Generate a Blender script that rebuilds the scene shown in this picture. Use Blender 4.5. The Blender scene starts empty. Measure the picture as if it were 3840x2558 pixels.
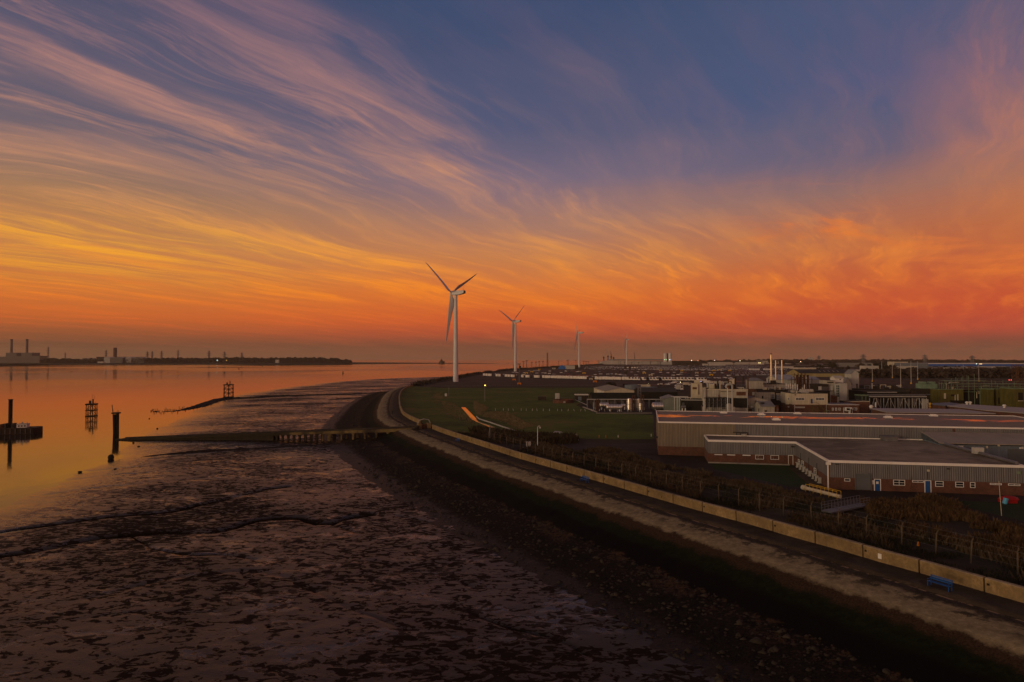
import bpy, math, random
import numpy as np
from mathutils import Vector, Matrix
random.seed(7)
rng = np.random.default_rng(11)
SC = bpy.context.scene
COL = SC.collection

# ------------------------------------------------------------------ camera
H = 22.0; F = 2560.0
TH = math.atan((1343 - 1279) / F)
cam_d = bpy.data.cameras.new("camera"); cam = bpy.data.objects.new("camera", cam_d); COL.objects.link(cam)
cam_d.sensor_width = 36; cam_d.lens = 24; cam_d.clip_start = 1; cam_d.clip_end = 40000
cam.location = (0, 0, H); cam.rotation_euler = (math.pi / 2 + TH, 0, 0)
SC.camera = cam

def lin(c):
    return tuple(((v / 255) / 12.92 if v / 255 <= .04045 else ((v / 255 + .055) / 1.055) ** 2.4) for v in c)

class NT:
    """small helper for node trees"""
    def __init__(s, t): s.t = t; s.n = t.nodes; s.l = t.links
    def new(s, typ, **kw):
        n = s.n.new(typ)
        for k, v in kw.items(): setattr(n, k, v)
        return n
    def put(s, sock, v):
        if hasattr(v, 'links'): s.l.new(v, sock)
        elif v is not None: sock.default_value = v
    def m(s, op, a, b=None, c=None, clamp=False):
        n = s.new('ShaderNodeMath', operation=op); n.use_clamp = clamp
        for i, v in enumerate((a, b, c)):
            if v is not None: s.put(n.inputs[i], v)
        return n.outputs[0]
    def sm(s, v, a, b, o0=0.0, o1=1.0):
        n = s.new('ShaderNodeMapRange', interpolation_type='SMOOTHSTEP')
        s.put(n.inputs[0], v); n.inputs[1].default_value = a; n.inputs[2].default_value = b
        n.inputs[3].default_value = o0; n.inputs[4].default_value = o1
        return n.outputs[0]
    def xyz(s, a, b, c):
        n = s.new('ShaderNodeCombineXYZ')
        for i, v in enumerate((a, b, c)): s.put(n.inputs[i], v)
        return n.outputs[0]
    def noise(s, vec, scale, detail=4, rough=.5, dist=0, dim='3D'):
        n = s.new('ShaderNodeTexNoise', noise_dimensions=dim)
        if vec is not None: s.l.new(vec, n.inputs['Vector'])
        n.inputs['Scale'].default_value = scale; n.inputs['Detail'].default_value = detail
        n.inputs['Roughness'].default_value = rough; n.inputs['Distortion'].default_value = dist
        return n.outputs[0]
    def ramp(s, v, stops, raw=False):
        n = s.new('ShaderNodeValToRGB'); s.put(n.inputs[0], v)
        e = n.color_ramp.elements
        while len(e) < len(stops): e.new(.5)
        for i, (p, c) in enumerate(stops):
            e[i].position = p
            e[i].color = tuple(c) + (1,) if raw else lin(c) + (1,)
        return n.outputs[0]
    def mix(s, f, a, b, typ='MIX'):
        n = s.new('ShaderNodeMix', data_type='RGBA', blend_type=typ)
        s.put(n.inputs[0], f)
        for i, v in ((6, a), (7, b)):
            if isinstance(v, tuple) and len(v) == 3: v = v + (1,)
            s.put(n.inputs[i], v)
        return n.outputs[2]

# ------------------------------------------------------------------ sky
W = bpy.data.worlds.new("World"); SC.world = W; W.use_nodes = True
g = NT(W.node_tree); g.n.clear()
tc = g.new('ShaderNodeTexCoord'); sp = g.new('ShaderNodeSeparateXYZ'); g.l.new(tc.outputs['Generated'], sp.inputs[0])
x, y, z = sp.outputs
hz = g.m('SQRT', g.m('ADD', g.m('MULTIPLY', x, x), g.m('MULTIPLY', y, y)))
e = g.m('DIVIDE', z, g.m('MAXIMUM', hz, .001))
e = g.m('MAXIMUM', e, 0.0)
az = g.m('ARCTAN2', x, y)
# slow wobble of the colour layers
wob = g.noise(g.xyz(g.m('MULTIPLY', az, 1.2), g.m('MULTIPLY', e, 5.0), 0.0), 1.6, 3)
ew = g.m('ADD', e, g.m('MULTIPLY', g.m('SUBTRACT', wob, .5), g.m('MULTIPLY', e, .35)))
ef = g.m('DIVIDE', ew, .8, clamp=True)
def R(st): return g.ramp(ef, [(p / .8, c) for p, c in st])
cL = R([(0, (122, 88, 62)), (.018, (116, 78, 54)), (.034, (150, 86, 50)), (.058, (204, 104, 46)), (.095, (202, 118, 58)), (.14, (188, 124, 78)), (.2, (158, 120, 90)), (.28, (102, 96, 108)), (.38, (84, 86, 110)), (.52, (68, 76, 104)), (.66, (70, 68, 84)), (.8, (72, 64, 70))])
cC = R([(0, (130, 84, 60)), (.018, (124, 74, 54)), (.034, (176, 78, 52)), (.055, (210, 92, 46)), (.09, (218, 112, 50)), (.14, (198, 124, 76)), (.2, (164, 120, 104)), (.26, (116, 104, 124)), (.34, (82, 88, 118)), (.52, (60, 76, 110)), (.68, (66, 66, 84)), (.8, (72, 64, 70))])
cR = R([(0, (124, 82, 62)), (.018, (120, 74, 58)), (.036, (182, 74, 56)), (.065, (198, 78, 50)), (.11, (194, 90, 56)), (.16, (176, 102, 74)), (.21, (140, 106, 102)), (.27, (96, 94, 118)), (.36, (66, 86, 124)), (.54, (68, 84, 116)), (.68, (66, 68, 86)), (.8, (72, 64, 70))])
base = g.mix(g.sm(az, -.62, -.02), cL, cC)
base = g.mix(g.sm(az, .02, .6), base, cR)
# wind blown cirrus on a cloud deck seen in perspective
A0 = .55
den = g.m('ADD', e, .07)
px_ = g.m('DIVIDE', g.m('DIVIDE', x, g.m('MAXIMUM', hz, .001)), den)
py_ = g.m('DIVIDE', g.m('DIVIDE', y, g.m('MAXIMUM', hz, .001)), den)
al = g.m('ADD', g.m('MULTIPLY', px_, math.sin(A0)), g.m('MULTIPLY', py_, math.cos(A0)))
ac = g.m('SUBTRACT', g.m('MULTIPLY', px_, math.cos(A0)), g.m('MULTIPLY', py_, math.sin(A0)))
w1 = g.noise(g.xyz(al, ac, 3.0), .55, 3)
w2 = g.noise(g.xyz(al, ac, 9.0), 2.2, 4)
acw = g.m('ADD', ac, g.m('ADD', g.m('MULTIPLY', g.m('SUBTRACT', w1, .5), .75), g.m('MULTIPLY', g.m('SUBTRACT', w2, .5), .05)))
alw = g.m('ADD', al, g.m('MULTIPLY', g.m('SUBTRACT', w2, .5), .5))
s1 = g.noise(g.xyz(g.m('MULTIPLY', alw, .34), g.m('MULTIPLY', acw, 1.6), 0.0), 1.7, 9, .62)
s2 = g.noise(g.xyz(g.m('MULTIPLY', alw, .46), g.m('MULTIPLY', acw, 3.6), 5.0), 1.7, 11, .72, .25)
s3 = g.noise(g.xyz(g.m('MULTIPLY', al, .6), g.m('MULTIPLY', ac, 1.1), 11.0), .9, 4)
st = g.m('ADD', g.m('MULTIPLY', g.sm(s1, .45, .70), .55), g.m('MULTIPLY', g.sm(s2, .48, .70), .60))
cov = g.m('ADD', g.sm(ac, -1.75, -1.1, 1.0, .15), g.sm(ac, -.1, .35, 0.0, .5), clamp=True)
cov = g.m('MAXIMUM', cov, g.sm(e, .10, .27, .85, 0.0))
cov = g.m('MULTIPLY', cov, g.sm(s3, .26, .62, .35, 1.15))
cl = g.m('MULTIPLY', g.m('MULTIPLY', st, cov), g.sm(e, .012, .06, .15, 1.0), clamp=True)
veil = g.m('MULTIPLY', g.m('MULTIPLY', cov, g.sm(s1, .25, .75)), .28)
cc = g.ramp(g.m('DIVIDE', e, .6, clamp=True), [(0, (150, 84, 62)), (.08, (226, 104, 44)), (.17, (252, 142, 40)), (.26, (248, 160, 62)), (.38, (216, 150, 104)), (.55, (186, 134, 118)), (.8, (166, 120, 122)), (1, (138, 106, 122))])
ccR = g.mix(g.sm(az, .1, .6), cc, g.mix(.35, cc, (lin((205, 90, 60)) + (1,))))
sky = g.mix(g.m('MULTIPLY', veil, g.sm(e, .1, .5, 1.0, .8)), base, ccR)
sky = g.mix(cl, sky, ccR)
# torn orange wisps low on the right and the tall evening cloud at the right edge
wx = g.noise(g.xyz(g.m('ADD', g.m('MULTIPLY', az, 5.0), g.m('MULTIPLY', e, 9.0)), g.m('MULTIPLY', e, 22.0), g.m('MULTIPLY', az, 1.0)), .9, 9, .62, .5)
wm_ = g.m('MULTIPLY', g.m('MULTIPLY', g.sm(az, .26, .42), g.sm(e, .06, .12)), g.sm(e, .17, .27, 1.0, 0.0))
sky = g.mix(g.m('MULTIPLY', g.m('MULTIPLY', wm_, g.sm(wx, .50, .68)), .8), sky, lin((232, 124, 52)) + (1,))
wy = g.noise(g.xyz(g.m('MULTIPLY', az, 7.0), g.m('MULTIPLY', e, 5.0), 2.0), .8, 7, .6, .6)
edge_ = g.m('ADD', az, g.m('MULTIPLY', g.m('SUBTRACT', wy, .5), .22))
col_ = g.m('MULTIPLY', g.m('MULTIPLY', g.sm(g.m('SUBTRACT', edge_, g.m('MULTIPLY', e, .25)), .38, .60), g.sm(e, .08, .2)), g.sm(e, .26, .46, 1.0, .35))
sky = g.mix(g.m('MULTIPLY', col_, g.sm(wy, .3, .7, .25, .6)), sky, g.ramp(g.m('DIVIDE', e, .6, clamp=True), [(0, (205, 100, 50)), (.3, (206, 122, 68)), (.6, (182, 122, 98)), (1, (140, 104, 112))]))
# yellow glow of the low sky on the left
gl = g.m('MULTIPLY', g.sm(az, -.1, -.55), g.m('MULTIPLY', g.sm(e, .07, .13), g.sm(e, .14, .21, 1.0, 0.0)))
sky = g.mix(g.m('MULTIPLY', gl, g.sm(s2, .40, .66, .0, .5)), sky, lin((240, 172, 48)) + (1,))
# the lit evening half of the sky, behind the viewer and to the left
dback = g.m('ADD', g.m('MULTIPLY', x, -.80), g.m('MULTIPLY', y, -.60))
fb = g.sm(dback, .25, 1.0)
west = g.ramp(g.m('DIVIDE', e, .9, clamp=True), [(0, (1.1, .66, .34)), (.12, (1.15, .70, .36)), (.3, (.75, .50, .36)), (.6, (.34, .27, .22)), (1, (.17, .15, .14))], raw=True)
sky = g.mix(fb, sky, west)
bg = g.new('ShaderNodeBackground'); out = g.new('ShaderNodeOutputWorld')
g.l.new(sky, bg.inputs[0]); bg.inputs[1].default_value = 1.0; g.l.new(bg.outputs[0], out.inputs[0])
W.cycles.sampling_method = 'MANUAL'; W.cycles.sample_map_resolution = 1024

# ------------------------------------------------------------------ sun: low afterglow from behind left
sd = bpy.data.lights.new("sun", 'SUN'); sun = bpy.data.objects.new("sun", sd); COL.objects.link(sun)
sd.energy = 0.75; sd.angle = math.radians(14); sd.color = (1.0, .70, .42)
sv = Vector((-.80, -.60, math.tan(math.radians(6))))
sun.rotation_euler = sv.to_track_quat('Z', 'Y').to_euler()
SC.view_settings.view_transform = 'Standard'; SC.view_settings.look = 'None'
SC.view_settings.exposure = 0.0; SC.view_settings.gamma = 1.0
SC.cycles.max_bounces = 6; SC.cycles.diffuse_bounces = 2; SC.cycles.glossy_bounces = 3; SC.cycles.volume_bounces = 1
SC.cycles.transmission_bounces = 3; SC.cycles.caustics_reflective = False; SC.cycles.caustics_refractive = False

# ------------------------------------------------------------------ unprojection helpers (photo pixel -> place on the ground)
def P(px, py, z=0.0):
    a = (px - 1920) / F; b = (1279 - py) / F
    D = (a, math.cos(TH) - b * math.sin(TH), math.sin(TH) + b * math.cos(TH))
    t = (z - H) / D[2]
    return Vector((D[0] * t, D[1] * t, z))
def X(px, Y): return (px - 1920) / F * Y
def Z(py, Y): return H - (py - 1343) * Y / F
def YD(py, z=0.0): return (H - z) * F / (py - 1343)

# ------------------------------------------------------------------ materials
MATS = {}
def mat(name, col, rough=.8, var=.25, scale=.6, metal=0.0, bump=0.0, bscale=3.0, streak=0.0, spec=.22, col2=None, c2scale=.08, c2lo=.5, c2hi=.6, detail=5):
    if name in MATS: return MATS[name]
    m = bpy.data.materials.new(name); m.use_nodes = True; t = NT(m.node_tree)
    b = t.n['Principled BSDF']; co = t.new('ShaderNodeTexCoord').outputs['Object']
    c = t.noise(co, scale, detail, .6)
    lo = tuple(v * (1 - var) for v in col); hi = tuple(min(1, v * (1 + var)) for v in col)
    cc = t.ramp(c, [(.3, lo), (.7, hi)], raw=True)
    if streak:
        mp = t.new('ShaderNodeMapping'); t.l.new(co, mp.inputs[0]); mp.inputs['Scale'].default_value = (2.2, 2.2, .12)
        s = t.noise(mp.outputs[0], 1.0, 5, .7)
        cc = t.mix(1.0, cc, t.ramp(s, [(.3, (1 - streak,) * 3), (.7, (1 + streak * .6,) * 3)], raw=True), 'MULTIPLY')
    if col2:
        k = t.sm(t.noise(co, c2scale, 6, .6), c2lo, c2hi)
        cc = t.mix(k, cc, tuple(col2) + (1,))
    t.l.new(cc, b.inputs['Base Color']); b.inputs['Roughness'].default_value = rough
    b.inputs['Metallic'].default_value = metal; b.inputs['Specular IOR Level'].default_value = spec
    if bump:
        bn = t.new('ShaderNodeBump'); bn.inputs['Strength'].default_value = bump; bn.inputs['Distance'].default_value = .3
        t.l.new(t.noise(co, bscale, 5, .6), bn.inputs['Height']); t.l.new(bn.outputs[0], b.inputs['Normal'])
    MATS[name] = m; return m
def emat(name, col, st):
    if name in MATS: return MATS[name]
    m = bpy.data.materials.new(name); m.use_nodes = True; b = m.node_tree.nodes['Principled BSDF']
    b.inputs['Base Color'].default_value = tuple(col) + (1,); b.inputs['Emission Color'].default_value = tuple(col) + (1,)
    b.inputs['Emission Strength'].default_value = st; MATS[name] = m; return m
def corr(name, col, pitch=.33, streak=.25):
    if name in MATS: return MATS[name]
    m = mat(name, col, .55, .12, .15, streak=streak); t = NT(m.node_tree); b = t.n['Principled BSDF']
    co = t.new('ShaderNodeTexCoord').outputs['Object']; s = t.new('ShaderNodeSeparateXYZ'); t.l.new(co, s.inputs[0])
    w = t.m('SINE', t.m('MULTIPLY', t.m('ADD', s.outputs[0], s.outputs[1]), 2 * math.pi / pitch))
    bn = t.new('ShaderNodeBump'); bn.inputs['Strength'].default_value = .9; bn.inputs['Distance'].default_value = .04
    t.l.new(w, bn.inputs['Height']); t.l.new(bn.outputs[0], b.inputs['Normal']); return m
def brickm(name, c1, c2, mortar=(.12, .10, .085)):
    if name in MATS: return MATS[name]
    m = bpy.data.materials.new(name); m.use_nodes = True; t = NT(m.node_tree); b = t.n['Principled BSDF']
    co = t.new('ShaderNodeTexCoord').outputs['Object']; s = t.new('ShaderNodeSeparateXYZ'); t.l.new(co, s.inputs[0])
    v = t.xyz(t.m('ADD', s.outputs[0], s.outputs[1]), s.outputs[2], 0.0)
    br = t.new('ShaderNodeTexBrick'); t.l.new(v, br.inputs['Vector']); br.inputs['Scale'].default_value = 1.0
    br.inputs['Brick Width'].default_value = .24; br.inputs['Row Height'].default_value = .08; br.inputs['Mortar Size'].default_value = .006
    br.inputs['Color1'].default_value = c1 + (1,); br.inputs['Color2'].default_value = c2 + (1,); br.inputs['Mortar'].default_value = mortar + (1,)
    c = t.mix(1.0, br.outputs[0], t.ramp(t.noise(co, .7, 5, .7), [(.3, (.6, .6, .6)), (.7, (1.3, 1.25, 1.2))], raw=True), 'MULTIPLY')
    t.l.new(c, b.inputs['Base Color']); b.inputs['Roughness'].default_value = .9; MATS[name] = m; return m

M = dict(
    white=mat('white_paint', (.66, .64, .60), .5, .08, .5),
    turb=mat('turbine_white', (.62, .62, .62), .4, .05, .1),
    dirtywhite=mat('weathered_white_render', (.40, .37, .31), .8, .2, .4, streak=.3),
    greywhite=mat('grey_white_cladding', (.42, .41, .38), .7, .15, .3, streak=.2),
    cream=mat('cream_cladding', (.52, .46, .34), .8, .12, .3, streak=.2),
    trim=mat('pale_roof_trim', (.74, .70, .66), .45, .08, .5),
    clad=corr('grey_corrugated_cladding', (.15, .146, .152)),
    cladtan=corr('tan_corrugated_cladding', (.19, .155, .115)),
    brick=brickm('red_brick', (.13, .042, .020), (.08, .026, .014)),
    concrete=mat('concrete', (.25, .23, .20), .9, .25, .8, bump=.3),
    steel=mat('grey_steel', (.16, .16, .17), .5, .2, .8, metal=.4),
    darksteel=mat('dark_steel', (.04, .037, .034), .7, .3, 1.0),
    stainless=mat('stainless_steel', (.78, .75, .70), .28, .12, .9, metal=.85),
    rust=mat('rusty_steel', (.11, .05, .028), .85, .5, 1.5),
    black=mat('black_weathered_timber', (.018, .014, .011), .9, .5, 2.0),
    frame=mat('white_window_frame', (.70, .70, .68), .5, .04, 1),
    blue=mat('blue_door_paint', (.015, .07, .22), .4, .1, 1),
    bluebench=mat('blue_bench_paint', (.010, .07, .26), .35, .1, 2),
    yellow=mat('yellow_paint', (.62, .36, .02), .5, .15, 1),
    orange=mat('orange_paint', (.60, .20, .01), .5, .15, 1),
    green=mat('green_steel', (.15, .21, .13), .7, .25, 1),
    olive=mat('olive_cladding', (.10, .09, .022), .8, .25, .4, streak=.3),
    brownwall=mat('dark_brown_cladding', (.035, .028, .022), .85, .3, .5),
    shutter=mat('grey_roller_shutter', (.10, .11, .12), .55, .15, .4),
    bluegrey=mat('blue_grey_cladding', (.13, .16, .20), .6, .15, .3, streak=.25),
    red=mat('red_plastic', (.28, .010, .010), .45, .1, 1),
    cyan=mat('light_blue_plastic', (.08, .38, .6), .45, .1, 1),
    gold=mat('bare_metal_flue', (.80, .66, .45), .32, .12, .8, metal=.8),
    darkroof=mat('dark_sheet_roof', (.035, .035, .028), .9, .35, .4),
    greyroof=mat('grey_sheet_roof', (.20, .20, .20), .7, .2, .3),
    silo=mat('silo_white', (.62, .60, .56), .7, .1, .1),
    haze1=mat('distant_cladding', (.46, .43, .38), .8, .12, .05),
    foliage=mat('dark_evergreen_leaves', (.022, .026, .013), .95, .5, .35),
    bare=mat('bare_winter_twigs', (.045, .034, .025), .95, .5, .35),
    olivebush=mat('olive_scrub', (.030, .029, .013), .95, .5, .5),
    scrub=mat('brown_dry_scrub', (.085, .060, .032), .95, .5, .5),
    glass=None)
def glassm():
    m = bpy.data.materials.new('window_glass'); m.use_nodes = True; b = m.node_tree.nodes['Principled BSDF']
    b.inputs['Base Color'].default_value = (.012, .014, .018, 1); b.inputs['Roughness'].default_value = .08; return m
M['glass'] = glassm()

# ------------------------------------------------------------------ objects
def tag(o, label=None, cat=None, group=None, kind=None):
    if label: o['label'] = label
    if cat: o['category'] = cat
    if group: o['group'] = group
    if kind: o['kind'] = kind
    return o
def thing(name, label, cat, loc=(0, 0, 0), rz=0.0, group=None):
    o = bpy.data.objects.new(name, None); COL.objects.link(o); o.location = loc; o.rotation_euler = (0, 0, rz)
    o.empty_display_size = .5
    return tag(o, label, cat, group)
KIDS = {}
def link(o, parent=None):
    COL.objects.link(o)
    if parent is not None:
        o.parent = parent; KIDS.setdefault(parent.name, []).append(o)
    return o
def copy_tree(o, loc=None, rz=None, label=None, parent=None, group=None, scale=None):
    c = o.copy(); COL.objects.link(c); c.parent = parent
    if parent is not None: KIDS.setdefault(parent.name, []).append(c)
    if loc is not None: c.location = loc
    if rz is not None: c.rotation_euler = (0, 0, rz)
    if label: c['label'] = label
    if group: c['group'] = group
    if scale: c.scale = scale
    for ch in KIDS.get(o.name, []): copy_tree(ch, parent=c)
    return c
class MB:
    def __init__(s): s.v = []; s.f = []; s.m = []; s.mi = 0
    def add(s, vs, fs):
        n = len(s.v); s.v += [tuple(v) for v in vs]; s.f += [tuple(i + n for i in f) for f in fs]; s.m += [s.mi] * len(fs); return s
    def box(s, x0, x1, y0, y1, z0, z1):
        return s.add([(x0, y0, z0), (x1, y0, z0), (x1, y1, z0), (x0, y1, z0), (x0, y0, z1), (x1, y0, z1), (x1, y1, z1), (x0, y1, z1)],
                     [(3, 2, 1, 0), (4, 5, 6, 7), (0, 1, 5, 4), (1, 2, 6, 5), (2, 3, 7, 6), (3, 0, 4, 7)])
    def cyl(s, p0, p1, r0, r1=None, n=10, caps=True):
        if r1 is None: r1 = r0
        p0 = Vector(p0); p1 = Vector(p1); d = (p1 - p0)
        if d.length < 1e-6: return s
        d.normalize(); a = d.orthogonal().normalized(); b = d.cross(a)
        vs = []
        for p, r in ((p0, r0), (p1, r1)):
            for i in range(n):
                t = 2 * math.pi * (i + .5) / n; vs.append(p + a * math.cos(t) * r + b * math.sin(t) * r)
        fs = [(i, (i + 1) % n, n + (i + 1) % n, n + i) for i in range(n)]
        if caps: fs += [tuple(range(n - 1, -1, -1)), tuple(range(n, 2 * n))]
        return s.add(vs, fs)
    def bar(s, p0, p1, r, n=4): return s.cyl(p0, p1, r, r, n)
    def path(s, pts, r, n=6):
        for a, b in zip(pts[:-1], pts[1:]): s.cyl(a, b, r, r, n)
        return s
    def prism(s, pts, z0, z1):
        n = len(pts); vs = [(p[0], p[1], z0) for p in pts] + [(p[0], p[1], z1) for p in pts]
        return s.add(vs, [tuple(range(n - 1, -1, -1)), tuple(range(n, 2 * n))] + [(i, (i + 1) % n, n + (i + 1) % n, n + i) for i in range(n)])
    def ell(s, c, r, n=10, k=6):
        vs = []; fs = []
        for j in range(k + 1):
            t = math.pi * j / k
            for i in range(n):
                p = 2 * math.pi * i / n; vs.append((c[0] + r[0] * math.sin(t) * math.cos(p), c[1] + r[1] * math.sin(t) * math.sin(p), c[2] + r[2] * math.cos(t)))
        for j in range(k):
            for i in range(n): fs.append((j * n + i, (j + 1) * n + i, (j + 1) * n + (i + 1) % n, j * n + (i + 1) % n))
        return s.add(vs, fs)
    def dome_tank(s, p0, p1, r, n=16):
        p0 = Vector(p0); p1 = Vector(p1); d = (p1 - p0).normalized()
        s.cyl(p0, p1, r, r, n, False)
        for p, q in ((p0, -d), (p1, d)):
            prev = r; pp = p
            for k in (1, 2, 3):
                t = k / 3 * math.pi / 2; rr = r * math.cos(t); np_ = p + q * r * .45 * math.sin(t)
                s.cyl(pp, np_, prev, max(rr, .01), n, False); prev = max(rr, .01); pp = np_
        return s
    def build(s, name, mats, parent=None, smooth=False, loc=None, rz=None):
        me = bpy.data.meshes.new(name); me.from_pydata(s.v, [], s.f)
        if not isinstance(mats, (list, tuple)): mats = [mats]
        for m in mats: me.materials.append(m)
        if len(mats) > 1: me.polygons.foreach_set('material_index', s.m)
        if smooth: me.polygons.foreach_set('use_smooth', [True] * len(s.f))
        me.update(); o = bpy.data.objects.new(name, me)
        if loc is not None: o.location = loc
        if rz is not None: o.rotation_euler = (0, 0, rz)
        return link(o, parent)
def npmesh(name, V, Fq, m, parent=None, smooth=False, attrs=None):
    me = bpy.data.meshes.new(name); V = np.asarray(V, np.float32); Fq = np.asarray(Fq, np.int32)
    me.vertices.add(len(V)); me.vertices.foreach_set('co', V.ravel())
    k = Fq.shape[1]; me.loops.add(Fq.size); me.loops.foreach_set('vertex_index', Fq.ravel())
    me.polygons.add(len(Fq)); me.polygons.foreach_set('loop_start', np.arange(0, Fq.size, k, dtype=np.int32))
    me.polygons.foreach_set('loop_total', np.full(len(Fq), k, np.int32))
    if smooth: me.polygons.foreach_set('use_smooth', np.ones(len(Fq), bool))
    me.update(calc_edges=True)
    for an, av in (attrs or {}).items():
        a = me.attributes.new(an, 'FLOAT', 'POINT'); a.data.foreach_set('value', np.asarray(av, np.float32))
    for mm in (m if isinstance(m, list) else [m]): me.materials.append(mm)
    return link(bpy.data.objects.new(name, me), parent)
def vnoise(x, y, seed=0):
    xi = np.floor(x).astype(np.int64); yi = np.floor(y).astype(np.int64); fx = x - xi; fy = y - yi
    fx = fx * fx * (3 - 2 * fx); fy = fy * fy * (3 - 2 * fy)
    def h(a, b):
        n = (a * 374761393 + b * 668265263 + seed * 1442695041) & 0xffffffff
        n = ((n ^ (n >> 13)) * 1274126177) & 0xffffffff
        return ((n ^ (n >> 16)) & 0xffff) / 65535.0
    return (h(xi, yi) * (1 - fx) + h(xi + 1, yi) * fx) * (1 - fy) + (h(xi, yi + 1) * (1 - fx) + h(xi + 1, yi + 1) * fx) * fy
def fbm(x, y, oct=4, seed=0):
    s = 0; a = .5; t = 0
    for i in range(oct): s = s + a * vnoise(x * 2 ** i, y * 2 ** i, seed + i); t += a; a *= .55
    return s / t - .5
def smooth_path(pts, step):
    pts = [np.array(p, float) for p in pts]; out = []
    q = [2 * pts[0] - pts[1]] + pts + [2 * pts[-1] - pts[-2]]
    for i in range(1, len(q) - 2):
        a, b, c, d = q[i - 1:i + 3]; n = max(2, int(np.linalg.norm(c - b) / step * 2))
        for k in range(n):
            t = k / n; out.append(.5 * (2 * b + (c - a) * t + (2 * a - 5 * b + 4 * c - d) * t * t + (3 * b - a - 3 * c + d) * t ** 3))
    out.append(pts[-1]); out = np.array(out)
    for _ in range(3): out[1:-1] = .25 * out[:-2] + .5 * out[1:-1] + .25 * out[2:]
    L = np.concatenate([[0], np.cumsum(np.linalg.norm(np.diff(out, axis=0), axis=1))])
    s = np.arange(0, L[-1], step); return np.stack([np.interp(s, L, out[:, k]) for k in range(out.shape[1])], 1), s
def normals(c):
    t = np.gradient(c[:, :2], axis=0); t /= np.linalg.norm(t, axis=1)[:, None]
    return np.stack([-t[:, 1], t[:, 0]], 1)
def grid_faces(n, m):
    i = np.arange(n - 1)[:, None] * m + np.arange(m - 1)[None, :]
    return np.stack([i, i + m, i + m + 1, i + 1], -1).reshape(-1, 4)
ORD = ['zeroth', 'first', 'second', 'third', 'fourth', 'fifth', 'sixth', 'seventh', 'eighth', 'ninth', 'tenth', 'eleventh', 'twelfth']
def nth(i): return ORD[i] if i < 13 else '%d%s' % (i, 'th' if 10 <= i % 100 <= 20 else {1: 'st', 2: 'nd', 3: 'rd'}.get(i % 10, 'th'))

# ================================================================== COAST LINE
WPX = [(3840,2261),(3654,2208),(3469,2153.5),(3307,2110),(3162,2066),(3038,2031.5),(2921,1999),(2835,1973),(2739,1947),(2600,1909),(2420,1857),(2250,1807),(2078,1757),(1949,1720),(1857,1690),(1748,1654),(1660,1624),(1578,1591),(1534,1571),(1510,1554),(1501,1536),(1497,1518),(1496,1500),(1498,1486),(1506,1469),(1524,1457),(1549,1448)]
wall0 = [(70, 2), (60, 27), (51, 45)] + [tuple(P(a, b, 1.0))[:2] for a, b in WPX]
WC, WS = smooth_path(wall0, 2.0)
WN = normals(WC)                     # points seaward
def off(d): return WC + WN * d
def wdist(X_, Y_):
    """signed distance to the wall line, positive seaward"""
    sh = X_.shape; p = np.stack([X_.ravel(), Y_.ravel()], 1); best = np.full(len(p), 1e9); sg = np.zeros(len(p))
    c = WC[::2]
    for a, b, n in zip(c[:-1], c[1:], WN[::2]):
        d = b - a; L2 = d @ d; t = np.clip(((p - a) @ d) / L2, 0, 1); q = p - a - t[:, None] * d
        dd = np.hypot(q[:, 0], q[:, 1]); k = dd < best; best[k] = dd[k]; sg[k] = np.sign(q[k] @ n)
    return (best * sg).reshape(sh)

# far bank beyond the wall (edge of the land, z about 0)
BPX = [(1549,1448),(1575,1442),(1605,1436),(1665,1426),(1709,1418),(1780,1405),(1839,1396),(1925,1387),(2010,1382),(2078,1377),(2160,1373),(2250,1367.5),(2266,1362),(2275,1354)]
bank0 = [tuple(P(a, b, 0.0))[:2] for a, b in BPX]
BC, BS = smooth_path(bank0, 12.0); BN = normals(BC)

# ------------------------------------------------------------------ materials for the ground
def ground_mat(name, stops_col, rough=.95, bump=.5, bs=1.5):
    m = bpy.data.materials.new(name); m.use_nodes = True; t = NT(m.node_tree); b = t.n['Principled BSDF']
    co = t.new('ShaderNodeTexCoord').outputs['Object']
    n1 = t.noise(co, .035, 6, .65, .6); n2 = t.noise(co, .35, 6, .7); n3 = t.noise(co, 2.5, 5, .7)
    f = t.m('ADD', t.m('MULTIPLY', n1, .5), t.m('ADD', t.m('MULTIPLY', n2, .32), t.m('MULTIPLY', n3, .18)))
    t.l.new(t.ramp(f, stops_col, raw=True), b.inputs['Base Color']); b.inputs['Roughness'].default_value = rough
    b.inputs['Specular IOR Level'].default_value = .2
    bn = t.new('ShaderNodeBump'); bn.inputs['Strength'].default_value = bump; bn.inputs['Distance'].default_value = .25
    t.l.new(t.noise(co, bs, 6, .7), bn.inputs['Height']); t.l.new(bn.outputs[0], b.inputs['Normal']); return m
G_ground = ground_mat('brown_rough_ground', [(.38, (.020, .016, .010)), (.5, (.034, .027, .015)), (.6, (.05, .038, .022))])
G_grass = ground_mat('winter_grass', [(.40, (.028, .040, .006)), (.47, (.055, .088, .010)), (.53, (.078, .115, .012)), (.575, (.13, .105, .028))])
G_lawn = ground_mat('dark_lawn', [(.4, (.012, .026, .007)), (.6, (.024, .048, .011))])
G_verge = ground_mat('verge_scrub_ground', [(.38, (.010, .010, .006)), (.5, (.022, .020, .010)), (.6, (.05, .036, .018))])
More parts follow.
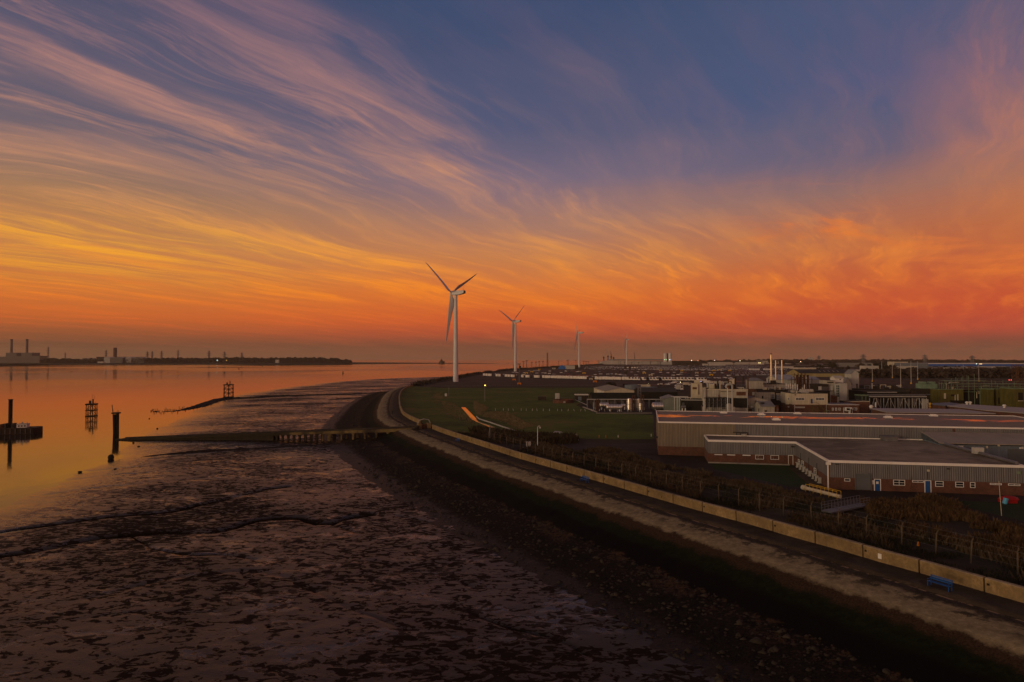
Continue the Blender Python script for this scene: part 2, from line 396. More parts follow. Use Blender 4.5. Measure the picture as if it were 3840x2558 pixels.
def asphalt(name, base=(.055, .042, .034), puddle=.0, lo=.60, hi=.63):
    m = bpy.data.materials.new(name); m.use_nodes = True; t = NT(m.node_tree); b = t.n['Principled BSDF']
    co = t.new('ShaderNodeTexCoord').outputs['Object']
    c = t.mix(t.sm(t.noise(co, .05, 6, .65), .35, .65), tuple(v * .7 for v in base) + (1,), tuple(v * 1.3 for v in base) + (1,))
    c = t.mix(t.m('MULTIPLY', t.sm(t.noise(co, 1.3, 4, .7), .4, .7), .3), c, (.02, .016, .014, 1))
    rr = t.sm(t.noise(co, .2, 3), .3, .7, .75, .95)
    if puddle:
        mp = t.new('ShaderNodeMapping'); t.l.new(co, mp.inputs[0]); mp.inputs['Scale'].default_value = (.25, 1.0, 1)
        k = t.sm(t.noise(mp.outputs[0], puddle, 4, .5, .4), lo, hi)
        c = t.mix(k, c, (.01, .009, .009, 1)); rr = t.m('ADD', t.m('MULTIPLY', rr, t.m('SUBTRACT', 1.0, k)), t.m('MULTIPLY', k, .03))
    t.l.new(c, b.inputs['Base Color']); t.l.new(rr, b.inputs['Roughness']); b.inputs['Specular IOR Level'].default_value = .16; return m
G_park = asphalt('car_terminal_asphalt', (.050, .034, .026), .018, .67, .69)
G_yard = asphalt('yard_asphalt', (.032, .025, .021), .06, .70, .73)
G_track = asphalt('service_track', (.062, .050, .044), .05, .68, .72)
def concrete_m(name, c, c2, s=.35):
    m = bpy.data.materials.new(name); m.use_nodes = True; t = NT(m.node_tree); b = t.n['Principled BSDF']
    co = t.new('ShaderNodeTexCoord').outputs['Object']
    k = t.sm(t.noise(co, s, 8, .7, .5), .42, .60); stn = t.noise(co, .16, 4, .7)
    cc = t.mix(k, c + (1,), c2 + (1,)); cc = t.mix(1.0, cc, t.ramp(stn, [(.35, (.62, .60, .58)), (.65, (1.15, 1.12, 1.08))], raw=True), 'MULTIPLY'); cc = t.mix(t.m('MULTIPLY', t.sm(t.noise(co, 3.5, 5, .7), .4, .65), .45), cc, tuple(v * .45 for v in c) + (1,)); b.inputs['Specular IOR Level'].default_value = .15
    t.l.new(cc, b.inputs['Base Color']); b.inputs['Roughness'].default_value = .9
    bn = t.new('ShaderNodeBump'); bn.inputs['Strength'].default_value = .5; bn.inputs['Distance'].default_value = .08
    t.l.new(t.noise(co, 2.5, 6, .7), bn.inputs['Height']); t.l.new(bn.outputs[0], b.inputs['Normal']); return m
G_prom = concrete_m('promenade_concrete', (.040, .030, .024), (.064, .049, .038), .5)
G_wallc = concrete_m('sea_wall_concrete', (.23, .165, .085), (.30, .215, .105), .9)
G_cap = concrete_m('sea_wall_cap_concrete', (.30, .24, .16), (.36, .30, .20), .9)

# ------------------------------------------------------------------ water
def water_mat(name, rough, bump, sc, d=.3):
    m = bpy.data.materials.new(name); m.use_nodes = True; t = NT(m.node_tree); b = t.n['Principled BSDF']
    co = t.new('ShaderNodeTexCoord').outputs['Object']
    b.inputs['Base Color'].default_value = (.012, .011, .010, 1); b.inputs['IOR'].default_value = 1.333; b.inputs['Specular IOR Level'].default_value = .32 if name[0] == 'e' else .5
    s = t.sm(t.noise(co, .0016, 3, .5, .5), .38, .62)
    t.l.new(t.m('ADD', t.m('MULTIPLY', s, rough * 1.1), rough * .5), b.inputs['Roughness'])
    bn = t.new('ShaderNodeBump'); bn.inputs['Strength'].default_value = bump; bn.inputs['Distance'].default_value = d
    mp = t.new('ShaderNodeMapping'); t.l.new(co, mp.inputs[0]); mp.inputs['Rotation'].default_value = (0, 0, .5); mp.inputs['Scale'].default_value = (1, .45, 1)
    t.l.new(t.noise(mp.outputs[0], sc, 3, .5), bn.inputs['Height']); t.l.new(bn.outputs[0], b.inputs['Normal']); return m
G_water = water_mat('estuary_water', .10, .10, .22)
WATER_Z = -4.0
rr_ = [30, 60, 120, 250, 500, 900, 1500, 2500, 4000, 6500, 9300]
aa = np.linspace(-1.25, 1.1, 48)
V = [(r * math.sin(a), r * math.cos(a), WATER_Z) for a in aa for r in rr_]
w = npmesh('water', V, grid_faces(len(aa), len(rr_)), G_water); w.data.flip_normals(); tag(w, kind='structure', label='calm estuary water mirroring the orange sunset sky', cat='water')

# ------------------------------------------------------------------ mud flat
WL = [(-86, 30), (-89, 80)] + [tuple(P(a, b, WATER_Z))[:2] for a, b in [(0,1899),(138,1849),(304,1772),(420,1728),(527,1651),(551,1624),(637,1592),(718,1547),(857,1490),(973,1467),(1104,1449),(1267,1430),(1471,1418),(1667,1412)]] + [(-60, 1180)]
WLC, _ = smooth_path(WL, 8.0)
def polydist(p, c, cap=1e9):
    best = np.full(len(p), cap)
    for a, b in zip(c[:-1], c[1:]):
        d = b - a; t = np.clip(((p - a) @ d) / (d @ d), 0, 1); q = p - a - t[:, None] * d
        np.minimum(best, np.hypot(q[:, 0], q[:, 1]), out=best)
    return best
def insidepoly(p, poly):
    x, y = p[:, 0], p[:, 1]; ins = np.zeros(len(p), bool); n = len(poly)
    for i in range(n):
        x0, y0 = poly[i]; x1, y1 = poly[(i + 1) % n]
        if y0 == y1: continue
        k = ((y0 > y) != (y1 > y)) & (x < (x1 - x0) * (y - y0) / (y1 - y0) + x0); ins ^= k
    return ins
na, nr = 620, 640
aa = np.linspace(-.86, .62, na); r_ = 26 * (1180 / 26) ** np.linspace(0, 1, nr)
AA, RR = np.meshgrid(aa, r_, indexing='ij'); MX = AA * RR; MY = RR.copy()
p = np.stack([MX.ravel(), MY.ravel()], 1)
mudpoly = np.concatenate([WLC, [(600, 1180), (600, 30)]])
sdv = polydist(p, WLC) * np.where(insidepoly(p, mudpoly), 1, -1)
sdn = sdv + 9 * fbm(p[:, 0] / 22, p[:, 1] / 22, 5, 3) + 2.5 * fbm(p[:, 0] / 3, p[:, 1] / 1.5, 3, 9)
mz = WATER_Z + np.clip(.018 * sdn, -.6, .5) + np.clip((sdn - 28) * .004, 0, .3)
mz += .10 * fbm(p[:, 0] / 2.2, p[:, 1] / 1.1, 4, 21) * np.clip(sdn / 12, 0, 1)
CREEKS = [(.55, 1.3, [(-40,2000),(0,1993),(221,1962),(414,1937),(635,1921),(773,1890),(883,1868),(994,1838),(1110,1822)]),
          (.7, 1.4, [(-60,2092),(0,2081),(166,2064),(304,2026),(400,2017),(497,2009),(635,1992),(773,2003),(883,1982),(966,1951),(1132,1943),(1150,1948),(1165,1962),(1215,1971),(1254,1968),(1276,1950),(1320,1940),(1400,1934)]),
          (.35, .8, [(1254,1969),(1300,1985),(1353,2010)]),
          (.4, 1.0, [(331,2247),(486,2208),(552,2186),(663,2169),(828,2153),(911,2144),(1021,2155),(1104,2180),(1180,2230)]),
          (.3, .7, [(1500,1940),(1600,1962),(1680,1990),(1760,2030),(1810,2045)]),
          (.3, .9, [(180,1850),(245,1839),(367,1824),(449,1820),(571,1806),(760,1799),(939,1792)]),
          (.3, .8, [(200,1803),(286,1792),(449,1775),(571,1771),(700,1765)]),
          (.28, .8, [(260,1770),(327,1765),(531,1745),(775,1727)]),
          (.3, 1.0, [(530,1657),(650,1652),(780,1646)]),
          (.3, 1.2, [(700,1560),(900,1556),(1160,1550)]),
          (.3, 1.2, [(590,1606),(800,1595),(900,1588),(1100,1580),(1150,1588)]),
          (.25, .5, [(1180,2230),(1290,2290),(1420,2330),(1560,2400)]), (.25, .5, [(911,2144),(960,2210),(1010,2290),(990,2400)]), (.3, .5, [(497,2009),(560,2060),(700,2090),(860,2085),(980,2110)]),
          (.25, .45, [(1400,2110),(1520,2150),(1650,2160),(1800,2220)]), (.25, .45, [(300,2330),(520,2300),(760,2310),(980,2290)]), (.3, .5, [(635,1921),(720,1935),(860,1925),(1010,1900),(1150,1905)]), (.25, .5, [(1750,2300),(1900,2370),(2080,2400),(2200,2470)]),
          (.5, 2.0, [(1080,1498),(1220,1489),(1330,1486),(1400,1484)])]
ck = np.zeros(len(p))
for dep, wd, px in CREEKS:
    c, _ = smooth_path([tuple(P(a, b, -3.6))[:2] for a, b in px], 2.5)
    c = c + np.stack([fbm(c[:, 0] / 5, c[:, 1] / 5, 3, 5), fbm(c[:, 0] / 5, c[:, 1] / 5, 3, 8)], 1) * 1.6
    lo = c.min(0) - 6; hi = c.max(0) + 6
    k = np.where((p[:, 0] > lo[0]) & (p[:, 0] < hi[0]) & (p[:, 1] > lo[1]) & (p[:, 1] < hi[1]))[0]
    d = polydist(p[k], c); gd = np.exp(-(d / (wd * .62)) ** 2)
    mo = np.clip(.75 + 1.3 * fbm(p[k, 0] / 9, p[k, 1] / 9, 3, 77), .25, 1.2) * (1 if dep > .45 else .6); mz[k] -= dep * .8 * gd * mo; ck[k] = np.maximum(ck[k], gd * mo)
mz = mz.reshape(MX.shape)
wd_ = wdist(MX, MY)
keep = (sdn.reshape(MX.shape) > -14) & (wd_ > 17)
Fq = grid_faces(na, nr); kf = keep.ravel(); Fq = Fq[kf[Fq].all(1)]
used = np.unique(Fq); remap = -np.ones(len(p), int); remap[used] = np.arange(len(used))
m = bpy.data.materials.new('wet_mud'); m.use_nodes = True; t = NT(m.node_tree); b = t.n['Principled BSDF']
co = t.new('ShaderNodeTexCoord').outputs['Object']
mp = t.new('ShaderNodeMapping'); t.l.new(co, mp.inputs[0]); mp.inputs['Rotation'].default_value = (0, 0, .15); mp.inputs['Scale'].default_value = (.75, 1.1, 1)
big = t.noise(mp.outputs[0], .030, 4, .55, .4)
n1 = t.noise(mp.outputs[0], 1.05, 6, .58, .9)
n2 = t.noise(mp.outputs[0], 2.0, 5, .7, .4)
pt = t.m('ADD', t.m('MULTIPLY', n1, .76), t.m('ADD', t.m('MULTIPLY', t.m('ADD', t.m('MULTIPLY', t.m('SUBTRACT', big, .5), 1.1), .5), .34), t.m('MULTIPLY', t.m('SUBTRACT', n2, .5), .22)))
n1b = t.noise(mp.outputs[0], .42, 5, .6, 1.2); kb = t.sm(t.noise(mp.outputs[0], .055, 3, .5), .42, .58)
pt = t.m('ADD', pt, t.m('MULTIPLY', kb, t.m('ADD', t.m('MULTIPLY', t.m('SUBTRACT', n1b, .5), .75), -.03)))
patch = t.sm(pt, .535, .585)                               # 1 = rough weedy hollow, 0 = smooth wet skin
at = t.new('ShaderNodeAttribute', attribute_name='creek'); cf = at.outputs['Fac']
wet = t.new('ShaderNodeAttribute', attribute_name='wet').outputs['Fac']
pool = t.sm(t.noise(mp.outputs[0], .17, 6, .6, .8), .54, .60)
pool = t.m('MAXIMUM', t.m('MULTIPLY', pool, .5), wet)
patch = t.m('MULTIPLY', patch, t.m('SUBTRACT', 1.0, wet))
cB = t.mix(t.sm(n2, .3, .7), (.013, .0095, .006, 1), (.022, .016, .010, 1))
cD = (.010, .0065, .005, 1)
c = t.mix(t.m('MULTIPLY', patch, .85), cB, cD)
c = t.mix(t.m('MULTIPLY', t.sm(cf, .25, .9), .85), c, (.007, .005, .004, 1))
t.l.new(c, b.inputs['Base Color'])
r0 = t.m('ADD', t.m('MULTIPLY', patch, .42), t.sm(big, .3, .7, .30, .46))
t.l.new(t.m('MULTIPLY', r0, t.m('SUBTRACT', 1.0, t.m('MULTIPLY', pool, .72))), b.inputs['Roughness']); b.inputs['Specular Tint'].default_value = (1, .76, .54, 1)
t.l.new(t.m('MULTIPLY', t.sm(patch, 0, 1, .27, .07), t.sm(cf, .1, .6, 1.0, 0.0)), b.inputs['Specular IOR Level'])
bn = t.new('ShaderNodeBump'); bn.inputs['Strength'].default_value = .35; bn.inputs['Distance'].default_value = .12
hh = t.m('SUBTRACT', t.m('MULTIPLY', t.m('MULTIPLY', t.noise(mp.outputs[0], 3.4, 6, .68), .8), t.m('SUBTRACT', 1.0, t.m('MULTIPLY', pool, .8))), t.m('MULTIPLY', patch, .6))
t.l.new(hh, bn.inputs['Height']); t.l.new(bn.outputs[0], b.inputs['Normal'])
mud = npmesh('mud_flat', np.stack([MX.ravel(), MY.ravel(), mz.ravel()], 1)[used], remap[Fq][:, ::-1], m, smooth=True, attrs={'creek': ck[used], 'wet': np.clip(1 - (sdn[used] + 2) / 26, 0, 1)})
tag(mud, kind='structure', label='wet tidal mud flat with dark creeks and mottled weed', cat='mud flat')
def mudz(x, y):
    q = np.array([[x, y]]); s = polydist(q, WLC)[0] * (1 if insidepoly(q, mudpoly)[0] else -1)
    return float(WATER_Z + np.clip(.018 * s, -.6, .5) + np.clip((s - 28) * .004, 0, .3))

# ------------------------------------------------------------------ foreshore: promenade, broken apron, weed slope, stones
def loft(name, prof, m, c=None, n=None, noise=0.0, ns=3.0, attr=True, jag=0.0, kind='structure'):
    c = WC if c is None else c; n = WN if n is None else n
    D = np.array([q[0] for q in prof], float); Zp = np.array([q[1] for q in prof], float)
    Vx = c[:, None, :2] + n[:, None, :] * D[None, :, None]
    zz = np.broadcast_to(Zp[None, :], Vx.shape[:2]).copy()
    if noise: 
        nn = fbm(Vx[..., 0] / ns, Vx[..., 1] / ns, 4, 31) * noise; nn[:, 0] *= .2; nn[:, -1] *= .3; zz += nn
    Vv = np.concatenate([Vx, zz[..., None]], -1).reshape(-1, 3)
    o = npmesh(name, Vv, grid_faces(len(c), len(D))[:, ::-1], m, smooth=True, attrs={'d': np.broadcast_to(D[None, :], zz.shape).ravel()})
    return tag(o, kind=kind)
wc2, ws2 = smooth_path(WC, .5); wn2 = normals(wc2)
# slabs of the promenade with open joints
pd = [(-.05, 1.0), (1.3, .99), (2.6, .98), (3.95, .96)]
V = []; Fp = []; ax = 0
npz = int(WS[-1] // 6)
for i in range(npz):
    s0, s1 = i * 6 + .03, i * 6 + 5.97
    ss = np.linspace(s0, s1, 7); base = np.stack([np.interp(ss, WS, WC[:, k]) for k in (0, 1)], 1); nn = np.stack([np.interp(ss, WS, WN[:, k]) for k in (0, 1)], 1)
    dz = rng.uniform(-.015, .015)
    k0 = len(V)
    for q, n_ in zip(base, nn):
        for d, z_ in pd: V.append((q[0] + n_[0] * d, q[1] + n_[1] * d, z_ + dz))
        V.append((q[0] + n_[0] * 3.95, q[1] + n_[1] * 3.95, .5)); V.append((q[0] - n_[0] * .05, q[1] - n_[1] * .05, .5))
    for a in range(6):
        for b_ in range(4): Fp.append((k0 + a * 6 + b_, k0 + a * 6 + b_ + 1, k0 + (a + 1) * 6 + b_ + 1, k0 + (a + 1) * 6 + b_))
    for r in (0, 6):
        q = [k0 + r * 6 + j for j in range(6)]; Fp.append((q[0], q[5], q[4], q[3])); 
pr = npmesh('promenade', V, Fp, G_prom); tag(pr, kind='structure', label='dark concrete promenade slabs below the sea wall', cat='promenade')
# apron and slope material by distance from the wall
m = bpy.data.materials.new('apron_weed_and_stones'); m.use_nodes = True; t = NT(m.node_tree); b = t.n['Principled BSDF']
co = t.new('ShaderNodeTexCoord').outputs['Object']; d = t.new('ShaderNodeAttribute', attribute_name='d').outputs['Fac']
nA = t.noise(co, .28, 7, .68); nB = t.noise(co, 1.6, 6, .7); nC = t.noise(co, 5.5, 4, .7)
dj = t.m('ADD', d, t.m('ADD', t.m('MULTIPLY', t.m('SUBTRACT', nA, .5), 3.4), t.m('MULTIPLY', t.m('SUBTRACT', nB, .5), 1.8)))
djs = t.m('ADD', d, t.m('ADD', t.m('MULTIPLY', t.m('SUBTRACT', nA, .5), 2.2), t.m('MULTIPLY', t.m('SUBTRACT', nB, .5), 1.0)))
conc = t.mix(t.sm(nB, .35, .65), (.185, .145, .088, 1), (.30, .235, .145, 1))
dk = t.mix(t.sm(nC, .35, .65), (.030, .021, .016, 1), (.07, .053, .04, 1))
c = t.mix(t.sm(djs, 5.0, 5.9), dk, conc)
moss = t.sm(t.noise(co, .55, 7, .7), .48, .60)
c = t.mix(t.m('MULTIPLY', t.m('MULTIPLY', moss, t.sm(d, 3.8, 5.8, 1.0, .9)), t.sm(d, 6.2, 8.0, 1.0, .2)), c, (.035, .028, .018, 1))
c = t.mix(t.sm(djs, 8.9, 9.5), c, t.mix(t.sm(nC, .4, .6), (.025, .014, .009, 1), (.055, .034, .02, 1)))
c = t.mix(t.sm(dj, 10.2, 11.2), c, t.mix(t.sm(nB, .4, .62), (.004, .006, .002, 1), (.009, .014, .003, 1)))
c = t.mix(t.sm(dj, 12.2, 13.4), c, (.0022, .002, .0017, 1))
weed = t.mix(t.sm(nC, .35, .65), (.030, .017, .010, 1), (.085, .046, .026, 1))
stone = t.mix(t.sm(nC, .4, .65), (.004, .0035, .003, 1), (.018, .014, .011, 1))
wm = t.sm(t.m('ADD', nB, t.m('MULTIPLY', t.m('SUBTRACT', nA, .5), .7)), .50, .58)
edgeline = t.m('MULTIPLY', t.m('MULTIPLY', t.sm(d, 3.95, 4.05), t.sm(d, 4.2, 4.35, 1.0, 0.0)), t.sm(t.noise(co, .9, 4, .6), .46, .56))
c = t.mix(edgeline, c, (.30, .20, .13, 1))
lower = t.mix(t.m('MULTIPLY', wm, t.sm(d, 17.2, 20.0, 1.0, .14)), stone, weed)
c = t.mix(t.sm(dj, 15.4, 16.0), c, lower)
c = t.mix(t.m('MULTIPLY', t.sm(dj, 22.5, 25.5), t.sm(nB, .42, .55)), c, (.020, .014, .010, 1))
t.l.new(c, b.inputs['Base Color']); t.l.new(t.sm(dj, 23.0, 25.5, .92, .5), b.inputs['Roughness'])
b.inputs['Specular IOR Level'].default_value = .08
bn = t.new('ShaderNodeBump'); bn.inputs['Strength'].default_value = .8; bn.inputs['Distance'].default_value = .22
t.l.new(t.m('ADD', t.m('MULTIPLY', nB, .6), t.m('MULTIPLY', nC, .4)), bn.inputs['Height']); t.l.new(bn.outputs[0], b.inputs['Normal'])
prof = [(3.9, .82), (4.4, .84), (5.2, .80), (6, .74), (7, .64), (8, .5), (8.9, .36), (9.3, .12)] + [(9.3 + k * .6, .1 - k * .6 * .37) for k in range(1, 11)]
prof += [(15.9 + k * .7, -2.35 - k * .055) for k in range(0, 20)] + [(30.5, -3.75), (34, -4.3)]
fs = loft('foreshore', prof, m, wc2, wn2, noise=.22, ns=2.4); tag(fs, label='broken concrete apron, black weed slope and stony foreshore', cat='foreshore')

# ------------------------------------------------------------------ land
inl = off(-1.0)
land = [tuple(q) for q in inl] + [tuple(q) for q in BC[1:]] + [(9200, 9000), (9200, -200), (72, -200)]
def ngon(name, pts, z0, m, kind='structure', label=None, cat=None):
    me = bpy.data.meshes.new(name); import bmesh
    bm = bmesh.new(); vs = [bm.verts.new((q[0], q[1], z0)) for q in pts]; f = bm.faces.new(vs)
    bmesh.ops.recalc_face_normals(bm, faces=bm.faces)
    bm.normal_update()
    if f.normal.z < 0: f.normal_flip()
    bmesh.ops.triangulate(bm, faces=bm.faces); bm.to_mesh(me); bm.free(); me.materials.append(m)
    o = bpy.data.objects.new(name, me); link(o); return tag(o, label, cat, kind=kind)
ngon('ground', land, 0.0, G_ground, label='rough brown ground behind the sea wall', cat='ground')
def ppoly(px, z0=0.0): return [tuple(P(a, b, z0))[:2] for a, b in px]
gz = .024
# grass field, with the dip of the ditch cut as a dark bank
grass_px = [(1515,1467),(1540,1455),(1700,1455),(2000,1454),(2240,1454),(2240,1478),(2160,1520),(2230,1548),(2450,1556),(2452,1646),(2300,1648),(2150,1643),(2010,1640),(1960,1640),(1880,1625),(1780,1612),(1700,1604),(1600,1584),(1535,1558),(1512,1530),(1508,1495)]
ngon('grass_field', ppoly(grass_px, gz), gz, G_grass, label='green grass field inside the bend of the sea wall', cat='grass')
ngon('car_terminal_asphalt', ppoly([(1549,1446.5),(1605,1437.5),(1665,1428),(1709,1420.5),(1780,1408),(1839,1399),(1925,1389.5),(2010,1384),(2078,1379),(2160,1374.5),(2250,1369),(2900,1365),(3300,1385),(3400,1440),(2800,1443),(2240,1445),(1549,1449)], .004), .004, G_park, label='dark brown asphalt of the car terminal', cat='asphalt')
ngon('perimeter_road', ppoly([(1549,1450.5),(1549,1446.8),(2600,1440),(2600,1445)], .008), .008, G_track, label='pale road along the near edge of the car terminal', cat='road')
# yard around the works and the near warehouse
def UVp(u, v): return (u * .981 + v * .193, -u * .193 + v * .981)
ngon('yard', [UVp(-26, 199), UVp(-30, 330), UVp(190, 330), UVp(220, 40), UVp(66, 112), UVp(30, 112), UVp(17, 128), UVp(12, 140), UVp(2, 142), UVp(-14, 150), UVp(-34, 163), UVp(-26, 178), UVp(1, 180), UVp(1, 197)], .012, G_yard, label='dark tarmac yard around the works', cat='yard')
ngon('lawn', [UVp(13, 148.6), UVp(28.5, 148.8), UVp(27.7, 124), UVp(24, 124.5), UVp(18, 133), UVp(13, 141)], .016, G_lawn, label='small dark lawn in the angle of the brick workshop', cat='lawn')
ngon('footpath', [UVp(27.9, 145.5), UVp(29.8, 146), UVp(29.8, 121.5), UVp(26.6, 121.8), UVp(27.6, 124)], .020, concrete_m('path_concrete', (.08, .055, .038), (.11, .08, .055)), label='brown path along the workshop side wall', cat='path')
ngon('grass_bank', [UVp(44, 117), UVp(80, 117), UVp(100, 95), UVp(90, 80), UVp(62, 92), UVp(50, 104)], .020, G_lawn, label='dark green grass slope right of the workshop yard', cat='lawn')
# verge behind the wall
vp = [(-.55, 1.35), (-1.2, 1.32), (-2.5, 1.15), (-4, .9), (-6, .7), (-8, .55), (-10, .35), (-12, .5), (-14, .45), (-17, .25), (-20, .05), (-21, -.3)]
iv = int(213 / .5)
vg2 = loft('grass_verge', vp[::-1], G_grass, wc2[iv - 1:-8], wn2[iv - 1:-8], noise=.3, ns=5); tag(vg2, label='green grass bank inside the bend of the sea wall', cat='grass')
vg = loft('verge', vp[::-1], G_verge, wc2[:iv], wn2[:iv], noise=.5, ns=3.5); tag(vg, label='rough sloping verge of scrub and grass behind the sea wall', cat='verge')
# bank beyond the wall down to the water
bp = [(-9, .03), (-6, 1.0), (-3, 1.6), (0, 1.2), (4, -.8), (8, -2.6), (13, -4.4)]
bk = loft('shore_bank', bp, G_verge, BC, BN, noise=1.2, ns=9.0); tag(bk, label='dark earth bank along the edge of the car terminal', cat='bank')

# ditch water, sunk pipe channel
dw = ppoly([(1729,1527.5),(1745,1527.5),(1798,1582),(1902,1617),(1895,1618.5),(1832,1600),(1790,1583),(1768,1573),(1752,1553)], .05)
ngon('ditch_water', dw, .05, water_mat('ditch_water', .03, .03, 1.2, .02), label='still ditch water glowing orange in the grass field', cat='ditch')
# ------------------------------------------------------------------ sea wall
sw = thing('sea_wall', 'long curving tan concrete sea wall in jointed panels beside the promenade', 'wall', (0, 0, 0))
def at_s(s):
    q = [np.interp(s, WS, WC[:, k]) for k in (0, 1)]; n = [np.interp(s, WS, WN[:, k]) for k in (0, 1)]; L = math.hypot(*n); return np.array(q), np.array(n) / L
JET_S = None
def s_of(px, py, z=1.0):
    q = np.array(P(px, py, z))[:2]; return float(WS[np.argmin(np.hypot(*(WC - q).T))])
sK0, sK1 = s_of(1604, 1603), s_of(1575, 1590)
cap_mb = MB()
i = 0
for i in range(npz + 1):
    s0, s1 = i * 6 + .09, i * 6 + 5.91
    if s1 > WS[-1]: break
    if s0 < sK1 and s1 > sK0: continue
    mb = MB(); ss = np.linspace(s0, s1, 4); dz = rng.uniform(-.02, .02)
    pf = [(.06, .9), (.06, 1.95 + dz), (.10, 1.97 + dz), (.10, 2.22 + dz), (.02, 2.28 + dz), (-.42, 2.28 + dz), (-.48, 2.2 + dz), (-.48, .9)]
    k = len(pf)
    vs = []
    for s in ss:
        q, n = at_s(s)
        for d_, z_ in pf: vs.append((q[0] + n[0] * d_, q[1] + n[1] * d_, z_))
    fs_ = [(a * k + b_, a * k + (b_ + 1) % k, (a + 1) * k + (b_ + 1) % k, (a + 1) * k + b_) for a in range(3) for b_ in range(k)]
    fs_ += [tuple(range(k)), tuple(range(4 * k - 1, 3 * k - 1, -1))]
    mb.v = [tuple(v_) for v_ in vs]; mb.f = fs_; mb.m = [1 if (f_[0] % k in (3, 4, 5) and len(f_) == 4) else 0 for f_ in fs_]
    o = mb.build('wall_panel', [G_wallc, G_cap], sw)
    # drain slot beside some joints
    if i % 2 == 0:
        q, n = at_s(s1 - .25); mb = MB(); tt = np.array([-n[1], n[0]])
        a0 = math.atan2(tt[1], tt[0]); mb.box(-.12, .12, -.02, .02, -.1, .1)
        mb.build('drain_slot', M['black'], sw, loc=(q[0] + n[0] * .075, q[1] + n[1] * .075, 1.75), rz=a0)
bmesh_dummy = None

# ================================================================== NEAR THINGS ON THE SHORE
# ---- jetty
jA = P(1556, 1603, 1.0); jB = P(452, 1645, -3.9)
jd = Vector((jB.x - jA.x, jB.y - jA.y)); JL = jd.length; jang = math.atan2(jd.y, jd.x)
jt = thing('jetty', 'long sloping concrete jetty on piles running from the sea wall into the water', 'jetty', (jA.x, jA.y, 0), jang)
def jz(s): return 1.0 + (jB.z - 1.0) * (s / JL) ** 1.05
mb = MB(); n = 40; wv = 2.4
for i in range(n):
    mb.mi = 1 if i > 15 else 0
    s0, s1 = i / n * JL, (i + 1) / n * JL; z0, z1 = jz(s0), jz(s1); th = 1.0 - .65 * i / n
    mb.add([(s0, -wv, z0 - th), (s1, -wv, z1 - th), (s1, wv, z1 - th), (s0, wv, z0 - th), (s0, -wv, z0), (s1, -wv, z1), (s1, wv, z1), (s0, wv, z0)],
           [(3, 2, 1, 0), (4, 5, 6, 7), (0, 1, 5, 4), (2, 3, 7, 6)] + ([(3, 0, 4, 7)] if i == 0 else []) + ([(1, 2, 6, 5)] if i == n - 1 else []))
G_jet = mat('jetty_concrete', (.16, .115, .05), .9, .3, .5, bump=.3, col2=(.030, .024, .018), c2scale=.12, c2lo=.42, c2hi=.6)
G_jetdark = mat('weedy_jetty_concrete', (.026, .021, .015), .9, .4, .6)
mb.build('deck', [G_jet, mat('stained_jetty_concrete', (.030, .024, .015), .9, .4, .4)], jt)
for sgn in (-1, 1):
    mb = MB(); y0, y1 = (wv - .25, wv) if sgn > 0 else (-wv, -wv + .25)
    for i in range(n):
        s0, s1 = i / n * JL, (i + 1) / n * JL; z0, z1 = jz(s0) + .003, jz(s1) + .003
        mb.add([(s0, y0, z0), (s1, y0, z1), (s1, y1, z1), (s0, y1, z0), (s0, y0, z0 + .22), (s1, y0, z1 + .22), (s1, y1, z1 + .22), (s0, y1, z0 + .22)], [(4, 5, 6, 7), (0, 1, 5, 4), (2, 3, 7, 6)] + ([(3, 0, 4, 7)] if i == 0 else []) + ([(1, 2, 6, 5)] if i == n - 1 else []))
    mb.build('kerb', G_jetdark, jt)
def jpile(px):
    a = X(px, 1.0); # solve s on the jetty axis for this bearing
    ca, sa = math.cos(jang), math.sin(jang)
    return (a * jA.y - jA.x) / (ca - a * sa)
pl = [1464 - 43 * k for k in range(6)] + [1244 - 21.3 * k for k in range(10)]
for k, px in enumerate(pl):
    s = jpile(px); zt_ = jz(s) - (1.0 - .65 * s / JL) + .002
    if zt_ < -3.4: continue
    for yy in (-1.9, 1.9):
        mb = MB(); mb.box(s - .28, s + .28, yy - .28, yy + .28, -4.6, zt_ - .35)
        mb.add([(s - .28, yy - .28, zt_ - .45), (s + .28, yy - .28, zt_ - .45), (s + .28, yy + .28, zt_ - .45), (s - .28, yy + .28, zt_ - .45), (s - .6, yy - .4, zt_ - .1), (s + .6, yy - .4, zt_ - .1), (s + .6, yy + .4, zt_ - .1), (s - .6, yy + .4, zt_ - .1)],
               [(0, 1, 5, 4), (1, 2, 6, 5), (2, 3, 7, 6), (3, 0, 4, 7), (4, 5, 6, 7), (3, 2, 1, 0)])
        mb.build('pile', G_jet if k < 8 else G_jetdark, jt)
for k in range(18):      # weed-hung low skirt of the buried half
    pass
mb = MB(); s0 = jpile(1040)
for i in range(24):
    a, b_ = s0 + (JL - s0) * i / 24, s0 + (JL - s0) * (i + 1) / 24
    mb.add([(a, -wv + .3, -4.6), (b_, -wv + .3, -4.6), (b_, wv - .3, -4.6), (a, wv - .3, -4.6), (a, -wv + .3, jz(a) - .3), (b_, -wv + .3, jz(b_) - .3), (b_, wv - .3, jz(b_) - .3), (a, wv - .3, jz(a) - .3)], [(0, 1, 5, 4), (2, 3, 7, 6)] + ([(3, 0, 4, 7)] if i == 0 else []))
mb.build('solid_base', G_jetdark, jt)
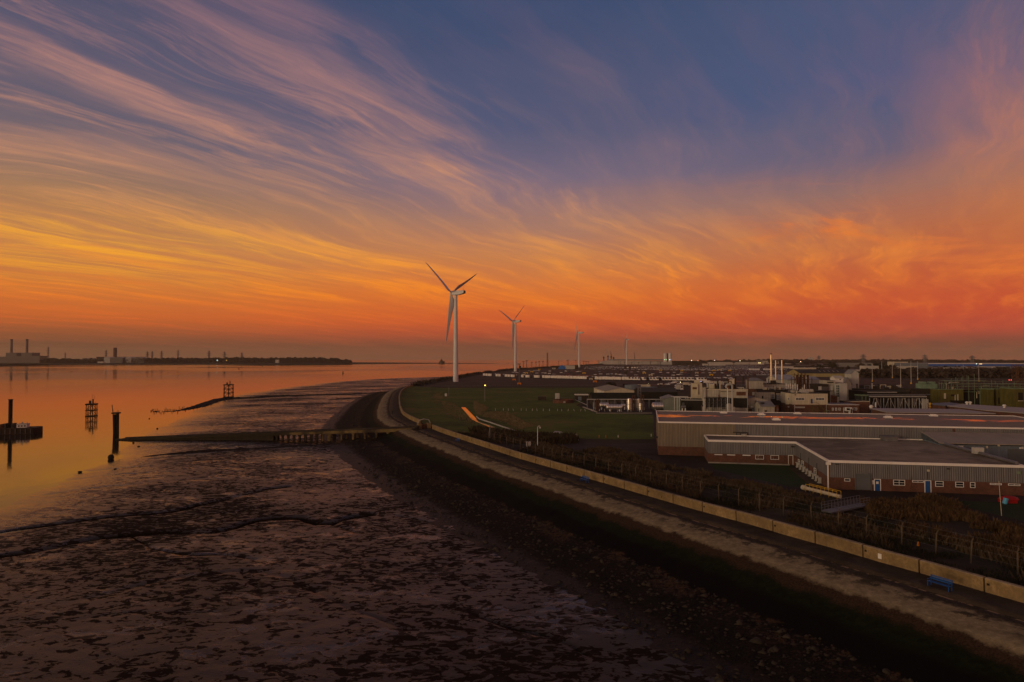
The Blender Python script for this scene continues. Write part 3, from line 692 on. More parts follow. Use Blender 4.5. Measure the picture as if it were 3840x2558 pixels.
# ---- groynes: rubble ridges
def ridge(name, label, px, wdt, hh, zb=-3.6, seed=1, taper=.3):
    c, s = smooth_path([tuple(P(a, b, zb))[:2] for a, b in px], 1.2); n_ = normals(c); m_ = 11
    D = np.linspace(-1, 1, m_); u = s / s[-1]; ww = wdt * (taper + (1 - taper) * np.clip(u * 3, 0, 1))
    Vx = c[:, None, :] + n_[:, None, :] * (D[None, :, None] * ww[:, None, None])
    zz = zb - .35 + (hh + .35) * (1 - D[None, :] ** 2) * np.clip(u * 4, .15, 1)[:, None] + fbm(Vx[..., 0] / 1.1, Vx[..., 1] / 1.1, 4, seed) * hh * 1.1
    zz[:, 0] = zb - .5; zz[:, -1] = zb - .5
    o = npmesh(name, np.concatenate([Vx, zz[..., None]], -1).reshape(-1, 3), grid_faces(len(c), m_)[:, ::-1], mat('weedy_rubble', (.018, .013, .010), .9, .6, 1.5, bump=.8))
    return tag(o, label, 'groyne', 'rubble groynes on the mud')
ridge('groyne', 'low black rubble groyne curving out towards the lattice beacon', [(575,1542),(653,1540),(720,1528),(776,1513),(837,1497),(960,1493),(1100,1486),(1300,1482),(1420,1476)], 3.6, .9, -3.75, 3)
ridge('groyne', 'thin black rubble groyne just below the long jetty', [(506,1717),(571,1707),(700,1699),(816,1692),(960,1686),(1130,1676),(1300,1668)], 1.9, .55, -3.7, 9)
ridge('groyne', 'short dark rubble spur between the beacon groyne and the jetty', [(1190,1503),(1260,1499),(1350,1494),(1430,1488)], 2.4, .7, -3.6, 13)
ridge('groyne', 'flat pale-topped rubble bar behind the beacon groyne', [(1010,1474),(1120,1470),(1250,1468),(1400,1462),(1480,1458)], 4.5, .5, -3.7, 17)
pm = MB(); pm.cyl((0, 0, -1), (0.05, .05, 1), .16, .12, 6); post0 = None; k = 0
for i in range(58):
    u = i / 57; px = 566 + 330 * u ** 1.25; py = 1545 - 8 * u - 50 * max(0, u - .35) * 1.25 + random.uniform(-7, 7)
    q = P(px, py, -4.0); hgt = random.uniform(.5, 1.25) * (1 if u < .5 else .7)
    o = pm.build('groyne_post', M['black'], loc=(q.x, q.y, -3.9)) if post0 is None else post0.copy()
    if post0 is None: post0 = o
    else: COL.objects.link(o)
    o.location = (q.x, q.y, -4.0); o.scale = (1, 1, hgt); o.rotation_euler = (random.uniform(-.12, .12), random.uniform(-.12, .12), random.uniform(0, 3))
    tag(o, 'rotten timber stump, %s from the seaward end of the beacon groyne' % nth(i + 1), 'timber post', 'rotten groyne stumps')
# ---- beacons
def beacon(px, Y, name, label, w, hp, mast, storeys=2, zb=-4.3, extra=True):
    x0 = X(px, Y); t_ = thing(name, label, 'beacon', (x0, Y, zb), .3, 'timber beacons in the estuary'); hw = w / 2; T = hp - zb
    for sx in (-1, 0, 1):
        for sy in (-1, 1):
            mb = MB(); mb.cyl((sx * hw, sy * hw * .8, 0), (sx * hw * .96, sy * hw * .78, T), .2, .17, 8); mb.build('leg', M['black'], t_)
    lv = [.25 + (T - .6) * i / storeys for i in range(storeys + 1)]
    for z_ in lv:
        mb = MB()
        for sy in (-1, 1): mb.box(-hw - .3, hw + .3, sy * hw * .8 - .32, sy * hw * .8 - .21, z_, z_ + .36) if sy < 0 else mb.box(-hw - .3, hw + .3, sy * hw * .8 + .21, sy * hw * .8 + .32, z_, z_ + .36)
        for sx in (-1, 1): mb.box(sx * hw - .06, sx * hw + .06, -hw * .8 - .2, hw * .8 + .2, z_ - .15, z_ - .01)
        mb.build('waling', M['black'], t_)
    for a, b_ in zip(lv[:-1], lv[1:]):
        for sy in (-1, 1):
            yy = sy * hw * .8 + sy * .14
            for sx in (-1, 1): mb = MB(); mb.bar((sx * hw, yy, a + .3), (0, yy, b_), .1); mb.build('brace', M['black'], t_)
    mb = MB(); mb.box(-hw - .35, hw + .35, -hw * .9 - .2, hw * .9 + .2, T + .002, T + .25); mb.build('platform', M['black'], t_)
    if extra:
        mb = MB(); mb.cyl((-hw * .35, 0, T + .25), (-hw * .35, 0, T + 1.6), .5, .5, 10); mb.build('drum', M['darksteel'], t_)
    mb = MB(); mb.cyl((hw * .3, 0, T + .25), (hw * .3, 0, T + 2.3), .3, .22, 8); mb.build('lamp_housing', M['darksteel'], t_)
    mb = MB(); mx = hw * .1; mb.bar((mx, 0, T + .25), (mx, 0, T + mast), .05)
    for z_ in (T + mast - .35, T + mast - 1.3, T + mast - 2.2): mb.bar((mx, 0, z_), (mx + .95, 0, z_), .035)
    mb.bar((mx + .95, 0, T + mast - .35), (mx + .95, 0, T + mast - 2.2), .035)
    mb.build('mast', M['darksteel'], t_)
    mb = MB(); 
    for z_ in (.5, .95): mb.bar((hw * .5, -hw * .8, T + z_), (hw + .25, -hw * .8, T + z_), .03)
    mb.bar((hw + .25, -hw * .8, T + .25), (hw + .25, -hw * .8, T + .95), .03); mb.build('railing', M['darksteel'], t_)
    return t_
beacon(347, 306, 'lattice_beacon', 'square black timber lattice beacon standing in open water right of the barge', 3.6, 1.4, 4.3)
beacon(859, 456, 'lattice_beacon', 'black timber lattice beacon at the tip of the rubble groyne', 5.6, 4.2, 3.4, 3)
t_ = thing('mooring_post', 'leaning black timber mooring post with a cracked cap beside the jetty end', 'mooring post', (X(435, 236), 236, -4.4), .2)
mb = MB(); mb.cyl((0, 0, 0), (-.15, 0, 7.0), .55, .62, 9); mb.cyl((.9, .1, 0), (.75, .1, 7.2), .42, .5, 9); mb.cyl((.4, 1.0, 0), (.3, .9, 6.9), .5, .5, 9); mb.build('pile', M['black'], t_)
mb = MB(); mb.box(-.95, 1.35, -.7, 1.5, 7.2, 7.65); mb.build('cap', M['black'], t_)
mb = MB(); mb.cyl((-.6, 0, 7.0), (-1.0, 0, 10.3), .1, .12, 6); mb.bar((-.9, 0, 9.2), (-.55, 0, 8.1), .07); mb.build('pole', M['black'], t_)
mb = MB(); mb.bar((.7, 0, 7.6), (.7, 0, 8.4), .05); mb.bar((1.1, 0, 7.6), (1.1, 0, 8.4), .05); mb.build('rail_post', M['darksteel'], t_)
# ---- barge with spud pole
t_ = thing('spud_barge', 'rusty flat work barge with a tall black spud pole moored at the left', 'barge', (X(155, 238), 238, -4.0), math.radians(196))
prf = [(0, -2.6), (.8, -3.6), (26, -3.6), (26, 3.6), (.8, 3.6), (0, 2.6)]
mb = MB(); mb.prism(prf, -.6, 2.0); mb.build('hull', mat('dark_rusty_hull', (.035, .022, .016), .85, .5, 1.5), t_)
mb = MB(); mb.prism([(x_ * 1.0 + .02, y_ * .985) for x_, y_ in prf], 2.002, 2.08); mb.build('deck', mat('barge_deck', (.05, .035, .025), .9, .5, .8), t_)
for i in range(8):
    mb = MB(); mb.box(1.5 + i * 1.5, 1.62 + i * 1.5, 3.602, 3.74, .2, 1.9); mb.build('fender', M['steel'], t_)
mb = MB(); mb.cyl((8.9, 0, -1.5), (8.9, 0, 11.6), .62, .62, 14); mb.cyl((8.9, 0, 11.6), (8.9, 0, 11.85), .75, .75, 14); mb.build('spud_pole', M['black'], t_)
mb = MB(); mb.box(7.4, 8.1, -1.2, 1.2, 2.08, 3.6); mb.box(9.7, 10.4, -1.2, 1.2, 2.08, 3.6); mb.box(12.3, 13.2, -1, 1, 2.08, 3.4); mb.build('spud_frame', M['darksteel'], t_)
mb = MB(); mb.box(10.6, 12.2, -1.0, 1.0, 2.1, 3.1); mb.cyl((11.4, -1.3, 2.9), (11.4, 1.3, 2.9), .5, .5, 10); mb.build('winch', M['rust'], t_)
mb = MB(); mb.box(3.6, 6.6, -1.6, 1.2, 2.08, 3.2); mb.build('cabin', M['white'], t_)
for k in range(3):
    mb = MB(); mb.box(3.9 + k * .9, 4.4 + k * .9, 1.202, 1.26, 2.4, 2.9); mb.build('cabin_window', M['rust'], t_)
mb = MB(); mb.box(3.5, 6.7, -1.7, 1.3, 3.202, 3.32); mb.box(5.2, 5.6, -.4, 0, 3.32, 3.9); mb.box(3.9, 4.1, -.4, -.2, 3.32, 3.75); mb.build('cabin_roof', M['greywhite'], t_)
for xx, hh_ in ((7.9, 5.0), (13.2, 5.4)):
    mb = MB(); mb.bar((xx, 1.4, 2.08), (xx, 1.4, hh_), .07); mb.box(xx - .2, xx + .2, 1.25, 1.55, hh_, hh_ + .25); mb.build('deck_light', M['olive'], t_)
mb = MB(); mb.box(14, 22, -2.6, 1.8, 2.08, 2.6); mb.cyl((15, 0, 2.9), (21, .5, 2.9), .35, .35, 8); mb.build('deck_cargo', M['darksteel'], t_)
mb = MB()
for i in range(9): mb.bar((14 + i * 1.4, 3.3, 2.08), (14 + i * 1.4, 3.3, 3.2), .03)
mb.bar((14, 3.3, 3.2), (25.2, 3.3, 3.2), .03); mb.bar((14, 3.3, 2.7), (25.2, 3.3, 2.7), .03); mb.build('railing', M['darksteel'], t_)
# ---- buoys
def buoy(px, py, label, m_, s=1.0, kind=0):
    q = P(px, py, WATER_Z); t_ = thing('buoy', label, 'buoy', (q.x, q.y, WATER_Z), 0, 'buoys on the estuary')
    mb = MB(); mb.cyl((0, 0, -.3 * s), (0, 0, .5 * s), 1.0 * s, .9 * s, 12); mb.build('float', m_, t_)
    mb = MB()
    if kind == 0: mb.cyl((0, 0, .5 * s), (0, 0, 2.6 * s), .5 * s, .2 * s, 8)
    elif kind == 1: mb.cyl((0, 0, .5 * s), (0, 0, 3.2 * s), .55 * s, .5 * s, 8)
    else: mb.cyl((0, 0, .5 * s), (0, 0, .7 * s), .6 * s, .3 * s, 8)
    mb.build('topmark', m_, t_)
buoy(268, 1395, 'flat dark buoy left of the wide river chimney reflection', M['black'], 1.2, 2)
buoy(896, 1385, 'red channel buoy near the far shore', mat('red_buoy_paint', (.25, .02, .012), .5), 2.0, 0)
buoy(984, 1376, 'small green channel buoy close under the far shore', mat('green_buoy_paint', (.02, .06, .02), .5), 1.5, 0)
buoy(1286, 1402, 'tall dark green buoy alone in mid river', mat('dark_green_buoy', (.015, .03, .008), .5), 1.4, 1)
buoy(1907, 1363, 'tiny dark buoy between the two nearest turbines', M['black'], 1.8, 0)
q = P(416, 1722, -4.0); mb = MB(); mb.ell((0, 0, .45), (.75, .75, .8), 12, 8); o = mb.build('mooring_buoy', M['black'], loc=(q.x, q.y, -4), smooth=True); tag(o, 'round black mooring ball lying on the mud edge below the mooring post', 'buoy')
for k, (a, b_) in enumerate([(300, 1770), (432, 1760), (560, 1570), (520, 1675), (500, 1661), (590, 1607)]):
    q = P(a, b_, -3.9); mb = MB(); mb.ell((0, 0, 0), (random.uniform(.3, .6), .3, .2), 9, 5)
    o = mb.build('stone', M['black'], loc=(q.x, q.y, -3.85)); tag(o, 'dark flat stone on the wet mud, %s of the loose ones by the water' % nth(k + 1), 'stone', 'loose stones at the water edge')

# ---- floodgate hut / steps at the head of the jetty
q = P(1590, 1606, 1.0)
t_ = thing('flood_gate', 'concrete flood gate block with a curved white handrail at the jetty head', 'flood gate', (q.x, q.y, 1.0), .35)
mb = MB(); mb.box(-1.9, -.9, -.9, 1.3, -.1, 1.5); mb.box(.9, 1.9, -.9, 1.3, -.1, 1.5); mb.build('gate_pier', G_wallc, t_)
mb = MB(); mb.box(-.898, .898, -.1, .15, 0, 1.3); mb.build('gate', M['rust'], t_)
mb = MB(); pts = [(-1.7, 0, 1.5), (-1.5, 0, 2.3), (0, 0, 2.75), (1.5, 0, 2.5), (2.0, 0, 1.5)]; mb.path(pts, .055)
mb.path([(p_[0], .9, p_[2]) for p_ in pts], .055); mb.build('handrail', M['greywhite'], t_)
mb = MB()
for k in range(5): mb.box(-2.6 - .35 * k, -2.25 - .35 * k, -3.4, -1.0, -.2, 1.1 - k * .22)
mb.build('steps', G_jetdark, t_)
# ---- benches
def bench(px, py, label, ang=None):
    q = P(px, py, 1.0); s = s_of(px, py); c_, n_ = at_s(s); a0 = math.atan2(n_[1], n_[0]) + math.pi / 2
    t_ = thing('bench', label, 'bench', (q.x, q.y, .99), a0, 'blue benches on the promenade')
    mb = MB()
    for k in range(3): mb.box(-1.0, 1.0, -.42 + k * .15, -.31 + k * .15, .43, .47)
    mb.build('seat', M['bluebench'], t_)
    mb = MB()
    for k in range(3): mb.box(-1.0, 1.0, .12 + k * .02, .15 + k * .02, .56 + k * .14, .66 + k * .14)
    mb.build('backrest', M['bluebench'], t_)
    for sx in (-.95, .95):
        mb = MB(); mb.box(sx - .03, sx + .03, -.42, -.36, 0, .428); mb.box(sx - .03, sx + .03, .06, .118, 0, .95); mb.box(sx - .03, sx + .03, -.36, .06, .38, .427); mb.box(sx - .03, sx + .03, -.42, .06, .62, .66); mb.build('leg', M['bluebench'], t_)
    return t_
bench(3528, 2205, 'bright blue slatted bench nearest the camera on the promenade')
bench(2194, 1807, 'blue bench half way along the promenade before the wall bends')
bench(1717, 1657, 'small blue bench nearest the jetty on the promenade')
# ---- sign, orange marker, post on the verge
q, n_ = at_s(s_of(3323, 2103)); mb = MB(); mb.box(-.2, .2, -.015, .015, -.26, .26); o = mb.build('notice', M['white'], loc=(q[0] + n_[0] * .12, q[1] + n_[1] * .12, 1.62), rz=math.atan2(n_[1], n_[0]) + math.pi / 2)
tag(o, 'white notice fixed to the front of the sea wall', 'sign')
mb = MB(); mb.box(-.1, .1, .016, .022, -.06, .10); mb.bar((-.12, .019, -.16), (.12, .019, -.16), .012); mb.build('notice_symbol', M['darksteel'], o)
# ---- person walking on the promenade
def person(px, py):
    q = P(px, py, 1.0); J = {'pel': (0, 0, .92), 'wst': (0, .01, 1.08), 'chs': (0, .02, 1.32), 'nck': (0, .02, 1.48), 'hd': (0, .05, 1.62), 'top': (0, .04, 1.73),
        'hl': (-.1, 0, .88), 'kl': (-.11, .16, .5), 'al': (-.11, .10, .09), 'tl': (-.11, .26, .04), 'hr': (.1, 0, .88), 'kr': (.11, .02, .48), 'ar': (.11, -.24, .12), 'tr': (.11, -.12, .03),
        'sl': (-.19, .02, 1.40), 'el': (-.25, -.06, 1.14), 'wl': (-.26, .02, .90), 'gl': (-.26, .05, .80), 'sr': (.19, .02, 1.40), 'er': (.25, .08, 1.13), 'wr': (.26, .22, .93), 'gr': (.26, .27, .85)}
    R_ = dict(pel=.15, wst=.14, chs=.16, nck=.06, hd=.095, top=.07, hl=.1, kl=.065, al=.045, tl=.04, hr=.1, kr=.065, ar=.045, tr=.04, sl=.075, el=.05, wl=.035, gl=.03, sr=.075, er=.05, wr=.035, gr=.03)
    E_ = 'pel wst,wst chs,chs nck,nck hd,hd top,pel hl,hl kl,kl al,al tl,pel hr,hr kr,kr ar,ar tr,chs sl,sl el,el wl,wl gl,chs sr,sr er,er wr,wr gr'
    ks = list(J); me = bpy.data.meshes.new('person'); me.from_pydata([J[k] for k in ks], [tuple(ks.index(v) for v in p_.split()) for p_ in E_.split(',')], [])
    o = bpy.data.objects.new('person', me); link(o); md = o.modifiers.new('skin', 'SKIN'); md.use_smooth_shade = True
    for i, k in enumerate(ks): me.skin_vertices[0].data[i].radius = (R_[k], R_[k]); me.skin_vertices[0].data[i].use_root = (k == 'pel')
    o.modifiers.new('sub', 'SUBSURF').levels = 1
    me.materials.append(mat('dark_clothing', (.02, .02, .026), .9)); o.location = (q.x, q.y, .99); o.rotation_euler = (0, 0, .25)
    tag(o, 'person in dark clothes walking along the promenade beyond the jetty', 'person')
    mb = MB(); mb.ell((0, .04, 1.68), (.105, .12, .09), 10, 6); mb.build('hair', M['black'], o)
    mb = MB(); mb.ell((0, .135, 1.63), (.07, .035, .085), 8, 6); mb.build('face', mat('skin', (.35, .2, .14), .6), o)
person(1472, 1556)

# ================================================================== BUILDINGS
ROT = -math.atan2(.193, .981)
class Bld:
    def __init__(s, name, label, cat, px0, px1, ytop, Y, depth, wall, zb=0.0, brick=0.0, trim=None, roofm=None, roof='flat', rise=1.5, rot=ROT, group=None, pos=None, w=None, h=None, basem=None, trimh=.35):
        s.rot = rot; s.c, s.sn = math.cos(rot), math.sin(rot)
        if pos: s.X0, s.Y0 = pos
        else: s.X0, s.Y0 = X(px0, Y), Y
        s.zb = zb; s.w = w if w else s.lx(px1); s.h = (h if h else Z(ytop, s.Y0)) - zb; s.d = depth
        s.root = thing(name, label, cat, (s.X0, s.Y0, zb), rot, group)
        mb = MB(); w_, d_, h_ = s.w, s.d, s.h
        if roof == 'gable':      # ridge along depth (gable faces the viewer)
            mb.add([(0, 0, 0), (w_, 0, 0), (w_, 0, h_), (w_ / 2, 0, h_ + rise), (0, 0, h_)], [(0, 1, 2, 3, 4)])
            mb.add([(0, d_, 0), (w_, d_, 0), (w_, d_, h_), (w_ / 2, d_, h_ + rise), (0, d_, h_)], [(4, 3, 2, 1, 0)])
            mb.add([(0, 0, 0), (0, d_, 0), (0, d_, h_), (0, 0, h_)], [(3, 2, 1, 0)]); mb.add([(w_, 0, 0), (w_, d_, 0), (w_, d_, h_), (w_, 0, h_)], [(0, 1, 2, 3)])
        elif roof == 'ridge':    # ridge along width
            mb.add([(0, 0, 0), (0, d_, 0), (0, d_, h_), (0, d_ / 2, h_ + rise), (0, 0, h_)], [(4, 3, 2, 1, 0)])
            mb.add([(w_, 0, 0), (w_, d_, 0), (w_, d_, h_), (w_, d_ / 2, h_ + rise), (w_, 0, h_)], [(0, 1, 2, 3, 4)])
            mb.add([(0, 0, 0), (w_, 0, 0), (w_, 0, h_), (0, 0, h_)], [(0, 1, 2, 3)]); mb.add([(0, d_, 0), (w_, d_, 0), (w_, d_, h_), (0, d_, h_)], [(3, 2, 1, 0)])
        else: mb.box(0, w_, 0, d_, 0, h_)
        s.body = mb.build('wall', wall, s.root)
        if brick:
            mb = MB(); mb.box(-.06, w_ + .06, -.06, d_ + .06, 0, brick); mb.build('brick_base', basem or M['brick'], s.root)
        rm = roofm or M['darkroof']; mb = MB(); o_ = .25
        if roof == 'gable':
            for sx in (0, 1):
                xa, xb = (-o_, w_ / 2) if sx == 0 else (w_ + o_, w_ / 2); za = h_ - rise * o_ / (w_ / 2)
                vs = [(xa, -o_, za + .01), (xb, -o_, h_ + rise + .01), (xb, d_ + o_, h_ + rise + .01), (xa, d_ + o_, za + .01)]
                vs += [(a, b_, c_ + .14) for a, b_, c_ in vs]
                mb.add(vs, [(0, 1, 2, 3), (7, 6, 5, 4), (0, 4, 5, 1), (2, 6, 7, 3), (3, 7, 4, 0)])
        elif roof == 'ridge':
            for sy in (0, 1):
                ya, yb = (-o_, d_ / 2) if sy == 0 else (d_ + o_, d_ / 2); za = h_ - rise * o_ / (d_ / 2)
                vs = [(-o_, ya, za + .01), (-o_, yb, h_ + rise + .01), (w_ + o_, yb, h_ + rise + .01), (w_ + o_, ya, za + .01)]
                vs += [(a, b_, c_ + .14) for a, b_, c_ in vs]
                mb.add(vs, [(3, 2, 1, 0), (4, 5, 6, 7), (1, 5, 4, 0), (3, 7, 6, 2), (0, 4, 7, 3)])
        else:
            mb.box(.02, w_ - .02, .02, d_ - .02, h_ + .003, h_ + .05)
        mb.build('roof', rm, s.root)
        if trim:
            mb = MB(); t0, t1 = h_ - .12, h_ + trimh
            if roof == 'flat':
                mb.box(-.1, w_ + .1, -.1, .16, t0, t1); mb.box(-.1, w_ + .1, d_ - .16, d_ + .1, t0, t1); mb.box(-.1, .16, .162, d_ - .162, t0, t1 - .004); mb.box(w_ - .16, w_ + .1, .162, d_ - .162, t0, t1 - .004)
            elif roof == 'ridge': mb.box(-.3, w_ + .3, -.42, -.27, h_ - .35, h_ + .05)
            else: mb.bar((-.3, -.3, h_), (w_ / 2, -.3, h_ + rise + .1), .12); mb.bar((w_ + .3, -.3, h_), (w_ / 2, -.3, h_ + rise + .1), .12)
            mb.build('roof_edge', trim, s.root)
    def lx(s, px, yy=0.0):
        a = (px - 1920) / F; X0 = s.X0 - s.sn * yy; Y0 = s.Y0 + s.c * yy
        return (a * Y0 - X0) / (s.c - a * s.sn)
    def lz(s, lx_, py, yy=0.0): return Z(py, s.Y0 + s.sn * lx_ + s.c * yy) - s.zb
    def R(s, r, yy=0.0):
        x0, x1 = s.lx(r[0], yy), s.lx(r[2], yy); xm = (x0 + x1) / 2; return x0, x1, s.lz(xm, r[3], yy), s.lz(xm, r[1], yy)
    def place(s, mb, face):      # front faces -y; 'L' turns the same local drawing on to the left wall, 'Rt' on to the right
        if face == 'L': mb.v = [(v[1], s.d - v[0] if False else v[0], v[2]) for v in mb.v]; mb.f = [f[::-1] for f in mb.f]
        if face == 'Rt': mb.v = [(s.w - v[1], v[0], v[2]) for v in mb.v]
        return mb
    def win(s, r, nx=1, ny=1, face='F', local=False, fr=.09, name='window', fm=None, out=.07, yy=0.0, gm=None):
        x0, x1, z0, z1 = r if local else s.R(r, yy)
        mb = MB(); o = yy - out
        mb.box(x0, x1, o, yy, z0, z0 + fr); mb.box(x0, x1, o, yy, z1 - fr, z1); mb.box(x0, x0 + fr, o, yy, z0 + fr, z1 - fr); mb.box(x1 - fr, x1, o, yy, z0 + fr, z1 - fr)
        for i in range(1, nx): xx = x0 + (x1 - x0) * i / nx; mb.box(xx - fr * .35, xx + fr * .35, o + .01, yy, z0 + fr, z1 - fr)
        for i in range(1, ny): zz = z0 + (z1 - z0) * i / ny; mb.box(x0 + fr, x1 - fr, o + .014, yy, zz - fr * .35, zz + fr * .35)
        wn = s.place(mb, face).build(name, fm or M['frame'], s.root)
        mb = MB(); mb.box(x0 + fr, x1 - fr, yy - .025, yy - .015, z0 + fr, z1 - fr); s.place(mb, face).build('pane', gm or M['glass'], wn); return wn
    def panel(s, name, r, m_, out=.05, face='F', local=False, yy=0.0, parent=None):
        x0, x1, z0, z1 = r if local else s.R(r, yy)
        mb = MB(); mb.box(x0, x1, yy - out, yy - .004, z0, z1); return s.place(mb, face).build(name, m_, parent or s.root)
    def door(s, r, m_, face='F', local=False, frame=True):
        x0, x1, z0, z1 = r if local else s.R(r)
        dr = s.panel('door', (x0, x1, z0, z1), m_, .05, face, True)
        if frame:
            mb = MB(); mb.box(x0 - .1, x0 - .002, -.09, -.002, z0, z1 + .1); mb.box(x1 + .002, x1 + .1, -.09, -.002, z0, z1 + .1); mb.box(x0, x1, -.09, -.002, z1 + .002, z1 + .1)
            s.place(mb, face).build('door_frame', M['frame'], dr)
        return dr

# ---- big warehouse
roofA = bpy.data.materials.new('wet_flat_roof'); roofA.use_nodes = True; t = NT(roofA.node_tree); b = t.n['Principled BSDF']
co = t.new('ShaderNodeTexCoord').outputs['Object']; mp = t.new('ShaderNodeMapping'); t.l.new(co, mp.inputs[0]); mp.inputs['Scale'].default_value = (.5, 1.0, 1)
n1 = t.noise(mp.outputs[0], .20, 8, .66, 1.2); n2 = t.noise(co, 1.2, 5, .7); s_ = t.new('ShaderNodeSeparateXYZ'); t.l.new(co, s_.inputs[0])
edge = t.sm(t.m('ABSOLUTE', t.m('SUBTRACT', s_.outputs[1], 19.0)), 1.0, 9.0, .085, -.12)
pu = t.sm(t.m('ADD', t.m('ADD', n1, edge), t.m('MULTIPLY', t.m('SUBTRACT', t.noise(co, .9, 5, .7), .5), .26)), .615, .64)
damp = t.sm(n1, .42, .58)
c = t.mix(damp, t.mix(n2, (.19, .155, .11, 1), (.27, .22, .16, 1)), t.mix(n2, (.13, .10, .08, 1), (.2, .165, .13, 1)))
c = t.mix(pu, c, (.015, .012, .012, 1)); t.l.new(c, b.inputs['Base Color'])
t.l.new(t.m('ADD', t.m('MULTIPLY', t.m('SUBTRACT', 1.0, pu), t.m('SUBTRACT', .9, t.m('MULTIPLY', damp, .3))), .03), b.inputs['Roughness'])
roofB = mat('felt_flat_roof', (.26, .215, .165), .9, .25, .25, bump=.2, spec=.1, col2=(.16, .13, .10), c2scale=.12, c2lo=.48, c2hi=.62)
xy = UVp(2.6, 159.3)
A = Bld('warehouse', 'long grey corrugated warehouse with a flat wet roof and brick base', 'warehouse', 0, 0, 0, 0, 33, M['clad'], pos=xy, w=87.6, h=7.4, brick=2.0, trim=M['trim'], roofm=roofA, trimh=.2)
mb = MB(); mb.box(-.03, 16.8, -.03, -.004, 2.0, 7.27); mb.build('tan_cladding', M['cladtan'], A.root)
mb = MB(); mb.box(-.03, -.004, 0, 33, 2.0, 7.27); mb.build('tan_side_cladding', M['cladtan'], A.root)
for k, (px, py) in enumerate([(2855, 1556), (2911, 1575), (2713, 1549), (3330, 1566), (3500, 1560), (2990, 1552)]):
    q = P(px, py, 7.5); dx, dy = q.x - xy[0], q.y - xy[1]; lx_ = dx * A.c + dy * A.sn; ly_ = -dx * A.sn + dy * A.c
    mb = MB(); mb.box(lx_ - .9, lx_ + .9, ly_ - .5, ly_ + .5, 7.45, 7.75); mb.box(lx_ - .6, lx_ + .6, ly_ - .35, ly_ + .35, 7.752, 7.95); mb.build('roof_vent', M['trim'], A.root)
mb = MB(); mb.cyl((17.2, -.2, 0), (17.2, -.2, 4.6), .09, .09, 8); mb.build('downpipe', M['white'], A.root)
mb = MB(); mb.bar((17.0, -.35, .2), (17.0, -.35, 5.6), .08)
mb.bar((17.8, -.35, .2), (17.8, -.35, 5.4), .08); mb.bar((16.2, -.35, 5.5), (19.3, -.35, 5.5), .1); mb.bar((19.3, -.35, 5.5), (19.3, -.35, 4.1), .1); mb.bar((17.8, -.35, 4.1), (19.3, -.35, 4.1), .1); mb.bar((16.3, -.35, 1.9), (17.8, -.35, 1.9), .07); mb.bar((16.3, -.35, 3.5), (17.8, -.35, 3.5), .07)
mb.build('pipe_frame', M['darksteel'], A.root)
mb = MB(); mb.box(18.0, 19.1, -.6, -.1, 4.2, 5.1); mb.build('wall_box', M['greywhite'], A.root)
for yy in (3.5,):
    mb = MB(); mb.box(-.7, -.05, yy, yy + .3, 3.4, 3.8); mb.build('wall_lamp', M['darksteel'], A.root)
mb = MB(); mb.box(60.6, 61.0, -.09, -.031, 5.3, 7.2); mb.build('rust_stain', M['rust'], A.root)
# ---- workshop in front, L shaped
xyB = UVp(12.7, 149.3)
mbp = [(0, 0), (17.3, 0), (17.3, -25.9), (46.6, -25.9), (45.4, 9.6), (0, 9.6)]
Bq = Bld('workshop', 'single storey brick workshop with grey corrugated upper walls and flat roof', 'workshop', 0, 0, 0, 0, 9.6, M['clad'], pos=xyB, w=17.3, h=4.6)
me = Bq.body.data; mb = MB(); mb.prism(mbp[::-1][::-1], 0, 4.6); nb = mb.build('wall', M['clad'], Bq.root)
bpy.data.objects.remove(Bq.body); Bq.body = nb; KIDS[Bq.root.name] = [nb]
for o in list(Bq.root.children):
    if o.name.startswith('roof'): bpy.data.objects.remove(o)
def outset(pts, d_):
    n_ = len(pts); out_ = []
    for i in range(n_):
        a, b_, c_ = Vector(pts[i - 1]), Vector(pts[i]), Vector(pts[(i + 1) % n_])
        e1 = (b_ - a).normalized(); e2 = (c_ - b_).normalized(); n1_ = Vector((e1.y, -e1.x)); n2_ = Vector((e2.y, -e2.x)); k = (n1_ + n2_); k = k / (1 + n1_.dot(n2_)); out_.append(tuple(b_ + k * d_))
    return out_
orient = sum(mbp[i][0] * mbp[(i + 1) % 6][1] - mbp[(i + 1) % 6][0] * mbp[i][1] for i in range(6)) > 0
sgn = 1 if orient else -1
mb = MB(); mb.prism(outset(mbp, .06 * sgn), 0, 2.0); mb.build('brick_base', M['brick'], Bq.root)
mb = MB(); mb.prism(outset(mbp, -.1 * sgn), 4.603, 4.66); mb.build('roof', roofB, Bq.root)
mb = MB()
o1 = outset(mbp, .1 * sgn); i1 = outset(mbp, -.14 * sgn)
for i in range(6):
    j = (i + 1) % 6; mb.add([o1[i] + (4.45,), o1[j] + (4.45,), i1[j] + (4.45,), i1[i] + (4.45,), o1[i] + (4.86,), o1[j] + (4.86,), i1[j] + (4.86,), i1[i] + (4.86,)], [(4, 5, 6, 7), (0, 1, 5, 4), (2, 3, 7, 6), (3, 2, 1, 0)])
mb.build('roof_edge', M['trim'], Bq.root)
mb = MB(); mb.path([(44.9, 9.0, 5.05), (45.9, -25.0, 5.05)], .28, 8); mb.build('roof_duct', M['steel'], Bq.root)
mb = MB(); mb.box(36.0, 38.6, 6.0, 8.6, 4.662, 5.5); mb.box(35.8, 38.8, 5.8, 8.8, 5.502, 5.62); mb.build('roof_vent', M['steel'], Bq.root)
mb = MB(); mb.box(44.7, 46.3, -13.2, -12.2, 4.9, 6.0); mb.build('air_conditioner', M['greywhite'], Bq.root)
for r, nx, ny in [((2828.5, 1704.5, 2860.5, 1721), 3, 2), ((2885.5, 1705.5, 2917, 1722), 3, 2)]: Bq.win(r, nx, ny)
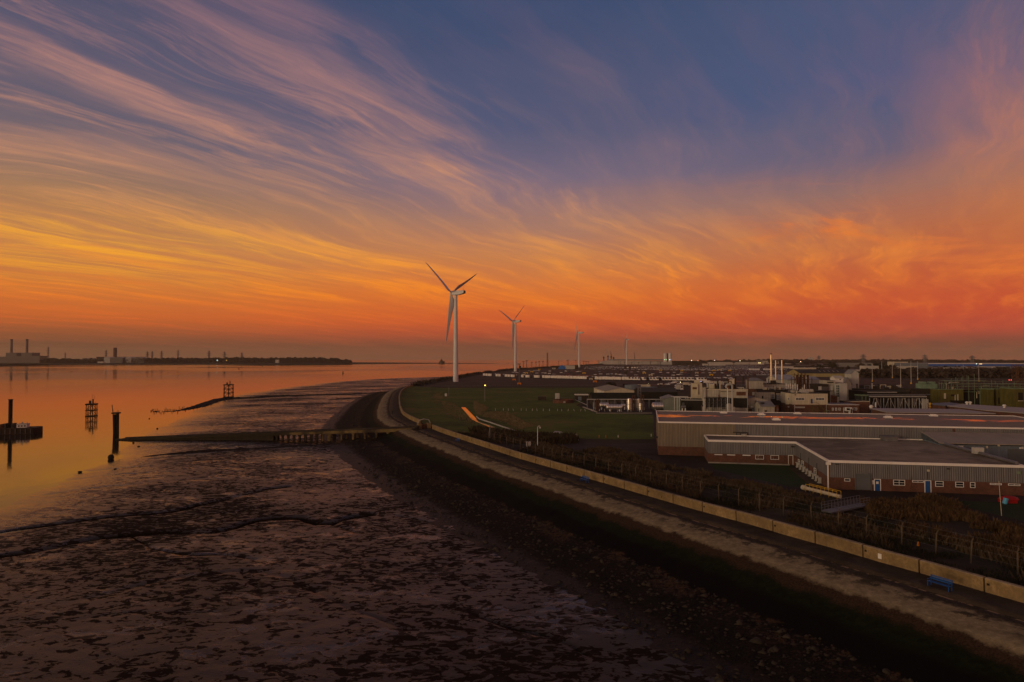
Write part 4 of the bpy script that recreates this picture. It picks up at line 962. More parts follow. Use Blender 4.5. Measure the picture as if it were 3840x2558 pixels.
for r in [(2676, 1702, 2706, 1705), (2723, 1703, 2754, 1706), (2781, 1704, 2811, 1707.5)]: Bq.panel('high_window', r, M['frame'], .08)
Bq.door((2953, 1707, 2968, 1742), M['blue'])
mb = MB(); mb.box(-.1, 16, -.5, -.07, 0, .25); mb.build('kerb', M['concrete'], Bq.root)
# front of right block: treat as its own face at local y=-25.9
YF = -25.9
for r, nx, ny in [((3342.5, 1797, 3386.5, 1818), 2, 2), ((3413, 1799, 3456.5, 1807), 2, 1), ((3499, 1802, 3530, 1822.5), 1, 2), ((3574, 1804.5, 3605.5, 1825), 1, 2), ((3629, 1806, 3648.5, 1827), 1, 2), ((3703, 1809.5, 3747, 1816), 2, 1), ((3771, 1811.5, 3816.5, 1819), 2, 1), ((3160, 1792, 3182, 1803), 1, 1)]:
    Bq.win(r, nx, ny, yy=YF - .06)
for r in [(3273, 1796, 3293, 1838), (3461, 1801, 3480.5, 1844)]:
    d_ = Bq.panel('door', r, M['blue'], .06, yy=YF - .06); x0, x1, z0, z1 = Bq.R(r, YF)
    mb = MB(); mb.box(x0 - .12, x0 - .002, YF - .15, YF - .062, z0, z1 + .1); mb.box(x1 + .002, x1 + .12, YF - .15, YF - .062, z0, z1 + .1); mb.box(x0, x1, YF - .15, YF - .062, z1 + .003, z1 + .1); mb.build('door_frame', M['frame'], d_)
Bq.panel('door_notice', (3279, 1803.5, 3288, 1812.5), M['white'], .02, yy=YF - .125)
for r in [(3262, 1799, 3271, 1805), (3264.5, 1806, 3271.5, 1809.5), (3264.5, 1810.5, 3271.5, 1813.5)]: Bq.panel('notice', r, M['white'], .03, yy=YF - .06)
Bq.panel('roller_door', (3204, 1774, 3258, 1834), M['shutter'], .1, yy=YF - .06)
mb = MB(); x0, x1, z0, z1 = Bq.R((3202, 1772, 3260, 1836), YF); mb.box(x0 - .1, x0, YF - .2, YF - .01, 0, z1); mb.box(x1, x1 + .1, YF - .2, YF - .01, 0, z1); mb.box(x0, x1, YF - .2, YF - .01, z1 - .15, z1); mb.build('roller_door_frame', M['steel'], Bq.root)
Bq.panel('wall_box', (3469, 1759, 3478, 1766), M['cream'], .2, yy=YF)
Bq.panel('cable_drop', (3470.5, 1767, 3472, 1796), M['darksteel'], .05, yy=YF)
Bq.panel('wall_box', (3804, 1765, 3816, 1775), M['green'], .3, yy=YF)
Bq.panel('wall_lamp', (3543, 1754, 3552, 1758), M['darksteel'], .3, yy=YF)
Bq.panel('wall_lamp', (3127, 1737, 3138, 1740), M['darksteel'], .4, yy=YF)
mb = MB(); xx = 17.15; mb.cyl((xx, YF - .2, 0), (xx, YF - .2, 4.1), .13, .13, 8); mb.box(xx - .35, xx + .4, YF - .45, YF - .12, 4.1, 4.55); mb.build('downpipe', M['white'], Bq.root)
mb = MB(); xx = Bq.lx(3410, YF); mb.cyl((xx, YF - .1, 0), (xx, YF - .1, 2.6), .05, .05, 6); mb.build('downpipe', M['rust'], Bq.root)
# left side wall of the right block (local x = 17.3, y from 0 to -25.9)
def sideq(px, py):
    a = (px - 1920) / F; # intersect the wall plane x=17.3
    lo, hi = -25.9, 0
    for _ in range(40):
        m_ = (lo + hi) / 2; wx = Bq.X0 + Bq.c * 17.3 - Bq.sn * m_; wy = Bq.Y0 + Bq.sn * 17.3 + Bq.c * m_
        if wx / wy > a: lo = m_
        else: hi = m_
    return m_, Z(py, wy)
def sidebox(name, r, m_, out=.06, parent=None, x0=17.24):
    ya, za = sideq(r[0], r[1]); yb, zb_ = sideq(r[2], r[3]); mb = MB(); mb.box(x0 - out, x0, min(ya, yb), max(ya, yb), min(za, zb_), max(za, zb_)); return mb.build(name, m_, parent or Bq.root)
for (a, b_, c_, d_) in [(2991, 1719, 2997.5, 1734), (3004.5, 1724, 3012, 1742), (3050, 1751, 3058.5, 1772)]:
    ya, za = sideq(a, b_); yb, zb_ = sideq(c_, d_); y0, y1 = min(ya, yb), max(ya, yb); z1 = min(za, 2.1); z0 = z1 - 1.1
    mb = MB(); mb.box(17.14, 17.2, y0, y1, z0, z0 + .1); mb.box(17.14, 17.2, y0, y1, z1 - .1, z1); mb.box(17.14, 17.2, y0, y0 + .1, z0 + .1, z1 - .1); mb.box(17.14, 17.2, y1 - .1, y1, z0 + .1, z1 - .1); mb.box(17.15, 17.2, y0 + .1, y1 - .1, (z0 + z1) / 2 + .1, (z0 + z1) / 2 + .17)
    wn = mb.build('window', M['frame'], Bq.root); mb = MB(); mb.box(17.19, 17.2, y0 + .1, y1 - .1, z0 + .1, z1 - .1); mb.build('pane', M['glass'], wn)
for k, px in enumerate([2994, 3006, 3017, 3029, 3040, 3054, 3065, 3076]):
    ya, _ = sideq(px, 1750); mb = MB(); mb.box(16.6, 17.15, ya - .45, ya + .45, .15, 1.15); o = mb.build('air_conditioner', M['greywhite'], Bq.root)
    mb = MB(); mb.box(16.56, 16.598, ya - .3, ya + .3, .3, 1.0); mb.build('fan_grille', M['darksteel'], o)
for px in (3003, 3032, 3064):
    ya, _ = sideq(px, 1750); mb = MB(); mb.cyl((17.05, ya, .3), (17.05, ya, 3.3), .05, .05, 6); mb.build('vent_pipe', M['darksteel'], Bq.root)
mb = MB(); mb.box(16.4, 17.0, -.35, -.08, 3.7, 4.0); mb.build('wall_lamp', M['darksteel'], Bq.root)
# ---- lean-to unit
xyC = UVp(57.2, 149.8)
C_ = Bld('lean_to_unit', 'blue grey industrial unit with sloping grey roof and two roller doors', 'industrial unit', 0, 0, 0, 0, 9.2, M['bluegrey'], pos=xyC, w=45, h=4.9)
for o in list(C_.root.children):
    if o.name.startswith('roof'): bpy.data.objects.remove(o)
mb = MB(); mb.add([(-.3, -.5, 5.1), (45.3, -.5, 5.1), (45.3, 9.1, 6.35), (-.3, 9.1, 6.35), (-.3, -.5, 5.25), (45.3, -.5, 5.25), (45.3, 9.1, 6.5), (-.3, 9.1, 6.5)], [(3, 2, 1, 0), (4, 5, 6, 7), (0, 1, 5, 4), (3, 0, 4, 7), (1, 2, 6, 5), (2, 3, 7, 6)]); mb.build('roof', mat('grey_lean_to_roof', (.30, .26, .22), .7, .12, .3, streak=.1), C_.root)
mb = MB(); mb.add([(0, .01, 4.9), (0, 9.1, 4.9), (0, 9.1, 6.34), (0, .01, 5.16)], [(0, 1, 2, 3), (3, 2, 1, 0)]); mb.build('end_wall', M['bluegrey'], C_.root)
C_.panel('roller_door', (3609, 1679, 3650, 1720), M['shutter'], .12); C_.panel('roller_door', (3772, 1683, 3870, 1760), M['shutter'], .12)
for r in [(3574, 1670, 3606, 1676.5), (3824, 1675, 3870, 1682), (3815, 1676, 3822, 1682)]:
    pn = C_.panel('unit_sign', r, M['white'], .1); x0, x1, z0, z1 = C_.R(r); n_ = max(1, int((x1 - x0) / .42))
    if n_ > 1:
        mb = MB()
        for k in range(n_ - 1): mb.box(x0 + .15 + k * .4, x0 + .42 + k * .4, -.115, -.102, z0 + .1, z1 - .1)
        mb.build('sign_lettering', M['steel'], pn)
for r in [(3733, 1667, 3741, 1672), (3690, 1671, 3696, 1679)]: C_.panel('wall_lamp', r, M['cream'], .3)
# ---- grey cabin at the right edge of the workshop
D_ = Bld('grey_store', 'tall plain grey steel store against the right end of the brick workshop', 'shed', 3818, 3900, 1794, 123, 4, M['bluegrey'], trim=M['steel'], trimh=.1)
# ---- clutter by the store, poles, footbridge, yellow barrier
def atg(px, py, z=0.0): q = P(px, py, z); return q
q = atg(3782, 1885); mb = MB(); mb.ell((0, 0, .5), (1.6, .8, .55), 12, 6); mb.box(-1.2, .9, -.7, .6, 0, .45); o = mb.build('tarpaulin', M['red'], loc=(q.x, q.y, .02)); tag(o, 'crumpled bright red tarpaulin heap beside the grey store', 'tarpaulin')
q = atg(3767, 1890); mb = MB(); mb.cyl((0, 0, .0), (.25, 0, .85), .32, .34, 10); o = mb.build('barrel', M['cyan'], loc=(q.x, q.y, .02)); tag(o, 'light blue plastic barrel leaning in front of the red tarpaulin', 'barrel')
def pole(name, label, cat, px, pyb, pyt, r, m_, z0=0.0, group=None, lean=0, head=None):
    q = P(px, pyb, z0); h = (pyb - pyt) * q.y / F
    mb = MB(); mb.cyl((0, 0, 0), (lean * h, 0, h), r, r * .8, 7); 
    if head is None: o = mb.build(name, m_, loc=(q.x, q.y, z0)); return tag(o, label, cat, group)
    t_ = thing(name, label, cat, (q.x, q.y, z0), 0, group); mb.build('pole', m_, t_); head(t_, h); return t_
pole('pole', 'thin pale pole in front of the right end of the workshop', 'pole', 3756, 1935, 1805, .05, M['cream'], lean=-.06)
pole('gate_post', 'short thick black post on the verge behind the sea wall', 'post', 3486, 2035, 1976, .22, M['black'], .3)
q = P(3443, 2047, .5); mb = MB(); mb.cyl((0, 0, 0), (0, 0, .35), .13, .11, 8); mb.cyl((0, 0, .351), (0, 0, .48), .07, .05, 8); o = mb.build('hydrant_marker', M['orange'], loc=(q.x, q.y, .5)); tag(o, 'small orange marker at the foot of the white fence post', 'marker')
# footbridge
a, b_ = P(3100, 1917, .6), P(3243, 1889, .6); L = (b_ - a).length; an = math.atan2(b_.y - a.y, b_.x - a.x)
t_ = thing('footbridge', 'grey steel footbridge with mesh railings over the ditch below the workshop', 'footbridge', a, an)
mb = MB(); mb.box(0, L, -.8, .8, -.2, 0); mb.build('deck', M['steel'], t_)
for sy in (-.78, .78):
    mb = MB()
    for z_ in (.35, .7, 1.1): mb.bar((0, sy, z_), (L, sy, z_), .03)
    nn = 12
    for i in range(nn + 1): mb.bar((L * i / nn, sy, 0), (L * i / nn, sy, 1.1), .03)
    mb.build('railing', M['steel'], t_)
a, b_ = P(3028, 1832, .5), P(3146, 1861, .5); L = (b_ - a).length; an = math.atan2(b_.y - a.y, b_.x - a.x)
t_ = thing('pipe_crossing', 'cream pipe with yellow guard rails beside the yard below the lawn', 'pipeline', a, an)
mb = MB(); mb.cyl((-.4, 0, 0), (L + .3, 0, 0), .28, .28, 10); mb.cyl((-1.1, 0, 0), (-.4, 0, 0), .42, .42, 10); mb.build('pipe', M['cream'], t_)
for i in range(5):
    mb = MB(); xx = L * i / 4; mb.bar((xx, -.4, -.9), (xx, -.4, .75), .04); mb.bar((xx, .4, -.9), (xx, .4, .75), .04); mb.bar((xx, -.4, -.25), (xx, .4, -.25), .05); mb.build('stand', M['yellow'], t_)
mb = MB(); mb.bar((0, -.4, .75), (L, -.4, .75), .04); mb.bar((0, .4, .75), (L, .4, .75), .04); mb.build('guard_rail', M['yellow'], t_)

# ================================================================== WIND TURBINES
def turbine(px, Y, label, k, delta, zg=0.0, src=None):
    axis = Vector((-math.sqrt(1 - k * k), k, 0)); yaw = math.atan2(axis.y, axis.x)
    if src is None:
        t_ = thing('wind_turbine', label, 'wind turbine', (X(px, Y), Y, zg), yaw, 'white wind turbines')
        mb = MB(); n_ = 24; prev = None
        for a, b_ in [((0, 2.5), (12, 2.35)), ((12, 2.35), (40, 1.95)), ((40, 1.95), (80.4, 1.45))]: mb.cyl((0, 0, a[0]), (0, 0, b_[0]), a[1], b_[1], 28, False)
        mb.build('tower', M['turb'], t_, smooth=True)
        mb = MB(); mb.box(1.9, 2.42, -.5, .5, 2.4, 4.8); d_ = mb.build('door', M['greywhite'], t_); d_.rotation_euler = (0, 0, math.pi * .62)
        # nacelle, local +x points to the rotor
        mb = MB(); prf = [(-9.6, -1.5, 2.9), (-10.0, .2, 3.0), (-9.4, 1.7, 3.2), (3.2, 2.0, 3.6), (3.6, -1.9, 3.2), (-2, -2.1, 3.6), (-6, -1.9, 3.4)]
        pts = [(-10.2, -.2), (-9.8, 1.9), (-3, 2.1), (3.0, 2.05), (3.5, 1.4), (3.5, -1.4), (3.0, -2.0), (-3.5, -2.1), (-8.5, -1.2)]
        m_ = len(pts); vs = []
        for yy, sc_ in ((-1.7, .82), (-1.3, 1), (1.3, 1), (1.7, .82)):
            for q in pts: vs.append((q[0] * (1 if sc_ == 1 else .985), yy, 82.6 + q[1] * sc_))
        fs_ = [tuple(range(m_)), tuple(range(4 * m_ - 1, 3 * m_ - 1, -1))] + [(r * m_ + (i + 1) % m_, r * m_ + i, (r + 1) * m_ + i, (r + 1) * m_ + (i + 1) % m_) for r in range(3) for i in range(m_)]
        mb.add(vs, fs_); nc = mb.build('nacelle', M['turb'], t_)
        mb = MB(); mb.bar((-9.0, .6, 84.5), (-9.0, .6, 87.0), .09); mb.bar((-8.0, -.6, 84.6), (-8.0, -.6, 86.4), .09); mb.bar((-9.0, .6, 86), (-8, -.6, 86), .06); mb.build('wind_vane', M['darksteel'], nc)
        mb = MB(); mb.box(-10.32, -10.2, -1.1, 1.1, 81.6, 84.3); mb.build('rear_grille', M['darksteel'], nc)
        mb = MB(); mb.cyl((3.4, 0, 82.9), (5.6, 0, 83.05), 1.6, 1.55, 16); mb.cyl((5.6, 0, 83.05), (6.8, 0, 83.15), 1.55, .5, 16); mb.build('hub', M['turb'], t_, smooth=True)
        # one blade along +z, chord in y, thickness in x
        mb = MB(); st_ = [(1.2, .95, .95, 0), (3, .95, .9, .0), (6, 1.7, .55, .35), (9.5, 2.05, .38, .5), (16, 1.65, .26, .35), (26, 1.15, .17, .2), (36, .75, .11, .1), (43, .45, .06, .05), (46.3, .1, .03, 0)]
        nn = 12; vs = []
        for (z_, ch, th, sh) in st_:
            tw = math.radians(20 + 16 * (1 - z_ / 46.3))
            for i in range(nn):
                a = 2 * math.pi * i / nn; yy = 1.4 * (ch * math.cos(a) + sh * ch); xx = th * math.sin(a) * (.6 + .4 * math.cos(a)) + .0007 * z_ * z_
                vs.append((xx * math.cos(tw) - yy * math.sin(tw), xx * math.sin(tw) + yy * math.cos(tw), z_))
        fs_ = [(r * nn + i, r * nn + (i + 1) % nn, (r + 1) * nn + (i + 1) % nn, (r + 1) * nn + i) for r in range(len(st_) - 1) for i in range(nn)]
        mb.add(vs, fs_); turbine.blade = None
        for j in range(3):
            bl = mb.build('blade', M['turb'], t_, smooth=True) if j == 0 else link(turbine.blade.copy(), t_)
            if j == 0: turbine.blade = bl
            bl['tilt'] = j
    else:
        t_ = copy_tree(src, (X(px, Y), Y, zg), yaw, label)
    bl = [o for o in KIDS_OF(t_) if o.name.startswith('blade')]
    for j, o in enumerate(bl):
        phi = math.radians([150, 30, -90][j] - delta)   # seen in the picture, angle from image right
        # looking from behind the rotor: image right = local -y*? ; rotate about local x
        ang = phi - math.pi / 2
        o.location = (4.9, 0, 83.0)
        o.rotation_euler = (Matrix.Rotation(math.radians(-5), 4, 'Y') @ Matrix.Rotation(ang * SPIN, 4, 'X')).to_euler()
        if 'tilt' in o: del o['tilt']
    return t_
SPIN = -1
def KIDS_OF(o): return KIDS.get(o.name, [])
T1 = turbine(1709, 634, 'nearest and tallest white wind turbine rising beside the mud flat', .53, 2.0)
turbine(1933, 1128, 'second nearest white wind turbine, among the floodlight masts', .53, -8.7, src=T1)
turbine(2172, 1634, 'third white wind turbine with one blade upright, beside the blue sheds', .30, 16, src=T1)
turbine(2350, 2255, 'farthest and smallest white wind turbine, in front of the long white port warehouse', .40, -10, src=T1)

# ================================================================== CAR TERMINAL
carp = [('white', (.85, .84, .82)), ('silver', (.58, .59, .62)), ('grey', (.12, .12, .13)), ('black', (.018, .018, .02)), ('dark blue', (.03, .05, .12)), ('pale blue', (.28, .36, .46)), ('red', (.22, .02, .02))]
G_tyre = mat('tyre_rubber', (.02, .02, .02), .9)
carlib = {}
for nm, colr in carp:
    mb = MB(); mb.mi = 0
    side = [(-2.15, .35), (-2.15, .85), (-1.9, .95), (-1.15, .98), (.9, 1.0), (1.9, .86), (2.15, .7), (2.15, .35)]
    vs = [(x_, y_, z_) for y_ in (-.88, .88) for x_, z_ in side]; n_ = len(side)
    mb.add(vs, [tuple(range(n_)), tuple(range(2 * n_ - 1, n_ - 1, -1))] + [(i, n_ + i, n_ + (i + 1) % n_, (i + 1) % n_) for i in range(n_)])
    mb.add([(-1.35, -.7, 1.44), (.25, -.7, 1.44), (.25, .7, 1.44), (-1.35, .7, 1.44), (-1.35, -.7, 1.39), (.25, -.7, 1.39), (.25, .7, 1.39), (-1.35, .7, 1.39)], [(0, 1, 2, 3), (7, 6, 5, 4), (0, 4, 5, 1), (2, 6, 7, 3)])
    mb.mi = 1
    mb.add([(-1.85, -.8, .96), (.95, -.8, .98), (.95, .8, .98), (-1.85, .8, .96), (-1.35, -.68, 1.40), (.25, -.68, 1.40), (.25, .68, 1.40), (-1.35, .68, 1.40)], [(0, 1, 5, 4), (1, 2, 6, 5), (2, 3, 7, 6), (3, 0, 4, 7)])
    mb.mi = 2
    for x_ in (-1.35, 1.35):
        for y_ in (-.9, .72): mb.cyl((x_, y_, .32), (x_, y_ + .18, .32), .32, .32, 8)
    me_o = mb.build('parked_car', [mat('car_paint_' + nm.replace(' ', '_'), colr, .25, .03, 1, spec=.6), M['glass'], G_tyre])
    carlib[nm] = me_o.data; bpy.data.objects.remove(me_o)
def car(px, py, rz, nm, label, group):
    q = P(px, py, .0); o = bpy.data.objects.new('parked_car', carlib[nm]); link(o); o.location = (q.x, q.y, .02); o.rotation_euler = (0, 0, rz)
    return tag(o, label, 'car', group)
def pick(): return random.choices([c_[0] for c_ in carp], [7, 6, 3, 3, 1, 1.2, .6])[0]
# vans in the front row
vanlib = {}
def mkvan(nm, colr):
    t_ = thing('delivery_van', 'x', 'van'); m_ = mat('van_paint_' + nm, colr, .4, .03, 1, spec=.5)
    mb = MB(); side = [(-2.7, .4), (-2.7, 2.45), (-2.6, 2.55), (1.2, 2.55), (1.55, 2.4), (2.15, 1.45), (2.75, 1.2), (2.85, .4)]
    n_ = len(side); vs = [(x_, y_, z_) for y_ in (-1, 1) for x_, z_ in side]
    mb.add(vs, [tuple(range(n_)), tuple(range(2 * n_ - 1, n_ - 1, -1))] + [(i, n_ + i, n_ + (i + 1) % n_, (i + 1) % n_) for i in range(n_)]); mb.build('body', m_, t_)
    mb = MB(); mb.add([(1.56, -.88, 2.40), (1.56, .88, 2.40), (2.18, .88, 1.48), (2.18, -.88, 1.48)], [(0, 3, 2, 1), (0, 1, 2, 3)]); mb.add([(2.0, -1.01, 1.45), (1.25, -1.01, 1.45), (1.3, -1.01, 2.1), (1.6, -1.01, 2.1)], [(0, 1, 2, 3), (3, 2, 1, 0)]); mb.build('windscreen', M['glass'], t_)
    mb = MB()
    for x_ in (-1.8, 1.8): mb.cyl((x_, -1.04, .36), (x_, 1.04, .36), .36, .36, 8)
    mb.build('wheel_axle', G_tyre, t_); t_.scale = (1.0, 1.12, 1.25); return t_
vans = {'white': mkvan('white', (.88, .83, .74)), 'dark': mkvan('dark', (.025, .022, .03))}
used_v = set(); vi = 0
vrow = [(1780 + x_ / 5.885, 'w' if x_ not in (1240, 1460) else 'd') for x_ in (205, 260, 320, 345, 485, 545, 690, 750, 820, 850, 1050, 1150, 1180, 1240, 1340, 1400, 1460, 1510, 1575, 1635, 1700, 1760, 1820, 1880, 1940, 2000, 2060, 2125, 2190, 2240, 2310)]
vrow += [(2160 + x_ / 5.885, 'd' if x_ in (1570, 1840) else 'w') for x_ in (10, 75, 135, 200, 450, 520, 585, 650, 715, 775, 840, 905, 955, 1035, 1105, 1165, 1235, 1300, 1370, 1500, 1570, 1635, 1705, 1775, 1840, 1910, 1980, 2050, 2120, 2170, 2255, 2320)]
vrow += [(2540 + x_ / 5.885, 'w') for x_ in (20, 90, 165, 245, 320, 470, 530, 600)]
for i, (px, kk) in enumerate(vrow):
    py = np.interp(px, [1812, 1933, 2155, 2240, 2398, 2640], [1410.5, 1416, 1422, 1424.5, 1427, 1429])
    nm = 'white' if kk == 'w' else 'dark'; back = px < 2352
    lab = '%s van, %s from the left in the front van row, %s towards the camera' % (nm, nth(i + 1), 'back' if back else 'nose')
    q = P(px, py, 0); rz = (math.pi / 2 + .12 if back else -math.pi / 2 + .25) + random.uniform(-.05, .05)
    if nm not in used_v:
        used_v.add(nm); o = vans[nm]; o.location = (q.x, q.y, .02); o.rotation_euler = (0, 0, rz); o['label'] = lab; o['group'] = 'vans in the front row of the car terminal'
    else: copy_tree(vans[nm], (q.x, q.y, .02), rz, lab, group='vans in the front row of the car terminal')
# car row behind the vans
i = 0; px = 1858
while px < 2690:
    py = np.interp(px, [1855, 1933, 2155, 2400, 2690], [1404, 1408, 1413, 1417, 1419]) + random.uniform(-.4, .4); i += 1; nm = pick()
    car(px, py, math.pi / 2 + random.uniform(-.1, .3), nm, '%s car, %s from the left in the row right behind the vans' % (nm, nth(i)), 'cars in the row behind the vans'); px += random.choice([9.5, 10.5, 11, 13])
# loosely parked cars in the middle of the apron
spots = [(1925,1398),(1938,1399),(1966,1400),(1975,1396),(1986,1392),(1995,1392),(2003,1392),(2012,1392),(2020,1392),(1990,1400),(2013,1401),(2035,1400),(2045,1401),(2060,1403),(2064,1399),(2078,1405),(2062,1393),(2104,1399.5),(2115,1402),(2122,1403),(2130,1404),(2122,1393),(2133,1394),(2155,1395),(2165,1396),(2175,1394.5),(2152,1406),(2172,1393),(2235,1395),(2247,1395),(2258,1395.5),(2232,1407),(2253,1404),(2280,1405),(2286,1403),(2295,1404),(2300,1406),(2310,1405),(2325,1406),(2330,1408),(2340,1407),(2345,1409),(2325,1396),(2368,1397),(2378,1397),(2393,1396),(2415,1396),(2385,1408),(2437,1398),(2448,1404),(2464,1397),(2477,1398),(2487,1407),(2504,1400),(2528,1398),(2525,1409),(2543,1407),(2553,1405),(2556,1398),(2570,1399),(2583,1407),(2575,1413),(2613,1410),(2624,1399),(2637,1400),(2662,1400),(2679,1400),(2708,1400),(2725,1400),(2650,1414),(2720,1411),(2727,1411),(2690,1419),(2700,1420),(2711,1421),(2718,1418),(2730,1421),(2740,1419),(2748,1422)]
for i, (a, b_) in enumerate(spots):
    nm = pick(); car(a, b_, random.choice([0, math.pi]) + random.uniform(-.35, .35), nm, '%s car, %s from the left of the loosely parked cars on open asphalt' % (nm, nth(1 + sorted(spots).index((a, b_)))), 'loosely parked cars on the open asphalt')
# second dense row
i = 0; px = 2192
while px < 2735:
    py = np.interp(px, [2190, 2350, 2720], [1384.5, 1387, 1391]); i += 1; nm = pick()
    car(px, py, math.pi / 2 + random.uniform(-.1, .1), nm, '%s car, %s from the left in the first dense far row' % (nm, nth(i)), 'cars in the first dense far row'); px += random.uniform(5.5, 7.5)
i = 0; px = 2730
while px < 2900:
    i += 1; nm = pick(); car(px, 1409 - (px - 2730) * .01, math.pi / 2 + .1, nm, '%s car, %s from the left in the front row left of the tall flues' % (nm, nth(i)), 'front row of the block beside the flues'); px += 7.2
# the thousands farther away read as one mass
V = []; Fv = []; mi = []
def minicar(xc, yc, a, k):
    n0 = len(V); c_, s_ = math.cos(a), math.sin(a)
    for (lx_, ly_, lz_) in [(-2.1, -.85, .35), (2.1, -.85, .35), (2.1, .85, .35), (-2.1, .85, .35), (-2.1, -.85, .95), (2.1, -.85, .85), (2.1, .85, .85), (-2.1, .85, .95), (-1.5, -.7, 1.45), (.4, -.7, 1.45), (.4, .7, 1.45), (-1.5, .7, 1.45)]:
        V.append((xc + lx_ * c_ - ly_ * s_, yc + lx_ * s_ + ly_ * c_, lz_))
    for f, mm in (((0, 1, 5, 4), k), ((1, 2, 6, 5), k), ((3, 0, 4, 7), k), ((2, 3, 7, 6), k), ((4, 5, 6, 7), k), ((4, 5, 9, 8), 7), ((5, 6, 10, 9), 7), ((7, 4, 8, 11), 7), ((8, 9, 10, 11), k)):
        Fv.append(tuple(v + n0 for v in f)); mi.append(mm)
wts = [8, 6, 3, 2, 1, 1.2, .5]
def block(p0, p1, y0, y1, rowstep, colstep):
    yy = YD(y1)
    while yy < YD(y0):
        xa, xb = X(p0, yy), X(p1, yy); xx = xa
        while xx < xb:
            if random.random() < .93 and vnoise(np.array([xx / 90]), np.array([yy / 70]), 4)[0] > .16: minicar(xx + random.uniform(-.3, .3), yy + random.uniform(-.5, .5), math.pi / 2 + random.uniform(-.06, .06), random.choices(range(7), wts)[0])
            xx += colstep
        yy += rowstep
block(2195, 2340, 1374.5, 1382.5, 24, 5.2); block(2345, 2960, 1371.5, 1387, 22, 4.6); block(2745, 3000, 1388.5, 1407.5, 13, 4.2); block(2960, 3120, 1372, 1380, 20, 5)
mass = npmesh('far_parked_cars', V, Fv, [mat('car_paint_' + c_[0].replace(' ', '_'), c_[1]) for c_ in carp] + [M['glass']]); mass.data.polygons.foreach_set('material_index', mi)
tag(mass, 'thousands of far parked cars glittering in dense rows across the terminal', 'cars', kind='stuff')

# floodlight masts
def flood_head(w):
    def f(t_, h):
        mb = MB(); mb.box(-w, w, -.25, .25, h, h + .3); 
        for k in range(4): mb.box(-w + k * w * .55, -w + k * w * .55 + w * .35, -.5, -.1, h + .35, h + .95)
        mb.build('lamp_head', M['darksteel'], t_)
    return f
masts = [(1926,1388.5,1367.5,'short floodlight mast left of the second turbine foot'),(1963,1384,1356,'first of the tall shoreline floodlight masts right of the second turbine'),(1975,1384,1353,'second of the tall shoreline floodlight masts'),(1994,1382,1358,'third of the shoreline floodlight masts'),(2010,1381,1357,'fourth of the shoreline floodlight masts'),(2022,1380,1355,'fifth of the shoreline floodlight masts'),(2036,1379,1355,'sixth of the shoreline floodlight masts'),(2095,1371,1354,'thin floodlight mast between the lattice tower and the blue sheds'),(2127,1371,1353,'floodlight mast above the left end of the blue sheds'),(2131,1371,1350,'taller thin mast just above the blue sheds'),(2160,1372,1351,'floodlight mast just left of the third turbine'),(2189,1378,1354,'floodlight mast just right of the third turbine'),(2198,1380,1356,'broad headed floodlight mast right of the third turbine'),(2206,1379,1356,'floodlight mast third to the right of the third turbine'),(2244,1369,1353,'lone mast left of the long white warehouse'),(2249,1369,1357,'short mast beside the lone mast left of the white warehouse'),(2327,1375,1356,'mast before the white warehouse wall, left of the far turbine'),(2342,1377,1357,'mast against the white warehouse just left of the far turbine'),(2369,1378,1358,'mast against the white warehouse right of the far turbine'),(2395,1380,1359,'wide headed mast before the middle of the white warehouse'),(2440,1384,1357,'broad mast before the right end of the white warehouse'),(2477,1380,1359,'mast left of the twin silos'),(2657,1378,1351,'thin mast under the far port lights'),(2752,1394,1359,'broad headed mast in the far car rows left of the flues'),(2810,1380,1355,'thin pole in the middle of the far car rows'),(2588,1410,1376,'thin lamp pole among the front car rows')]
m0 = None
for (px, pb, pt, lab) in masts:
    q = P(px, pb); h = (pb - pt) * q.y / F - .8
    if m0 is None:
        m0 = thing('floodlight_mast', lab, 'floodlight mast', (q.x, q.y, 0), 0, 'floodlight masts of the terminal')
        mb = MB(); mb.cyl((0, 0, 0), (0, 0, 20), .95, .6, 6); mb.build('pole', M['darksteel'], m0)
        mb = MB(); mb.box(-3.4, 3.4, -.4, .4, 20.01, 20.9)
        mb.build('lamp_frame', M['steel'], m0)
        for k in range(4): mb = MB(); mb.box(-3.3 + k * 1.8, -2.0 + k * 1.8, -1.0, -.41, 19.7, 21.6); mb.build('floodlight', M['darksteel'], m0)
        m0.scale = (h / 22, h / 22, h / 20)
    else: copy_tree(m0, (q.x, q.y, 0), 0, lab, scale=(h / 22, h / 22, h / 20))
